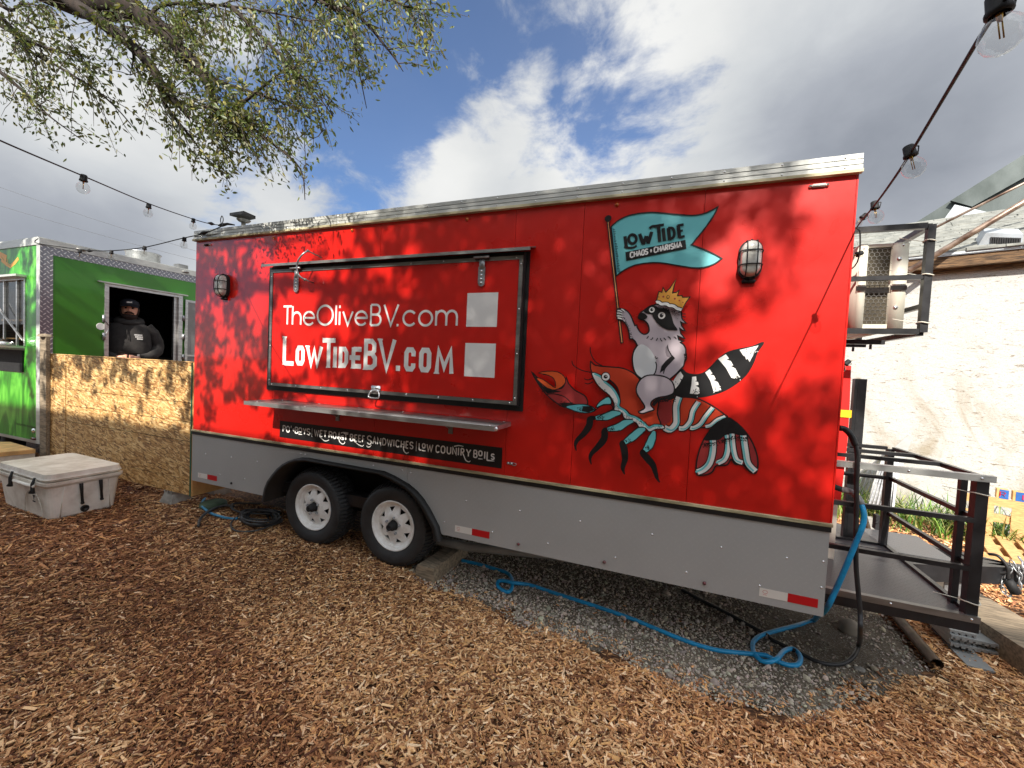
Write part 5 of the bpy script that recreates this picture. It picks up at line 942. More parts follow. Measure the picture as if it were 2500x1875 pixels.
# timber chock beside the rear wheel
tq = [PZ(*c5(1590, 1265), -.44), PZ(*c5(1720, 1300), -.46), PZ(*c5(1955, 1090), -.47), PZ(*c5(1820, 1050), -.47)]
e0 = Vector(PZ(*c5(1652, 1245), -.37)); e1 = Vector(PZ(*c5(1890, 1075), -.38)); ax = (e1-e0).normalized(); sd = ax.cross(Vector((0, 0, 1))).normalized()
prof = [(-.085, -.07), (.08, -.075), (.088, -.02), (.078, .055), (.03, .062), (.022, .05), (-.07, .058), (-.09, .02)]
tm = MB(); L_ = (e1-e0).length; rings = []
for k in range(9):
    c_ = e0+ax*L_*k/8; rings += [tuple(c_+sd*(a*(1+.04*math.sin(3*k+a*60)))+Vector((0, 0, b*(1+.05*math.sin(5*k+b*50))))) for a, b in prof]
n = len(prof); tm.add(rings, [(i*n+k, i*n+(k+1) % n, (i+1)*n+(k+1) % n, (i+1)*n+k) for i in range(8) for k in range(n)]+[tuple(range(n)), tuple(8*n+k for k in range(n))])
tag(obj('timber_block', tm, 'timber'), 'split weathered timber block wedged beside the trailer wheel', 'timber')

def path_obj(name, pts, r, m, label, cat, n=6, seg=10, group=None):
    o = obj(name, MB().tube(smooth(pts, n), r, seg), m); return tag(o, label, cat, group)
def gp(tf, x, y, z=None, lift=.012):                     # a photographed point lying on the yard
    zz = -.46
    for _ in range(4): p = PZ(*tf(x, y), zz); zz = float(gz(p[0], p[1]))+.006+lift
    return PZ(*tf(x, y), zz)
# blue hose
hp_ = [gp(g4, 60, 372), gp(g4, 150, 392), gp(g4, 240, 418), gp(g4, 305, 440), gp(g4, 330, 470, lift=.02), gp(g4, 333, 510, lift=.03), gp(g4, 318, 540, lift=.025), gp(g4, 285, 535), gp(g4, 256, 510), gp(g4, 258, 485, lift=.02), gp(g4, 290, 482, lift=.03), gp(g4, 340, 492, lift=.045), gp(g4, 430, 505), gp(g4, 560, 548), gp(g4, 760, 612), gp(g4, 960, 680), gp(g4, 1130, 750), gp(g4, 1280, 810), gp(g4, 1430, 855), gp(g4, 1600, 875), gp(g4, 1700, 885, lift=.03), gp(g4, 1760, 915, lift=.02), gp(g4, 1830, 938), gp(g4, 1880, 930), gp(g4, 1888, 888), gp(g4, 1850, 850), gp(g4, 1800, 862, lift=.02), gp(g4, 1760, 905, lift=.045), gp(g4, 1700, 920, lift=.03), gp(g4, 1655, 895, lift=.02), gp(g4, 1632, 850), gp(g4, 1640, 805), gp(g4, 1700, 768), gp(g4, 1850, 728), gp(g4, 1960, 695)]
up_ = [PY(*c9(430, 1060), .10), PY(*c9(520, 880), .06), PY(*c9(620, 650), .05), PY(*c9(710, 430), .06), PY(*c9(762, 300), .07), PY(*c9(772, 200), .08), PY(*c9(745, 110), .1)]
mid = tuple((np.array(hp_[-1])+np.array(up_[0]))/2+np.array([.0, .04, -.03]))
bh = thing('blue_hose', hp_[0], 'bright blue water hose looped over the gravel and up to the trailer front', 'hose')
obj('tubing', MB().tube(smooth(hp_+[mid]+up_, 6), .0145, 12), 'blue_rubber', bh)
tp = [PY(*c9(748, 118), .1), PY(*c8(730, 1180), .11), PY(*c8(680, 1125), .13), PY(*c8(620, 1098), .15), PY(*c8(575, 1090), .16)]
obj('taped_end', MB().tube(smooth(tp, 5), .018, 12), 'grey_tape', bh); obj('coupling', MB().tube([tp[-1], (5.52, .17, tp[-1][2]+.02)], .016, 8).tube([(5.53, .16, tp[-1][2]-.0), (5.53, .16, tp[-1][2]+.05)], .008, 6), 'black_plastic', bh)
# black supply cord
bc = [PY(*c8(552, 535), .1), PY(*c8(600, 545), .1), PY(*c8(655, 600), .09), PY(*c8(695, 690), .085), PY(*c8(712, 800), .08), PY(*c8(705, 1000), .08), PY(*c8(705, 1250), .08), PY(*c9(700, 400), .07), PY(*c9(700, 650), .06), PY(*c9(715, 850), .05), PY(*c9(738, 1100), .03), PY(*c9(738, 1260), .02)]
bg = [gp(c9, 728, 1370, lift=.08), gp(c9, 680, 1480, lift=.03), gp(c9, 590, 1545), gp(c9, 480, 1555), gp(c9, 350, 1530), gp(c9, 230, 1470), gp(c9, 80, 1400), gp(c9, -60, 1330), gp(g4, 1700, 770), gp(g4, 1500, 660), gp(g4, 1350, 585), gp(g4, 1250, 530)]
bk = thing('black_cord', bg[2], 'thick black power cord hanging from the trailer front and trailing under it', 'cord')
obj('cord', MB().tube(smooth(bc+bg, 6), .0125, 10), 'black_hose', bk)
obj('braided_sleeve', MB().tube(smooth(bc[:4], 6), .0165, 12), 'black_rubber', bk)
# coil of cables behind the wheels
cc = thing('cable_coil', gp(k7, 1200, 1000), 'heap of coiled dark cables on the chips left of the trailer wheels', 'cable coil')
kp = lambda l, lift=.02: [gp(k7, x, y, lift=lift+.012*(i % 3)) for i, (x, y) in enumerate(l)]
obj('loop', MB().tube(smooth(kp([(310, 1070), (330, 960), (430, 850), (600, 760), (780, 720), (900, 740)], .03), 6), .013, 8), 'grey_cable', cc)
obj('loop', MB().tube(smooth(kp([(1700, 860), (1500, 855), (1250, 855), (1050, 840), (900, 790), (860, 730), (900, 690), (1100, 680), (1350, 690)], .05), 6), .010, 8), 'grey_cable', cc)
obj('loop', MB().tube(smooth(kp([(1720, 990), (1500, 1070), (1300, 1140), (1120, 1160), (950, 1150), (870, 1090), (860, 1020), (920, 940), (1020, 880)], .02), 6), .008, 8), 'grey_cable', cc)
obj('loop', MB().tube(smooth(kp([(1720, 960), (1500, 1040), (1300, 1065), (1130, 1030), (1040, 950), (1020, 860), (1100, 800), (1300, 790), (1500, 800), (1690, 830)], .03), 6), .013, 8), 'black_hose', cc)
for k in range(7):
    a0 = random.uniform(0, 6); cxk, cyk = 1330+random.uniform(-60, 80), 900+random.uniform(-30, 40); rx, ry = random.uniform(180, 330), random.uniform(70, 130)
    obj('loop', MB().tube(smooth(kp([(cxk+rx*math.cos(a), cyk+ry*math.sin(a)) for a in np.linspace(a0, a0+5.5, 9)], .01+.012*k), 5), .009, 8), 'black_hose' if k % 2 else 'grey_cable', cc)
path_obj('short_hose', kp([(420, 600), (370, 660), (370, 730), (440, 800), (540, 860), (700, 910), (850, 940), (960, 940)]), .0125, 'blue_dull', 'short blue hose curving beside the dark cable heap under the trailer corner', 'hose')
p = gp(k7, 560, 670, lift=.05); tag(obj('green_box', MB().lathe([(.0, .02), (.1, .015), (.125, .0), (.13, -.04)], p, (0, 0, 1), 20), 'dull_green'), 'faded green round cover in the shadow under the trailer corner', 'cover')
# grey plastic pipe under the skirt
a_, b_ = PY(*g4(105, 300), .35), PY(*g4(520, 338), .45); tag(obj('waste_pipe', MB().tube([(a_[0]-.9, .3, a_[2]+.01), a_, b_, (b_[0]+.5, .5, b_[2])], .038, 14), 'pvc_grey'), 'pale grey plastic waste pipe slung under the trailer', 'pipe')
# rock, steel pipe, stack of composite deck boards, garden sleepers
def rock(c_, s, label, seed):
    bm = bmesh.new(); bmesh.ops.create_icosphere(bm, subdivisions=3, radius=1); r = random.Random(seed); ph = [r.uniform(0, 6) for _ in range(6)]
    for v in bm.verts:
        k = 1+.1*math.sin(3*v.co.x+ph[0])+.1*math.sin(4*v.co.y+ph[1])+.07*math.sin(5*v.co.z+ph[2])
        v.co = Vector((v.co.x*s[0]*k, v.co.y*s[1]*k, v.co.z*s[2]*k))+Vector(c_)
    m = MB(); bm.verts.index_update(); m.add([v.co for v in bm.verts], [[v.index for v in f.verts] for f in bm.faces], 0, True); bm.free(); tag(obj('rock', m, 'concrete' if seed > 1 else 'stucco_far'), label, 'rock')
rock(gp(c9, 635, 1225, lift=.03), (.075, .05, .055), 'tan fist-sized rock lying behind the black cord', 1)
rock(gp(c9, 730, 1600, lift=.005), (.03, .022, .014), 'small brown stone on the dirt in front of the rock', 2)
e_ = np.array(gp(c9, 1430, 1555, lift=.045)); s_ = np.array(PZ(*c9(1010, 1060), -.43)); pm = MB(); pm.tube([e_, s_+(s_-e_)*.5], .034, 18, caps=False).tube([s_+(s_-e_)*.5, e_], .029, 18, caps=False)
n = 18; tag(obj('steel_pipe', pm, 'rust_pipe'), 'dark open-ended steel pipe sticking out from under the platform', 'pipe')
# deck boards
d0 = np.array(gp(c9, 1960, 1655)); d1 = np.array(gp(c9, 1510, 1430)); run = d1-d0; run = np.array([e_[0]-s_[0], e_[1]-s_[1], 0]); run = -run/np.linalg.norm(run); crossv = np.array([-run[1], run[0], 0]); crossv = crossv if crossv[0] > 0 else -crossv
def deckboard(p, L, w=.135, h=.025):
    m = MB(); P = Vector(p); r = Vector(run); c_ = Vector(crossv)
    prof = [(0, h), (w, h), (w, h*.62), (w-.006, h*.5), (w, h*.4), (w, 0)]
    x = w
    for k in range(4):
        s = w*(4-k)/4-.008; prof += [(s-.004, 0), (s-.004, h*.45), (s-.016, h*.45), (s-.016, 0)]
    prof += [(0, 0)]
    m.prism([tuple(P+c_*a+Vector((0, 0, b))) for a, b in prof], tuple(r*L)); return m
labs = ['lowest grey composite board, lying on the chips and sticking out furthest', 'grey composite board second from the ground in the near stack', 'grey composite board third from the ground in the near stack', 'grey composite board fourth from the ground in the near stack', 'topmost grey composite board of the near stack under the platform',
        'lowest grey composite board of the far stack', 'middle grey composite board of the far stack', 'topmost grey composite board of the far stack carrying a paper tag']
base = np.array(gp(c9, 1700, 1600, lift=0)); st0 = np.array(gp(c9, 1545, 1455, lift=0))
i = 0
for k in range(5):
    o = st0+np.array([0, 0, .025+.0265*k])+run*(.0 if k in (1, 3) else .02) if k else base+np.array([0, 0, .002])
    tag(obj('deck_board', deckboard(o, 1.6), 'composite'), labs[i], 'deck board', 'grey composite deck boards stacked under the platform'); i += 1
for k in range(3):
    o = st0+crossv*.142+run*.06+np.array([0, 0, .024+.0265*k])+run*.03*(k == 1); tag(obj('deck_board', deckboard(o, 1.6), 'composite'), labs[i], 'deck board', 'grey composite deck boards stacked under the platform'); i += 1
for (x, y), dz in (((1800, 1260), .105), ((1690, 1380), .055)):
    c_ = np.array(PZ(*c9(x, y), st0[2]+dz)); tag(obj('paper_tag', MB().box(c_-[.02, .003, .012], c_+[.022, -.001, .012]), 'white_vinyl'), 'white paper tag on the upper far deck boards' if dz > .1 else 'white paper tag on the cut ends of the near deck boards', 'paper tag')
# sleepers
S1 = np.array(PZ(*c9(1850, 1120), -.30)); S2 = np.array(PZ(*c9(2209, 1345), -.30)); sv = (S2-S1)/np.linalg.norm(S2-S1)
tag(obj('sleeper', MB().bar(S1-sv*.9+[0, .1, -.085], S2+sv*.6+[0, .1, -.085], .19, .17), 'timber'), 'weathered garden sleeper edging the chips at the right edge', 'sleeper', 'weathered garden sleepers')
tag(obj('sleeper', MB().bar(S1-sv*.9+[.14, .3, -.085], S2+sv*.6+[.14, .3, -.085], .19, .165), 'timber'), 'weathered garden sleeper lying behind the edging sleeper', 'sleeper', 'weathered garden sleepers')

# ================================================================= WHITE BUILDING
Wn = np.array([.355, .935, 0]); Wn /= np.linalg.norm(Wn); Wt = np.array([Wn[1], -Wn[0], 0]); W0 = np.array([7.95, 4.47, 0])
def PWl(u, v, off=0):
    d = ray(u, v); t = ((W0-CAM)@Wn+off)/(d@Wn); return CAM+t*d
def wp(s, off, z): p = W0+Wt*s+Wn*off; return (p[0], p[1], z)
def wbox(m, s0, s1, o0, o1, z0, z1): return m.add([wp(s, o, z) for z in (z0, z1) for s, o in ((s0, o0), (s1, o0), (s1, o1), (s0, o1))], [(0,3,2,1),(4,5,6,7),(0,1,5,4),(1,2,6,5),(2,3,7,6),(3,0,4,7)])
bd = thing('white_building', wp(2, 1, -.48), 'white stucco building with a shingle roof behind the platform', 'building')
zf = PWl(2276, 671)[2]
obj('wall', wbox(MB(), -3.2, 9, 0, 3, -.6, zf+.1), 'white_stucco', bd)
obj('fascia_board', wbox(MB(), -3.2, 9, -.055, -.002, zf, zf+.075), 'old_wood', bd); obj('fascia_board', wbox(MB(), -3.2, 9, -.16, -.056, zf+.055, zf+.20), 'old_wood', bd)
zr = zf+.205; obj('drip_edge', wbox(MB(), -3.2, 9, -.19, -.158, zf+.205, zf+.235), 'flashing', bd)
sl_ = math.tan(RA(25.5)); 
for k in range(23):
    o0 = -.2+k*.1; z0 = zf+.236+(o0+.2)*sl_; rr = random.Random(k); m = MB(); s = -3.2
    while s < 8.9:
        w = .28+.1*rr.random(); h = .012+.014*rr.random(); e = rr.uniform(-.02, .02)
        mm = MB() if -1.6 < s < 2.6 else m
        mm.add([wp(s, o0+e, z0+h), wp(s+w-.006, o0+e, z0+h), wp(s+w-.006, o0+.13, z0+.13*sl_-.002+h*.5), wp(s, o0+.13, z0+.13*sl_-.002+h*.5), wp(s, o0+e, z0-.004), wp(s+w-.006, o0+e, z0-.004)], [(0,1,2,3),(4,5,1,0),(1,5,2),(0,3,4)])
        if mm is not m: obj('shingle', mm, 'asphalt_shingle', bd)
        s += w
    obj('shingle_course', m, 'asphalt_shingle', bd)
m = MB(); m.add([wp(-3.2, -.19, zf+.225), wp(9, -.19, zf+.225), wp(9, 2.1, zf+.22+2.3*sl_), wp(-3.2, 2.1, zf+.22+2.3*sl_)], [(0,1,2,3)]); obj('roof_deck', m, 'old_wood', bd)
off = 2.3
def wpoly(pts, offs, th, tf=r2): return MB().prism([tuple(PWl(*tf(*p), offs)) for p in pts], tuple(Wn*th))
obj('metal_gable', wpoly([(1050, 850), (1125, 790), (1510, 548), (2209, 110), (2700, -200), (4400, -200), (4400, 900), (1400, 900)], 2.5, .2), 'roof_metal', bd)
obj('gable_cap', MB().prism([tuple(PWl(*r2(*p), 2.4)) for p in [(1490, 560), (2209, 108), (2700, -200), (4400, -200), (4400, 20), (2700, 20), (2209, 335), (1700, 620)]], tuple(Wn*.08)), 'roof_metal', bd)
obj('flashing', wpoly([(1530, 600), (1770, 655), (2209, 750), (2700, 860), (4400, 860), (4400, 960), (2700, 960), (2209, 850), (1780, 800), (1500, 782), (1400, 775)], 2.25, .05), 'flashing', bd)
def onroof(u, v, lift=0):
    lo, hi = -.2, 4
    for _ in range(30):
        o = (lo+hi)/2; p = PWl(u, v, o)
        if p[2] > zf+.25+(o+.2)*sl_+lift: lo = o
        else: hi = o
    return p
va, vb_ = onroof(*r2(1760, 1000)), onroof(*r2(2190, 1020)); dv_ = (vb_-va)/np.linalg.norm(vb_-va); upv = np.array([0, 0, .16]); bk_ = Wn*.3+np.array([0, 0, .3*sl_])
obj('roof_vent', MB().prism([tuple(p) for p in (va, vb_, vb_+upv, va+upv+dv_*.06)], tuple(bk_)), 'flashing', bd)
m = MB()
for k in range(13):
    p = va+(vb_-va)*(.3+k*.053); m.bar(tuple(p+[0, 0, .03]-Wn*.004), tuple(p+[0, 0, .11]-Wn*.004), .02, .006)
obj('vent_slots', m, 'black_plastic', bd)
for nm, a_, b_, r, d_a, d_b in (('conduit', (1340, 825), (2300, 345), .016, 5.6, 5.2), ('conduit', (1080, 1250), (2300, 520), .036, 5.4, 5.0)):
    A = np.array(PD(*r2(*a_), d_a)); B = np.array(PD(*r2(*b_), d_b)); o = obj('awning_pole', MB().tube([A, B, B+(B-A)*.6], r, 12), 'conduit')
    tag(o, 'slim metal pole slanting up from the cage top' if r < .02 else 'thick brownish metal pole slanting up past the roof', 'pole')

# leaning aluminium ramp, splash block
rq = [PWl(*k4(x, y), -.8) for x, y in ((530, 1322), (905, 1335), (1145, 372), (1098, 340))]
rp = thing('loading_ramp', tuple(rq[0]), 'ribbed aluminium ramp leaning against the white wall', 'ramp')
tlp = [PWl(*k4(x, y), o) for x, y, o in ((545, 1320, -1.0), (900, 1335, -1.0), (955, 960, -.75), (1085, 560, -.5), (1145, 375, -.35), (1095, 338, -.35), (900, 512, -.5), (720, 700, -.65), (610, 1010, -.85))]
obj('deck', MB().prism([tuple(p) for p in tlp], tuple(Wn*.03)), 'pvc_grey', rp); m = MB()
for k in range(7):
    t = k/6; a_ = PWl(*k4(560+330*t, 1318), -1.02); b_ = PWl(*k4(735+220*t, 720-60*t+60*(1-t)), -.7); m.bar(tuple(a_), tuple(b_), .018, .02)
obj('ribs', m, 'aluminium', rp); m = MB()
for k in range(5):
    x = 330+k*55; m.bar(tuple(PWl(*k4(x+20, 1200-k*20), -.12)), tuple(PWl(*k4(x+90+k*12, 830-k*15), -.05)), .012)
m.tube(smooth([PWl(*k4(330, 1000), -.1), PWl(*k4(450, 860), -.1), PWl(*k4(620, 740), -.15), PWl(*k4(820, 570), -.2)], 5), .02, 6)
obj('folded_rails', m, 'zinc', rp)
q = PZ(*k4(690, 1640), -.42); tag(obj('splash_block', MB().prism([PZ(*k4(x, y), -.36) for x, y in ((540, 1440), (780, 1440), (780, 1660), (600, 1650))], (0, 0, -.1)), 'concrete'), 'pale concrete slab at the foot of the ramp', 'slab')

# grass along the wall
def grass():
    V = []; Fq = []; C_ = []; r = np.random.RandomState(4)
    for k in range(3800):
        s = r.uniform(-1.6, 6.5); o = r.uniform(-.95, -.1); cl_ = np.floor(s*3); p = np.array(wp(s+.08*math.sin(cl_*7), o, 0)); p[2] = float(gz(p[0], p[1])); 
        if p[0] < 6.9 and False: continue
        a = r.uniform(0, 6.28); L = r.uniform(.3, .62); d = np.array([math.cos(a), math.sin(a), 0]); sd_ = np.array([-d[1], d[0], 0])*r.uniform(.004, .008); out = r.uniform(.35, .95)
        base = len(V); 
        for j in range(5):
            t = j/4; c_ = p+d*L*out*t**1.4+np.array([0, 0, L*(1.25*t-.95*t*t*out)]); w = sd_*(1-t**2+.05); V += [c_-w, c_+w]
        Fq += [(base+2*j, base+2*j+1, base+2*j+3, base+2*j+2) for j in range(4)]
        c_ = np.array([lin(96, 140, 46), lin(140, 170, 80), lin(66, 104, 36), lin(176, 176, 110)][r.randint(4)]); C_ += [c_*r.uniform(.7, 1.2)]*10
    o = bulk('grass', np.array(V), np.array(Fq), np.array(C_), 'grass_blade'); o['kind'] = 'stuff'; tag(o, 'strappy green grass growing along the foot of the white wall', 'grass')
grass()

# pallet bench with blue letter blocks
Bp = np.array([7.86, 3.62, -.46]); bxv = Wt; byv = Wn
pb = thing('pallet_bench', tuple(Bp), 'bench made of pale wooden pallets in front of the white wall', 'bench')
def onb(u, v): d = ray(u, v); return CAM+d*(((Bp-CAM)@Wn)/(d@Wn))
def bp(s, o, z): p = Bp+bxv*s+byv*o; return (p[0], p[1], -.46+z)
def bbox3(s0, s1, o0, o1, z0, z1): return MB().add([bp(s, o, z) for z in (z0, z1) for s, o in ((s0, o0), (s1, o0), (s1, o1), (s0, o1))], [(0,3,2,1),(4,5,6,7),(0,1,5,4),(1,2,6,5),(2,3,7,6),(3,0,4,7)])
bt = onb(*p5(830, 305))[2]+.46; bl = float((onb(*p5(500, 300))-Bp)@bxv)
for k in range(7): obj('back_plank', bbox3(bl+.12+k*.24, bl+.12+k*.24+.11, 0, .018, .14, bt-.09), 'pallet_wood', pb)
obj('back_rail', bbox3(bl, bl+2.1, -.002, .02, bt-.089, bt), 'pallet_wood', pb); obj('back_rail', bbox3(bl, bl+2.1, .0185, .10, .3, .38), 'pallet_wood', pb)
obj('side_board', bbox3(bl-.02, bl-.001, -.02, .12, .02, bt), 'pallet_wood', pb)
for k in range(8): obj('seat_plank', bbox3(bl+.1+k*.15, bl+.1+k*.15+.10, -.85, -.005, .135, .152), 'pallet_wood', pb)
for o_ in (-.85, -.45, -.1): obj('bearer', bbox3(bl+.05, bl+1.4, o_, o_+.085, .045, .134), 'pallet_wood', pb)
for k in range(4): obj('foot_plank', bbox3(bl+.1+k*.3, bl+.1+k*.3+.1, -.85, -.05, .02, .044), 'pallet_wood', pb)
for nm, (a_, b_, c_, d_), ch in (('left', ((875, 192), (1018, 205), (1005, 318), (870, 300)), 'R'), ('right', ((1065, 210), (1300, 215), (1290, 330), (1062, 318)), 'L')):
    P4 = [onb(*p5(*q)) for q in (a_, b_, c_, d_)]; zlo = bt
    zz = [p[2] for p in P4]; hgt = (zz[0]-zz[3]); x0 = (P4[0]-Bp)@bxv; x1 = (P4[1]-Bp)@bxv
    t = thing('letter_block', bp(x0, .05, bt), 'blue wooden block with a red letter, %s of the two on the bench back' % nm, 'block', 'blue blocks on the pallet bench')
    obj('block', bbox3(x0, x1, .0, .09, bt+.0005, bt+hgt), 'pine_board', t); obj('painted_face', bbox3(x0+.02, x1-.002, -.004, -.0005, bt+.002, bt+hgt-.002), 'sign_blue', t)
    m = MB(); xm = (x0+x1)/2 if nm == 'left' else x0+.09; 
    for st in G[ch]:
        for p_, q_ in zip(st, st[1:]): m.bar(bp(xm-.02+.04*p_[0], -.006, bt+hgt*.25+hgt*.5*p_[1]), bp(xm-.02+.04*q_[0], -.006, bt+hgt*.25+hgt*.5*q_[1]), .009, .002)
    obj('letter', m, 'tape_red', t)

# ================================================================= GREEN FOOD TRUCK
GY = .09; GX = PY(*l1(500, 110), GY)[0]; GX = (PY(90, 579, GY)[0]+PY(105, 1088, GY)[0])/2; GT = PX(*l1(505, 105), GX)[2]; GB = PY(105, 1086, GY)[2]
gt = thing('green_food_truck', (GX-1.2, GY+1.6, -.36), 'green food truck with tread plate corners and an open side window', 'food truck')
gpx = lambda tf, x, y: PX(*tf(x, y), GX)
wy0 = gpx(m3, 205, 700)[1]; wy1 = gpx(m3, 1620, 700)[1]; wz1 = gpx(m3, 205, 20)[2]; wz1b = gpx(m3, 1600, 190)[2]; wzt = (wz1+wz1b)/2; wzb = ZT-.28
pl0 = gpx(l1, 718, 350)[1]; plz = gpx(l1, 718, 350)[2]
Yend = GY+3.4
# tread-plate frame round the green side sheet
obj('corner_plate', MB().box((GX-.03, GY, GB), (GX, pl0, GT-.09)), 'tread_plate', gt)
obj('top_plate', MB().box((GX-.03, pl0, plz), (GX, Yend, GT-.09)), 'tread_plate', gt)
obj('side_panel', MB().box((GX-.03, pl0, GB), (GX-.002, wy0-.05, plz)).box((GX-.03, wy0-.05, wzt+.04), (GX-.002, wy1+.06, plz)).box((GX-.03, wy1+.06, GB), (GX-.002, Yend, plz)).box((GX-.03, wy0-.05, GB), (GX-.002, wy1+.06, wzb)), 'green_paint', gt)
obj('roof_rail', MB().box((GX-2.5, GY-.012, GT-.089), (GX+.012, Yend, GT)), 'aluminium_white', gt)
obj('roof', MB().box((GX-2.45, GY, GT+.001), (GX-.05, Yend, GT+.02)), 'aluminium_white', gt)
for y in (GY+.35, GY+1.7, GY+1.95, GY+2.2): obj('clearance_lamp', MB().bbox((GX+.0125, y, GT-.06), (GX+.03, y+.1, GT-.03), .005), 'dull_steel', gt)
obj('window_frame', MB().box((GX-.03, wy0-.05, wzb), (GX+.012, wy0, wzt+.04)).box((GX-.03, wy1, wzb), (GX+.012, wy1+.06, wzt+.04)).box((GX-.03, wy0, wzt), (GX+.012, wy1, wzt+.04)), 'aluminium', gt)
obj('window_drip', MB().box((GX+.0125, wy0-.14, wzt+.041), (GX+.05, wy1+.12, wzt+.06)), 'aluminium_white', gt)
obj('inner_jamb', MB().box((GX-.08, wy1-.05, wzb), (GX-.031, wy1-.002, wzt)), 'aluminium', gt)
for z in (wzt-.3, wzt-.62, 1.3): obj('hinge', MB().tube([(GX+.02, wy1+.07, z), (GX+.02, wy1+.07, z-.09)], .016, 8), 'zinc', gt)
dr = obj('screen_door', MB().box((GX+.014, wy1+.09, wzb), (GX+.034, wy1+.13, wzt-.02)).box((GX+.014, wy1+.13, wzt-.06), (GX+.034, wy1+.9, wzt-.02)).box((GX+.014, wy1+.13, 1.27), (GX+.034, wy1+.9, 1.30)), 'aluminium', gt); obj('door_panel', MB().box((GX+.018, wy1+.13, wzb), (GX+.028, wy1+.9, 1.27)).box((GX+.018, wy1+.13, 1.30), (GX+.028, wy1+.9, wzt-.06)), 'pvc_grey', dr)
c_ = gpx(m3, 50, 805); obj('round_sticker', MB().lathe([(0, .003), (.05, .003), (.052, 0)], (GX-.002, c_[1], c_[2]), (1, 0, 0), 20, smooth=False), 'white_vinyl', gt)
for y_, z_ in ((gpx(m3, 110, 640)[1:]), (gpx(m3, 110, 1000)[1:])): obj('latch', MB().bbox((GX-.001, y_-.02, z_-.06), (GX+.02, y_+.015, z_+.05), .004).tube([(GX+.01, y_, z_), (GX+.015, y_+.05, z_-.1*(1 if z_ > 1.6 else -1))], .007, 6), 'zinc', gt)
fanc = np.array(PX(*C2(3.687, 0, 500)(1290, 440), GX-.9)); obj('roof_fan', MB().lathe([(.23, -.3), (.235, .05), (.25, .055), (.25, .07), (0, .075)], (fanc[0], fanc[1], GT+.22), (0, 0, 1), 30), 'zinc', gt)
obj('fan_motor', MB().box((fanc[0]+.1, fanc[1]+.42, GT+.03), (fanc[0]+.25, fanc[1]+.58, GT+.2)), 'dull_steel', gt)
# front (facing the yard) with serving window
FX0 = GX-4.0; fx1 = PY(*l1(335, 900), GY)[0]; fzt = PY(*l1(330, 650), GY)[2]; fzb = PY(62, 845, GY)[2]; fx0 = fx1-1.6; tx = GX-.09
obj('front_panel', MB().box((fx1+.03, GY, GB+.04), (tx, GY+.03, GT-.09)).box((FX0, GY, fzt), (fx1+.03, GY+.03, GT-.09)).box((FX0, GY, GB+.04), (fx1+.03, GY+.03, fzb)).box((FX0, GY, fzb), (fx0, GY+.03, fzt)), 'green_wrap', gt)
obj('corner_plate', MB().box((tx, GY-.004, GB), (GX+.004, GY-.001, GT-.09)), 'aluminium_white', gt); obj('bottom_trim', MB().box((FX0, GY-.006, GB), (tx, GY+.03, GB+.039)), 'aluminium', gt)
obj('window_frame', MB().box((fx1, GY-.012, fzb), (fx1+.03, GY+.04, fzt)).box((fx0, GY-.012, fzb), (fx0+.03, GY+.04, fzt)).box((fx0+.03, GY-.012, fzt-.03), (fx1, GY+.04, fzt)), 'aluminium', gt)
obj('mullion', MB().box((fx1-.25, GY+.0, fzb), (fx1-.22, GY+.02, fzt-.03)).box((fx1-.62, GY+.0, fzb), (fx1-.59, GY+.02, fzt-.03)), 'aluminium', gt)
obj('pane', MB().box((fx0+.03, GY+.022, fzb+.3), (fx1-.001, GY+.026, fzt-.031)), 'window_glass', gt)
obj('window_rain_strip', MB().box((fx0-.05, GY-.1, fzt+.001), (fx1+.05, GY, fzt+.03)), 'aluminium_white', gt)
obj('counter', MB().box((fx0-.05, GY-.28, fzb-.03), (fx1+.01, GY-.001, fzb-.001)), 'aluminium', gt); obj('awning_strut', MB().bar((fx1-.02, GY-.01, fzb+.08), (fx1-.75, GY-.05, fzb+.62), .018), 'aluminium', gt)
obj('inside_shelf', MB().box((fx0, GY+.3, fzb+.38), (fx1, GY+.5, fzb+.41)).box((fx0, GY+.3, fzb+.1), (fx1, GY+.5, fzb+.12)), 'pine_board', gt)
obj('inside_wall', MB().box((FX0, GY+.54, fzb-.3), (fx1+.05, GY+.56, GT-.1)).box((FX0, GY+.031, fzb-.32), (fx1+.05, GY+.56, fzb-.3)).box((FX0, GY+.031, GT-.12), (fx1+.05, GY+.53, GT-.1)), 'old_wood', gt)
obj('steel_trays', MB().bbox((fx1-.55, GY-.24, fzb), (fx1-.35, GY-.04, fzb+.09), .01).bbox((fx1-.3, GY-.24, fzb), (fx1-.06, GY-.06, fzb+.05), .01), 'bright_steel', gt)
q = [PY(u, v, GY) for u, v in ((0, 893), (60, 880), (59, 908), (0, 902))]
obj('menu_board', MB().box((fx1-1.2, GY-.02, PY(0, 903, GY)[2]), (fx1-.02, GY-.001, fzb-.06)), 'black_plastic', gt)
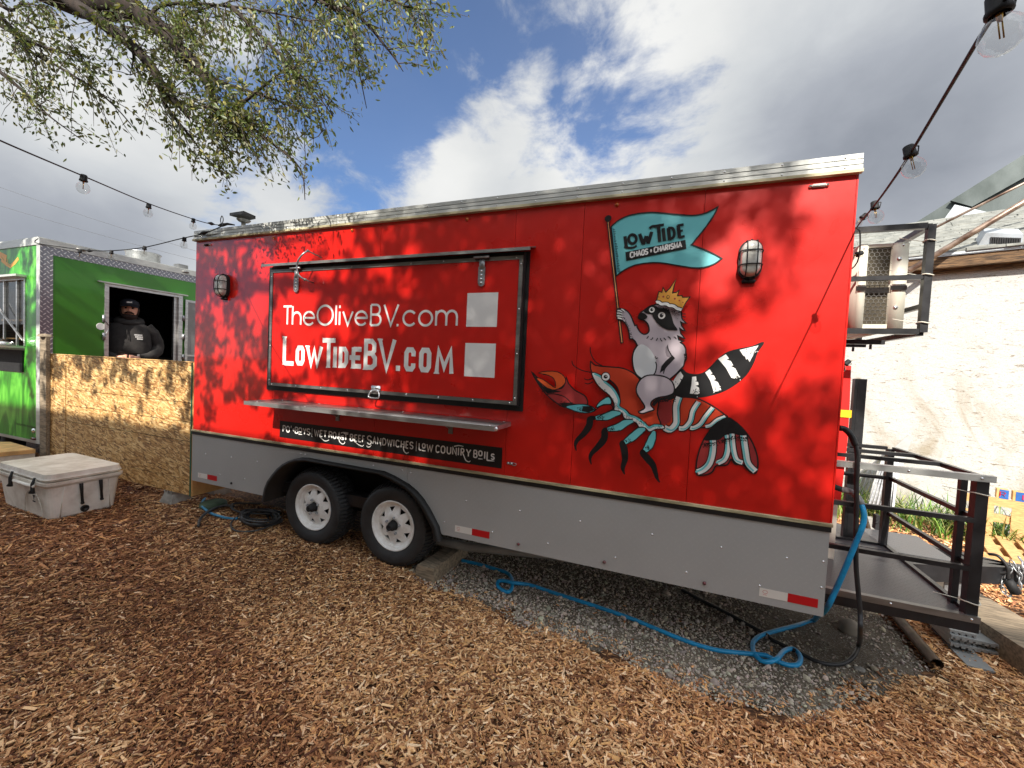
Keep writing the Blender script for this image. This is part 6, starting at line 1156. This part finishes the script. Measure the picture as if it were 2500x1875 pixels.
# gilt script and small web line on the truck front
m = MB()
def gstroke(pts, w, mt='gold_vinyl', tf=l1):
    v, f = stroke_poly([(lambda p: (p[0], p[2]))(PY(*tf(*q), GY)) for q in pts], w); return v, f
Dg = Decal(GY-.0015); f_ = lambda tf, l: [(lambda p: (p[0], p[2]))(PY(*tf(*q), GY)) for q in l]
Dg.stroke(f_(l1, [(-60, 330), (0, 345), (90, 395)]), .09, 'gold_vinyl'); Dg.stroke(f_(l1, [(20, 410), (90, 470), (140, 500), (200, 450), (250, 390)]), .05, 'gold_vinyl'); Dg.stroke(f_(l1, [(20, 370), (60, 420)]), .02, 'brass'); Dg.stroke(f_(l1, [(100, 400), (110, 470), (150, 500)]), .025, 'brass')
for k, ch in enumerate('TREEHOUSEBV.COM'[:0]): pass
for k in range(15):
    a_ = PY(*l2(150+k*13, 655+k*2.6), GY); Dg.stroke([(a_[0], a_[2]-.02), (a_[0]+.004*(k % 3), a_[2]+.012)], .010, 'black_vinyl'); Dg.stroke([(a_[0]-.012, a_[2]-.004*(k % 4)), (a_[0]+.012, a_[2]-.004*(k % 4))], .006, 'black_vinyl')
Dg.build('gilt_lettering', gt)
p_ = PY(*l2(315, 795), GY); obj('marker_lamp', MB().bbox((p_[0]-.06, GY-.015, p_[2]-.015), (p_[0]+.06, GY-.0005, p_[2]+.015), .004), 'red_lens', gt)
p_ = PY(*l2(312, 722), GY); obj('marker_lamp', MB().lathe([(0, .02), (.03, .015), (.035, 0)], (p_[0], GY-.0005, p_[2]), (0, -1, 0), 12), 'bright_steel', gt)
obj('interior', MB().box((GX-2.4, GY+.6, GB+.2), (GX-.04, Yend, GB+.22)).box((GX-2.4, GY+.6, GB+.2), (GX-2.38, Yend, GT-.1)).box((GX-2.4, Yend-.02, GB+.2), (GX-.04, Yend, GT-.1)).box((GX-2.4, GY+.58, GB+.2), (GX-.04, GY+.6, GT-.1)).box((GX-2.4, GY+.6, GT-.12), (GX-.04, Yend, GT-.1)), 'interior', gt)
obj('counter', MB().box((GX-1.6, wy0+.5, 1.1), (GX-.9, wy1+.4, 1.22)), 'dull_steel', gt); obj('cook_station', MB().box((GX-1.4, wy0+.65, 1.22), (GX-1.2, wy0+.95, 1.32)).bbox((GX-1.7, wy0+.6, 1.9), (GX-1.5, wy0+1.0, 1.93), .004), 'dull_steel', gt)
obj('chassis', MB().box((GX-3.6, GY+.3, GB-.12), (GX-.2, GY+.4, GB-.001)).box((GX-3.6, GY+2.3, GB-.12), (GX-.2, GY+2.4, GB-.001)), 'black_steel', gt)
for x in (GX-1.5, GX-2.4): obj('wheel', MB().lathe([(.1, 0), (.17, -.01), (.28, -.01), (.3, .03), (.3, .2), (.1, .22)], (x, GY+.1, -.06), (0, 1, 0), 28), 'black_rubber', gt)

# ---- people in the green truck
def lathe_blob(m, secs, n=20, mi=0, shape_=2.3):
    """secs: (centre, half width across, half depth, across-axis, depth-axis) lofted into one skin"""
    vs = []; 
    for c_, a, b, ux, uy in secs:
        for k in range(n):
            t = 2*math.pi*k/n; ct, st = math.cos(t), math.sin(t); e = 2/shape_; x = math.copysign(abs(ct)**e, ct)*a; y = math.copysign(abs(st)**e, st)*b
            vs.append(np.array(c_)+np.array(ux)*x+np.array(uy)*y)
    fs = [(i*n+k, i*n+(k+1) % n, (i+1)*n+(k+1) % n, (i+1)*n+k) for i in range(len(secs)-1) for k in range(n)]+[tuple(range(n))[::-1], tuple((len(secs)-1)*n+k for k in range(n))]
    m.add(vs, fs, mi, True)
def skinned(name, verts, edges, radii, m, parent, lv=2):
    me = bpy.data.meshes.new(name); me.from_pydata([tuple(v) for v in verts], edges, []); o = bpy.data.objects.new(name, me); link(o, parent); me.materials.append(M[m])
    o.modifiers.new('skin', 'SKIN'); 
    for i, r in enumerate(radii): me.skin_vertices[0].data[i].radius = (r, r) if not hasattr(r, '__len__') else r
    me.skin_vertices[0].data[0].use_root = True; o.modifiers['skin'].use_smooth_shade = True; s = o.modifiers.new('sub', 'SUBSURF'); s.levels = lv; s.render_levels = lv; return o
def person(loc, S, yaw, label, scale=1.0, pocket=True):
    """S standing height; faces local -y turned by yaw; build in local space around the pelvis"""
    t = thing('person', loc, label, 'person'); R = Matrix.Rotation(yaw, 3, 'Z'); L0 = Vector(loc)
    def w(p): return L0+R@(Vector(p)*scale)
    z = S
    # body: one skin from feet to head and hands
    V = [(0, 0, .53*z), (0, 0, .62*z), (0, 0, .72*z), (0, 0, .80*z), (0, -.005, .845*z), (0, -.01, .875*z), (0, -.015, .93*z), (0, -.01, .965*z)]
    Rr = [.11, .11, .11, .07, .05, .045, .07, .055]; E_ = [(0,1),(1,2),(2,3),(3,4),(4,5),(5,6),(6,7)]
    def addc(pts, rad, root):
        p = root
        for q, r in zip(pts, rad): V.append(q); Rr.append(r); E_.append((p, len(V)-1)); p = len(V)-1
        return p
    for sx in (-1, 1):
        addc([(sx*.09, 0, .49*z), (sx*.1, -.01, .28*z), (sx*.1, .01, .05*z), (sx*.11, -.1, .02*z)], [.1, .065, .045, .035], 0)
        if pocket: tip = addc([(sx*.19, 0, .80*z), (sx*.275, .02, .665*z), (sx*.23, -.12, .60*z), (sx*.12, -.2, .575*z), (sx*.06, -.21, .575*z)], [.035, .032, .03, .026, .026], 3)
        else: tip = addc([(sx*.19, 0, .80*z), (sx*.25, .0, .665*z), (sx*.24 if sx < 0 else .3, -.2, .66*z), (sx*.2 if sx < 0 else .34, -.36, .67*z)], [.035, .032, .03, .026], 3)
        tp_ = V[tip]
        for f in range(4): addc([(tp_[0]-sx*(.02 if pocket else 0)+(f-1.5)*.012*(0 if pocket else 1), tp_[1]-.04, tp_[2]+(f-1.5)*.015*(1 if pocket else .3)), (tp_[0]-sx*(.05 if pocket else .0)+(f-1.5)*.014*(0 if pocket else 1), tp_[1]-.068-(.006 if f in (1, 2) else 0), tp_[2]-.012+(f-1.5)*.015*(1 if pocket else .3))], [.009, .008], tip)
        addc([(tp_[0]-sx*.035, tp_[1]-.02, tp_[2]+.03), (tp_[0]-sx*.05, tp_[1]-.045, tp_[2]+.028)], [.01, .009], tip)
    skinned('body', [w(v) for v in V], E_, [r*scale if not hasattr(r, '__len__') else r for r in Rr], 'skin', t)
    ux, uy, uz = [np.array(R@Vector(a)) for a in ((1,0,0), (0,1,0), (0,0,1))]
    def sec(x, y, zz, a, b): return (np.array(w((x, y, zz))), a*scale, b*scale, ux, uy)
    # hoodie: torso plus sleeves, worn over the body
    h = MB(); lathe_blob(h, [sec(0, 0, .50*z, .21, .155), sec(0, -.005, .53*z, .235, .18), sec(0, -.02, .60*z, .235, .19), sec(0, -.02, .68*z, .23, .175), sec(0, -.005, .76*z, .225, .15), sec(0, 0, .805*z, .205, .125), sec(0, .005, .83*z, .14, .105), sec(0, .0, .855*z, .09, .09)], 24, 0, 2.4)
    for sx in (-1, 1):
        if pocket: P = [(sx*.165, .0, .80*z), (sx*.225, .005, .765*z), (sx*.275, .02, .70*z), (sx*.29, .01, .655*z), (sx*.27, -.06, .615*z), (sx*.2, -.15, .585*z), (sx*.11, -.205, .572*z)]
        else: P = [(sx*.165, .0, .80*z), (sx*.215, .005, .75*z), (sx*.25, .01, .68*z), ((.26 if sx > 0 else -.24), -.06, .655*z), ((.31 if sx > 0 else -.22), -.26, .665*z)]
        P = smooth(P, 3); h.tube([w(p) for p in P], [float(np.interp(i/(len(P)-1), [0, .3, .6, 1], [.078, .078, .068, .05]))*scale*(1+.05*math.sin(i*2.4)) for i in range(len(P))], 14)
    # hood collar and drawn seams
    col = [(.115*math.cos(a), .03+.105*math.sin(a)-.02*(math.sin(a) < 0), .838*z+.03*math.sin(a)) for a in np.linspace(0, 2*math.pi, 17)]; h.tube([w(p) for p in col], [.042*scale*(1+.35*max(0, math.sin(a))) for a in np.linspace(0, 2*math.pi, 17)], 10)
    ho = obj('hoodie', h, 'hoodie', t)
    pk = MB(); pk.tube([w((-.13, -.195, .54*z)), w((-.09, -.212, .612*z)), w((.09, -.212, .612*z)), w((.13, -.195, .54*z))], .005*scale, 5); pk.tube([w((-.02, -.15, .80*z)), w((-.015, -.19, .74*z)), w((0, -.2, .70*z))], .004*scale, 5)
    obj('pocket_seam', pk, 'hoodie', ho)
    # head shape over the skin neck
    hd = MB(); hc = .925*z
    lathe_blob(hd, [sec(0, .0, hc-.125, .035, .04), sec(0, -.012, hc-.1, .062, .075), sec(0, -.015, hc-.06, .076, .092), sec(0, -.01, hc, .083, .1), sec(0, 0, hc+.05, .082, .1), sec(0, .005, hc+.09, .066, .08), sec(0, .005, hc+.115, .03, .04)], 22, 0, 2.1)
    hd.add([w(p) for p in ((-.012, -.105, hc+.01), (.012, -.105, hc+.01), (.02, -.108, hc-.035), (-.02, -.108, hc-.035), (0, -.137, hc-.03), (0, -.112, hc+.012))], [(0, 3, 4, 5), (1, 5, 4, 2), (3, 2, 4)], 0, True)
    for sx in (-1, 1): lathe_blob(hd, [sec(sx*.085, .01, hc-.03, .008, .016), sec(sx*.092, .012, hc-.005, .01, .022), sec(sx*.088, .012, hc+.02, .007, .016)], 8)
    obj('head', hd, 'skin', t)
    ey = MB()
    for sx in (-1, 1): ey.lathe([(0, .004), (.011*scale, .002), (.013*scale, -.004)], w((sx*.033, -.103, hc+.012)), tuple(-uy), 10); ey.tube([w((sx*.014, -.112, hc+.03)), w((sx*.034, -.114, hc+.034)), w((sx*.055, -.1, hc+.026))], .0045*scale, 5)
    ey.tube([w((-.025, -.117, hc-.062)), w((0, -.122, hc-.065)), w((.025, -.117, hc-.062))], .004*scale, 5); obj('eyes_and_brows', ey, 'eye_dark', t)
    bd_ = MB(); lathe_blob(bd_, [sec(0, -.03, hc-.165, .03, .035), sec(0, -.035, hc-.14, .062, .066), sec(0, -.03, hc-.1, .08, .085), sec(0, -.02, hc-.072, .083, .088)], 20, 0, 2.1); bd_.tube([w((-.045, -.1, hc-.062)), w((-.02, -.116, hc-.045)), w((.02, -.116, hc-.045)), w((.045, -.1, hc-.062))], .010*scale, 7)
    for sx in (-1, 1): bd_.tube([w((sx*.075, -.045, hc-.08)), w((sx*.086, -.02, hc-.03)), w((sx*.088, .0, hc+.02))], .014*scale, 7)
    obj('beard', bd_, 'beard', t)
    hr = MB(); lathe_blob(hr, [sec(0, .05, hc-.07, .08, .05), sec(0, .035, hc-.02, .098, .08), sec(0, .02, hc+.04, .094, .092)], 18); obj('hair', hr, 'beard', t)
    cpm = MB(); lathe_blob(cpm, [sec(0, .004, hc+.035, .098, .112), sec(0, .006, hc+.075, .1, .113), sec(0, .008, hc+.11, .088, .1), sec(0, .01, hc+.135, .05, .06), sec(0, .01, hc+.142, .01, .012)], 24, 0, 2.05)
    br = [(.088*math.sin(a), -.085-.085*math.cos(a), hc+.038-.012*abs(math.sin(a))) for a in np.linspace(-1.5, 1.5, 11)]; n = len(br)
    inn = [(.094*math.sin(a), -.02-.09*math.cos(a), hc+.046) for a in np.linspace(-1.5, 1.5, 11)]
    cpm.add([w(p) for p in br]+[w(p) for p in inn]+[w((p[0], p[1], p[2]-.006)) for p in br], [(i, i+1, i+1+n, i+n) for i in range(n-1)]+[(i+2*n, i+2*n+1, i+1+n, i+n) for i in range(n-1)], 0, True)
    co = obj('cap', cpm, 'cap', t)
    if pocket:
        em = MB().prism([w(p) for p in ((-.03, -.112, hc+.085), (-.012, -.115, hc+.096), (.012, -.115, hc+.093), (.03, -.112, hc+.1), (.024, -.112, hc+.086), (.034, -.112, hc+.08), (.01, -.115, hc+.08), (-.018, -.115, hc+.077))], tuple(-uy*.004)); obj('emblem', em, 'white_vinyl', co)
        lg = MB()
        for i, (a, b) in enumerate(((.055, .135), (.062, .14), (.08, .14))):
            zz = .735*z-.026*i
            for k in range(5-(i == 2)):
                x = a+(b-a)*(k+.5)/(5-(i == 2)); lg.prism([w((x-.007, -.176, zz)), w((x+.0065, -.174, zz)), w((x+.0065, -.176, zz+.018)), w((x-.007, -.178, zz+.018))], tuple(-uy*.006))
        obj('chest_print', lg, 'white_vinyl', ho); obj('pocket_label', MB().prism([w((.085, -.212, .585*z)), w((.11, -.21, .585*z)), w((.11, -.211, .6*z)), w((.085, -.213, .6*z))], tuple(-uy*.006)), 'grey_letter', ho)
    return t
head = np.array(PX(*m3(620, 330), GX-.16)); Sz = 1.84; sc = 1.19
fl_z = head[2]-.97*Sz*sc
ang = math.atan2(CAM[1]-head[1], CAM[0]-head[0])+math.pi/2
person((head[0]-.02, head[1]+.02, fl_z), Sz, ang*.0+RA(62), 'bearded man in a dark cap and dark hoodie with hands in the pocket', sc)
h2 = np.array(PX(*m3(1200, 1040), GX-.75)); person((GX-1.25, wy0+.62, fl_z+.05), 1.72, RA(60), 'second worker mostly hidden in the dark truck behind the bearded man', 1.1, False)

# ================================================================= STRING LIGHTS
def bulb_mesh():
    s = MB().lathe([(.0, .03), (.013, .03), (.017, .026), (.018, -.0), (.021, -.004), (.021, -.012), (.016, -.014)], (0, 0, 0), (0, 0, 1), 14).bar((.019, 0, .02), (.028, 0, .018), .003).bar((.028, 0, .018), (.022, 0, -.004), .003)
    g_ = MB().lathe([(.013, -.012), (.017, -.02), (.029, -.034), (.034, -.05), (.033, -.064), (.026, -.078), (.014, -.087), (0, -.089)], (0, 0, 0), (0, 0, 1), 20)
    f = MB().tube([(-.003, 0, -.014), (-.003, 0, -.06)], .0013, 5).tube([(.003, 0, -.014), (.003, 0, -.06)], .0013, 5).lathe([(.006, -.012), (.004, -.026), (0, -.028)], (0, 0, 0), (0, 0, 1), 8)
    return s, g_, f
mS, mG, mF = bulb_mesh()
def bulbs(parent, pts, s=1.0, tilt=0):
    for i, p in enumerate(pts):
        def place(mb): 
            o = MB(); R = Matrix.Rotation(tilt*(1 if i % 2 else .6), 3, 'Y'); o.v = [tuple(R@Vector(v)*s+Vector(p)) for v in mb.v]; o.f = mb.f; o.m = mb.m; o.sm = mb.sm; return o
        so_ = obj('bulb', place(mG), 'bulb_glass', parent); obj('socket', place(mS), 'black_plastic', so_); obj('filament', place(mF), 'brass', so_)
knot = np.array([.41, -.02, 2.60])
# left string towards the camera
L = thing('string_light', tuple(knot), 'upper festoon string light running from the red trailer roof to the left edge', 'string light')
cab = [PD(-150, 270, 1.35), PD(0, 343, 1.6), PD(204, 430, 2.1), PD(363, 497, 2.9), PD(472, 535, 3.6), PD(516, 547, 3.9), tuple(knot)]
obj('cable', MB().tube(smooth(cab, 6), .0036, 6), 'black_plastic', L); bulbs(L, [PD(204, 438, 2.1), PD(363, 505, 2.9), PD(472, 540, 3.6)], .8, .15)
obj('connector', MB().tube([PD(508, 544, 3.8), PD(516, 546, 3.85), PD(524, 548, 3.9)], [.004, .016, .004], 8), 'black_plastic', L)
L = thing('string_light', (GX, GY, GT), 'festoon string light sagging low between the red trailer corner and the green truck roof', 'string light')
cab = [tuple(knot+[.02, -.01, 0]), PD(540, 553, 4.0), PD(497, 570, 4.1), PD(440, 583, 4.3), PD(351, 604, 4.6), PD(272, 612, 4.9), PD(215, 611, 5.1), PD(150, 603, 5.25), (GX+.06, GY-.06, GT-.09), (GX+.03, GY-.03, GT-.02)]
obj('cable', MB().tube(smooth(cab, 6), .0055, 6), 'black_plastic', L); bulbs(L, [PD(450, 586, 4.3), PD(353, 607, 4.6), PD(272, 617, 4.9), PD(195, 615, 5.1)], 1.0, .2)
obj('connector', MB().tube([PD(485, 573, 4.1), PD(497, 569, 4.1), PD(510, 565, 4.05)], [.004, .02, .004], 8).tube([PD(210, 612, 5.05), PD(218, 612, 5.05), PD(226, 613, 5.05)], [.004, .02, .004], 8), 'black_plastic', L)
L = thing('string_light', (5.56, .1, 2.3), 'festoon string light descending from the top right corner to the front of the red trailer', 'string light')
cab = [PD(2560, -160, .5), PD(2460, -10, .64), PD(2400, 78, .72), PD(2314, 222, .92), PD(2228, 366, 1.2), PD(2184, 434, 1.4), PD(2137, 499, 1.75), PD(2092, 555, 2.3), (5.58, .16, 2.2), PX(2093, 640, 5.6), (5.6, .5, 1.95), PX(2062, 905, 5.6)]
obj('cable', MB().tube(smooth(cab, 6), .0038, 6), 'black_plastic', L); bulbs(L, [PD(2438, 20, .66), PD(2222, 375, 1.22), PD(2136, 505, 1.8)], .82, -.25)
b2 = [PX(2106, 547, 5.62), PX(2094, 637, 5.60), PX(2065, 903, 5.60)]
bulbs(L, [tuple(np.array(p)+[0, 0, .04]) for p in b2], .8, 1.2)
obj('hook', MB().tube(smooth([tuple(knot+[0, 0, 0]), tuple(knot+[-.02, 0, .05]), tuple(knot+[.0, 0, .09]), tuple(knot+[.02, 0, .05]), tuple(knot)], 4), .004, 6).tube([knot+[-.05, 0, 0], knot, knot+[.08, 0, .005], knot+[.14, .03, 0]], [.006, .018, .012, .006], 8), 'black_plastic', ft)

for (a_, b_), lb in ((((-200, 385), (520, 625)), 'upper of two faint overhead wires far off behind the green truck'), (((-200, 440), (520, 645)), 'lower of two faint overhead wires far off behind the green truck')):
    A = np.array(PD(*a_, 40)); B = np.array(PD(*b_, 46)); tag(obj('overhead_wire', MB().tube([A+(B-A)*t-np.array([0, 0, 1.2*(t-t*t)]) for t in np.linspace(0, 1, 12)], .013, 5), 'grey_cable'), lb, 'wire', 'overhead wires')
# ================================================================= TREE over the left of the yard
tree = thing('elm_tree', (-6.6, -6.4, -.36), 'large elm whose leafy branches hang over the red trailer from the upper left', 'tree')
def limb(pts, r, name='limb', n=10): 
    P = smooth(pts, 5); return obj(name, MB().tube(P, [float(np.interp(i/(len(P)-1), np.linspace(0, 1, len(r)), r))*(1+.06*math.sin(i*1.7)) for i in range(len(P))], n), 'bark', tree)
def T(x, y, yy): return PY(*t1(x, y), yy*.55)
fork = (-4.8, -5.2, 5.6)
limb([(-6.6, -6.4, -.5), (-6.5, -6.3, 1), (-5.9, -5.9, 3.4), fork], [.42, .33, .3, .24], 'trunk', 16)
mainL = [fork, (-3.5, -3.0, 5.5), (-2.2, -1.7, 5.0), T(330, -60, -1.5), T(560, 20, -1.3), T(760, 40, -1.2), T(900, 130, -1.1), T(1010, 215, -1.05), T(1100, 310, -1.0), T(1190, 400, -1.0), T(1260, 530, -.95), T(1312, 710, -.9)]
limb(mainL, [.24, .2, .165, .14, .125, .115, .08, .068, .055, .044, .034, .027, .018])
secL = [T(330, -60, -1.5), T(470, 40, -1.45), T(600, 130, -1.4), T(780, 265, -1.3), T(900, 390, -1.25), T(975, 520, -1.2), T(1050, 600, -1.2), T(1130, 700, -1.15)]
limb(secL, [.06, .052, .044, .036, .027, .016])
subs = [[T(1312, 710, -.9), T(1400, 660, -.85), T(1530, 560, -.8), T(1700, 420, -.7), T(1780, 350, -.6)], [T(1312, 705, -.9), T(1450, 730, -.8), T(1620, 850, -.7), T(1800, 1010, -.65), T(1830, 1200, -.6)], [T(1130, 640, -1.1), T(1280, 650, -1.0), T(1400, 700, -.9)],
        [T(900, 110, -1.1), T(950, 40, -1.0), T(1100, 20, -.9), T(1400, 40, -.8), T(1700, 90, -.7), T(1950, 150, -.6)], [T(1000, 180, -1), T(1080, 110, -.9), T(1200, 60, -.8), T(1500, -20, -.7)],
        [T(720, 80, -1.3), T(750, 200, -1.3), T(800, 330, -1.2), T(780, 450, -1.2)], [T(0, 100, -1.8), T(100, 200, -1.7), T(170, 300, -1.7), T(350, 400, -1.6), T(560, 530, -1.5), T(700, 650, -1.4), T(830, 800, -1.3)],
        [T(0, 150, -1.8), T(200, 260, -1.7), T(420, 330, -1.6), T(560, 420, -1.5)], [T(-100, -40, -1.8), T(60, 60, -1.8), T(150, 20, -1.7), T(330, 60, -1.6)], [T(-100, 350, -1.8), T(60, 480, -1.7), T(200, 600, -1.6), T(300, 700, -1.6), T(520, 860, -1.5)],
        [T(1700, -100, -.6), T(1900, 0, -.5), T(2100, 120, -.4), T(2150, 400, -.3), T(2200, 650, -.3)], [T(1900, -80, -.4), T(2200, -40, -.2), T(2450, 40, .0), T(2550, 60, .1)], [T(1400, 50, -.8), T(1650, 300, -.7), T(1850, 500, -.6), T(2000, 700, -.5)],
        [T(1100, 350, -1), T(1300, 480, -.9), T(1500, 550, -.8), T(1750, 640, -.7), T(1950, 780, -.6)], [T(950, 500, -1.2), T(1000, 640, -1.1), T(1150, 830, -1.0), T(1280, 1000, -.9)], [T(1650, -100, -.6), T(2100, 60, -.3), T(2330, 300, -.2), T(2420, 430, -.1)]]
for i, s_ in enumerate(subs): limb(s_, [.02, .011, .0025] if i else [.022, .012, .003], 'branch', 6)
def leaves():
    r = np.random.RandomState(21); P = []; D_ = []; Sz_ = []; tw = MB()
    allb = [smooth(b, 6) for b in subs+[mainL[5:], secL[2:]]]
    poly = [(0, 0), (0, 320), (90, 400), (165, 385), (200, 345), (235, 385), (330, 385), (355, 320), (420, 400), (470, 450), (510, 430), (560, 470), (600, 400), (650, 440), (735, 500), (760, 440), (780, 330), (815, 380), (800, 250), (870, 300), (895, 320), (930, 200), (980, 150), (1070, 190), (1110, 200), (1120, 70), (1180, 30), (1200, 0)]
    n = 0; tries = 0
    while n < 580 and tries < 40000:
        tries += 1
        b = allb[r.randint(len(allb))]; k = r.randint(len(b)); p0 = np.array(b[k]); d = np.array([r.uniform(-.2, 1), r.uniform(-.5, .6), r.uniform(-1.1, .25)]); d /= np.linalg.norm(d); L = r.uniform(.18, .6)
        pts = [p0+d*L*t+np.array([0, 0, -.25*L*t*t])+r.normal(0, .012, 3)*t for t in np.linspace(0, 1, 6)]
        u, v, w_ = proj(pts[-1]); uu, vv, _ = proj(pts[3])
        if not in_poly(np.array([u]), np.array([max(v, 5)]), poly)[0]: continue
        dens = 1-.75*math.exp(-((u-270)**2/14000+(v-240)**2/16000))-.6*math.exp(-((u-360)**2/5000+(v-120)**2/5000))-.5*math.exp(-((u-420)**2/9000+(v-330)**2/3000))-.6*math.exp(-((u-890)**2+(v-330)**2)/8000)
        if r.rand() > dens: continue
        n += 1; tw.tube(pts, [.004, .0035, .003, .0025, .002, .0012], 4, caps=False)
        for j in range(int(9+L*34)):
            t = r.uniform(.15, 1.02); q = p0+d*L*t+np.array([0, 0, -.25*L*t*t])+r.normal(0, .035, 3); P.append(q); dd_ = d*.5+r.normal(0, .6, 3)+np.array([.1, 0, -.5]); D_.append(dd_); Sz_.append(r.uniform(.015, .028))
    nv = len(P)
    # the crown above and behind the camera, which throws the dappled shade on the trailer
    cps = [(430, 520, .55), (500, 620, .6), (440, 700, .6), (520, 760, .45), (450, 850, .35), (540, 900, .08), (620, 500, .25), (600, 600, .1), (560, 700, .4), (700, 500, .05), (650, 700, .12), (640, 820, .1), (700, 620, .45), (760, 560, .3), (740, 760, .45), (780, 860, .5), (800, 650, .65), (850, 600, .6), (870, 760, .75), (900, 850, .7), (860, 500, .6), (950, 520, .75),
           (1000, 480, .7), (1000, 600, .9), (1000, 800, .97), (1100, 650, .95), (1050, 900, 1), (1150, 480, .9), (1200, 700, 1), (1250, 900, 1), (1300, 450, .8), (1350, 700, 1), (1400, 1000, 1), (1250, 990, .9), (1450, 500, .95), (1500, 650, .6), (1550, 480, .8), (1550, 800, .4), (1550, 720, .3), (1450, 850, .9), (1600, 420, .7), (1620, 560, .45), (1650, 480, .3), (1700, 600, .0), (1750, 450, .15),
           (1780, 550, 0), (1830, 420, 0), (1650, 700, .05), (1700, 760, .25), (1780, 730, .1), (1650, 900, .75), (1720, 880, .6), (1800, 850, .55), (1790, 950, .5), (1600, 1050, .9), (1700, 1050, .65), (1780, 1080, .35), (1500, 1000, 1), (1500, 1150, 1), (1750, 660, 0), (1820, 780, .3), (500, 940, 0), (600, 940, .05), (700, 900, .2), (850, 930, .6), (750, 1000, .2), (1820, 1000, .7)]
    cps += [(100, 800, .3), (150, 850, .05), (200, 790, .35), (260, 820, .15), (330, 800, .4), (380, 860, .2), (380, 780, .5), (300, 880, .02), (200, 900, .05), (50, 900, .1), (60, 700, .3)]
    cp_ = np.array([(*(lambda p: (p[0], p[2]))(PY(a*1.1302, b*1.1302, 0)), c_) for a, b, c_ in cps])
    N = 230000; x = r.uniform(-3.8, 6.3, N); z = r.uniform(.4, 3.4, N); dist = ((x[:, None]-cp_[None, :, 0])**2+(z[:, None]-cp_[None, :, 1])**2+.004); wt_ = dist**-1.6; sh_ = (wt_*cp_[None, :, 2]).sum(1)/wt_.sum(1)
    sh_ = np.where((z > 2.62), np.clip(sh_*.6, 0, .5), sh_)
    fz_ = np.interp(x, [-4, 1.5, 3, 6], [1.5, 1.5, 1.0, .85]); nz = vnoise(x*fz_, z*fz_*.75, 5.0, 77)*.6+vnoise(x, z, 13, 78)*.4
    keep = r.rand(N) < np.where(nz > .74-.60*sh_-.28*np.clip((sh_-.62)/.15, 0, 1), .27+.2*(sh_ > .7), .012*sh_)
    x, z, sh_ = x[keep], z[keep], sh_[keep]; s = np.interp(x, [0, 1.2, 2.5, 6], [4.6, 5.2, 6.8, 8.6])+r.uniform(-.5, .9, len(x))
    Q = np.stack([x, 0*x, z], -1)+SUN[None]*s[:, None]+r.normal(0, .02, (len(x), 3)); a_, b_, w_ = proj(Q); k_ = ~((w_ > .1) & (b_ > -60) & (a_ > -200) & (a_ < 2700)); Q = Q[k_]; x = x[k_]; P2 = Q; D2_ = r.normal(0, 1, (len(x), 3))-[0, 0, .4]; S2 = r.uniform(.030, .052, len(x))
    P = np.concatenate([np.array(P), P2]); D_ = np.concatenate([np.array(D_), D2_]); Sz_ = np.concatenate([np.array(Sz_), S2]); n = len(P)
    D_ /= np.linalg.norm(D_, axis=1, keepdims=True); up_ = r.normal(0, 1, (n, 3)); side_ = np.cross(D_, up_); side_ /= np.linalg.norm(side_, axis=1, keepdims=True); nm = np.cross(D_, side_)
    U = np.array([(-1, 0, 0), (-.35, .38, .1), (.3, .34, .08), (1, 0, 0), (.3, -.34, .08), (-.35, -.38, .1), (0, 0, -.03)])
    V = P[:, None]+Sz_[:, None, None]*(U[None, :, 0:1]*D_[:, None]+U[None, :, 1:2]*side_[:, None]+U[None, :, 2:3]*nm[:, None])
    Fi = np.array([(0, 6, 1), (1, 6, 2), (2, 6, 3), (0, 5, 6), (5, 4, 6), (4, 3, 6)]); Fc = (Fi[None]+7*np.arange(n)[:, None, None]).reshape(-1, 3)
    pal = np.array([lin(96, 112, 56), lin(116, 128, 66), lin(78, 92, 52), lin(138, 132, 64), lin(112, 112, 84)]); col = pal[r.randint(0, 5, n)]*r.uniform(.7, 1.2, (n, 1))
    o = bulk('leaves', V.reshape(-1, 3), Fc, np.repeat(col, 7, 0), 'leaf', True); o.parent = tree; o.matrix_parent_inverse = parent_inv[tree.name]; o['kind'] = 'stuff'
    t_ = obj('twigs', tw, 'twig', tree); t_['kind'] = 'stuff'
    return nv, n
NL = leaves()
# big limbs behind the camera that carry the rest of the crown
for tx, tz in ((.5, 2.2), (1.5, 2.4), (2.6, 1.9), (3.6, 1.7), (4.6, 1.6)):
    s = 6 if tx < 2 else 8; e = np.array([tx, 0, tz])+SUN*s; limb([fork, tuple((np.array(fork)+e)/2+[0, 0, .5]), tuple(e), tuple(e+[.3, -.2, .8])], [.05, .03, .016, .006], 'limb', 8)

# ================================================================= building behind the photographer (its roof line keeps the yard in shade)
bb = thing('yard_building', (2, -9, -.4), 'two storey building across the yard behind the photographer', 'building')
yb = -8.5; zt_ = .50+(-yb)*SUN[2]/(-SUN[1])
obj('wall', MB().box((-9, yb-6, -.5), (12, yb, zt_)), 'stucco_far', bb); obj('parapet', MB().box((-9.1, yb-.2, zt_+.001), (12.1, yb+.05, zt_+.02)), 'aluminium', bb)
for x in np.arange(-7, 10, 3.2):
    for z in (.6, 3.6): obj('window', MB().box((x, yb+.001, z), (x+1.4, yb+.03, z+1.5)), 'window_glass', bb)
print('chips', NCH, 'leaves', NL)
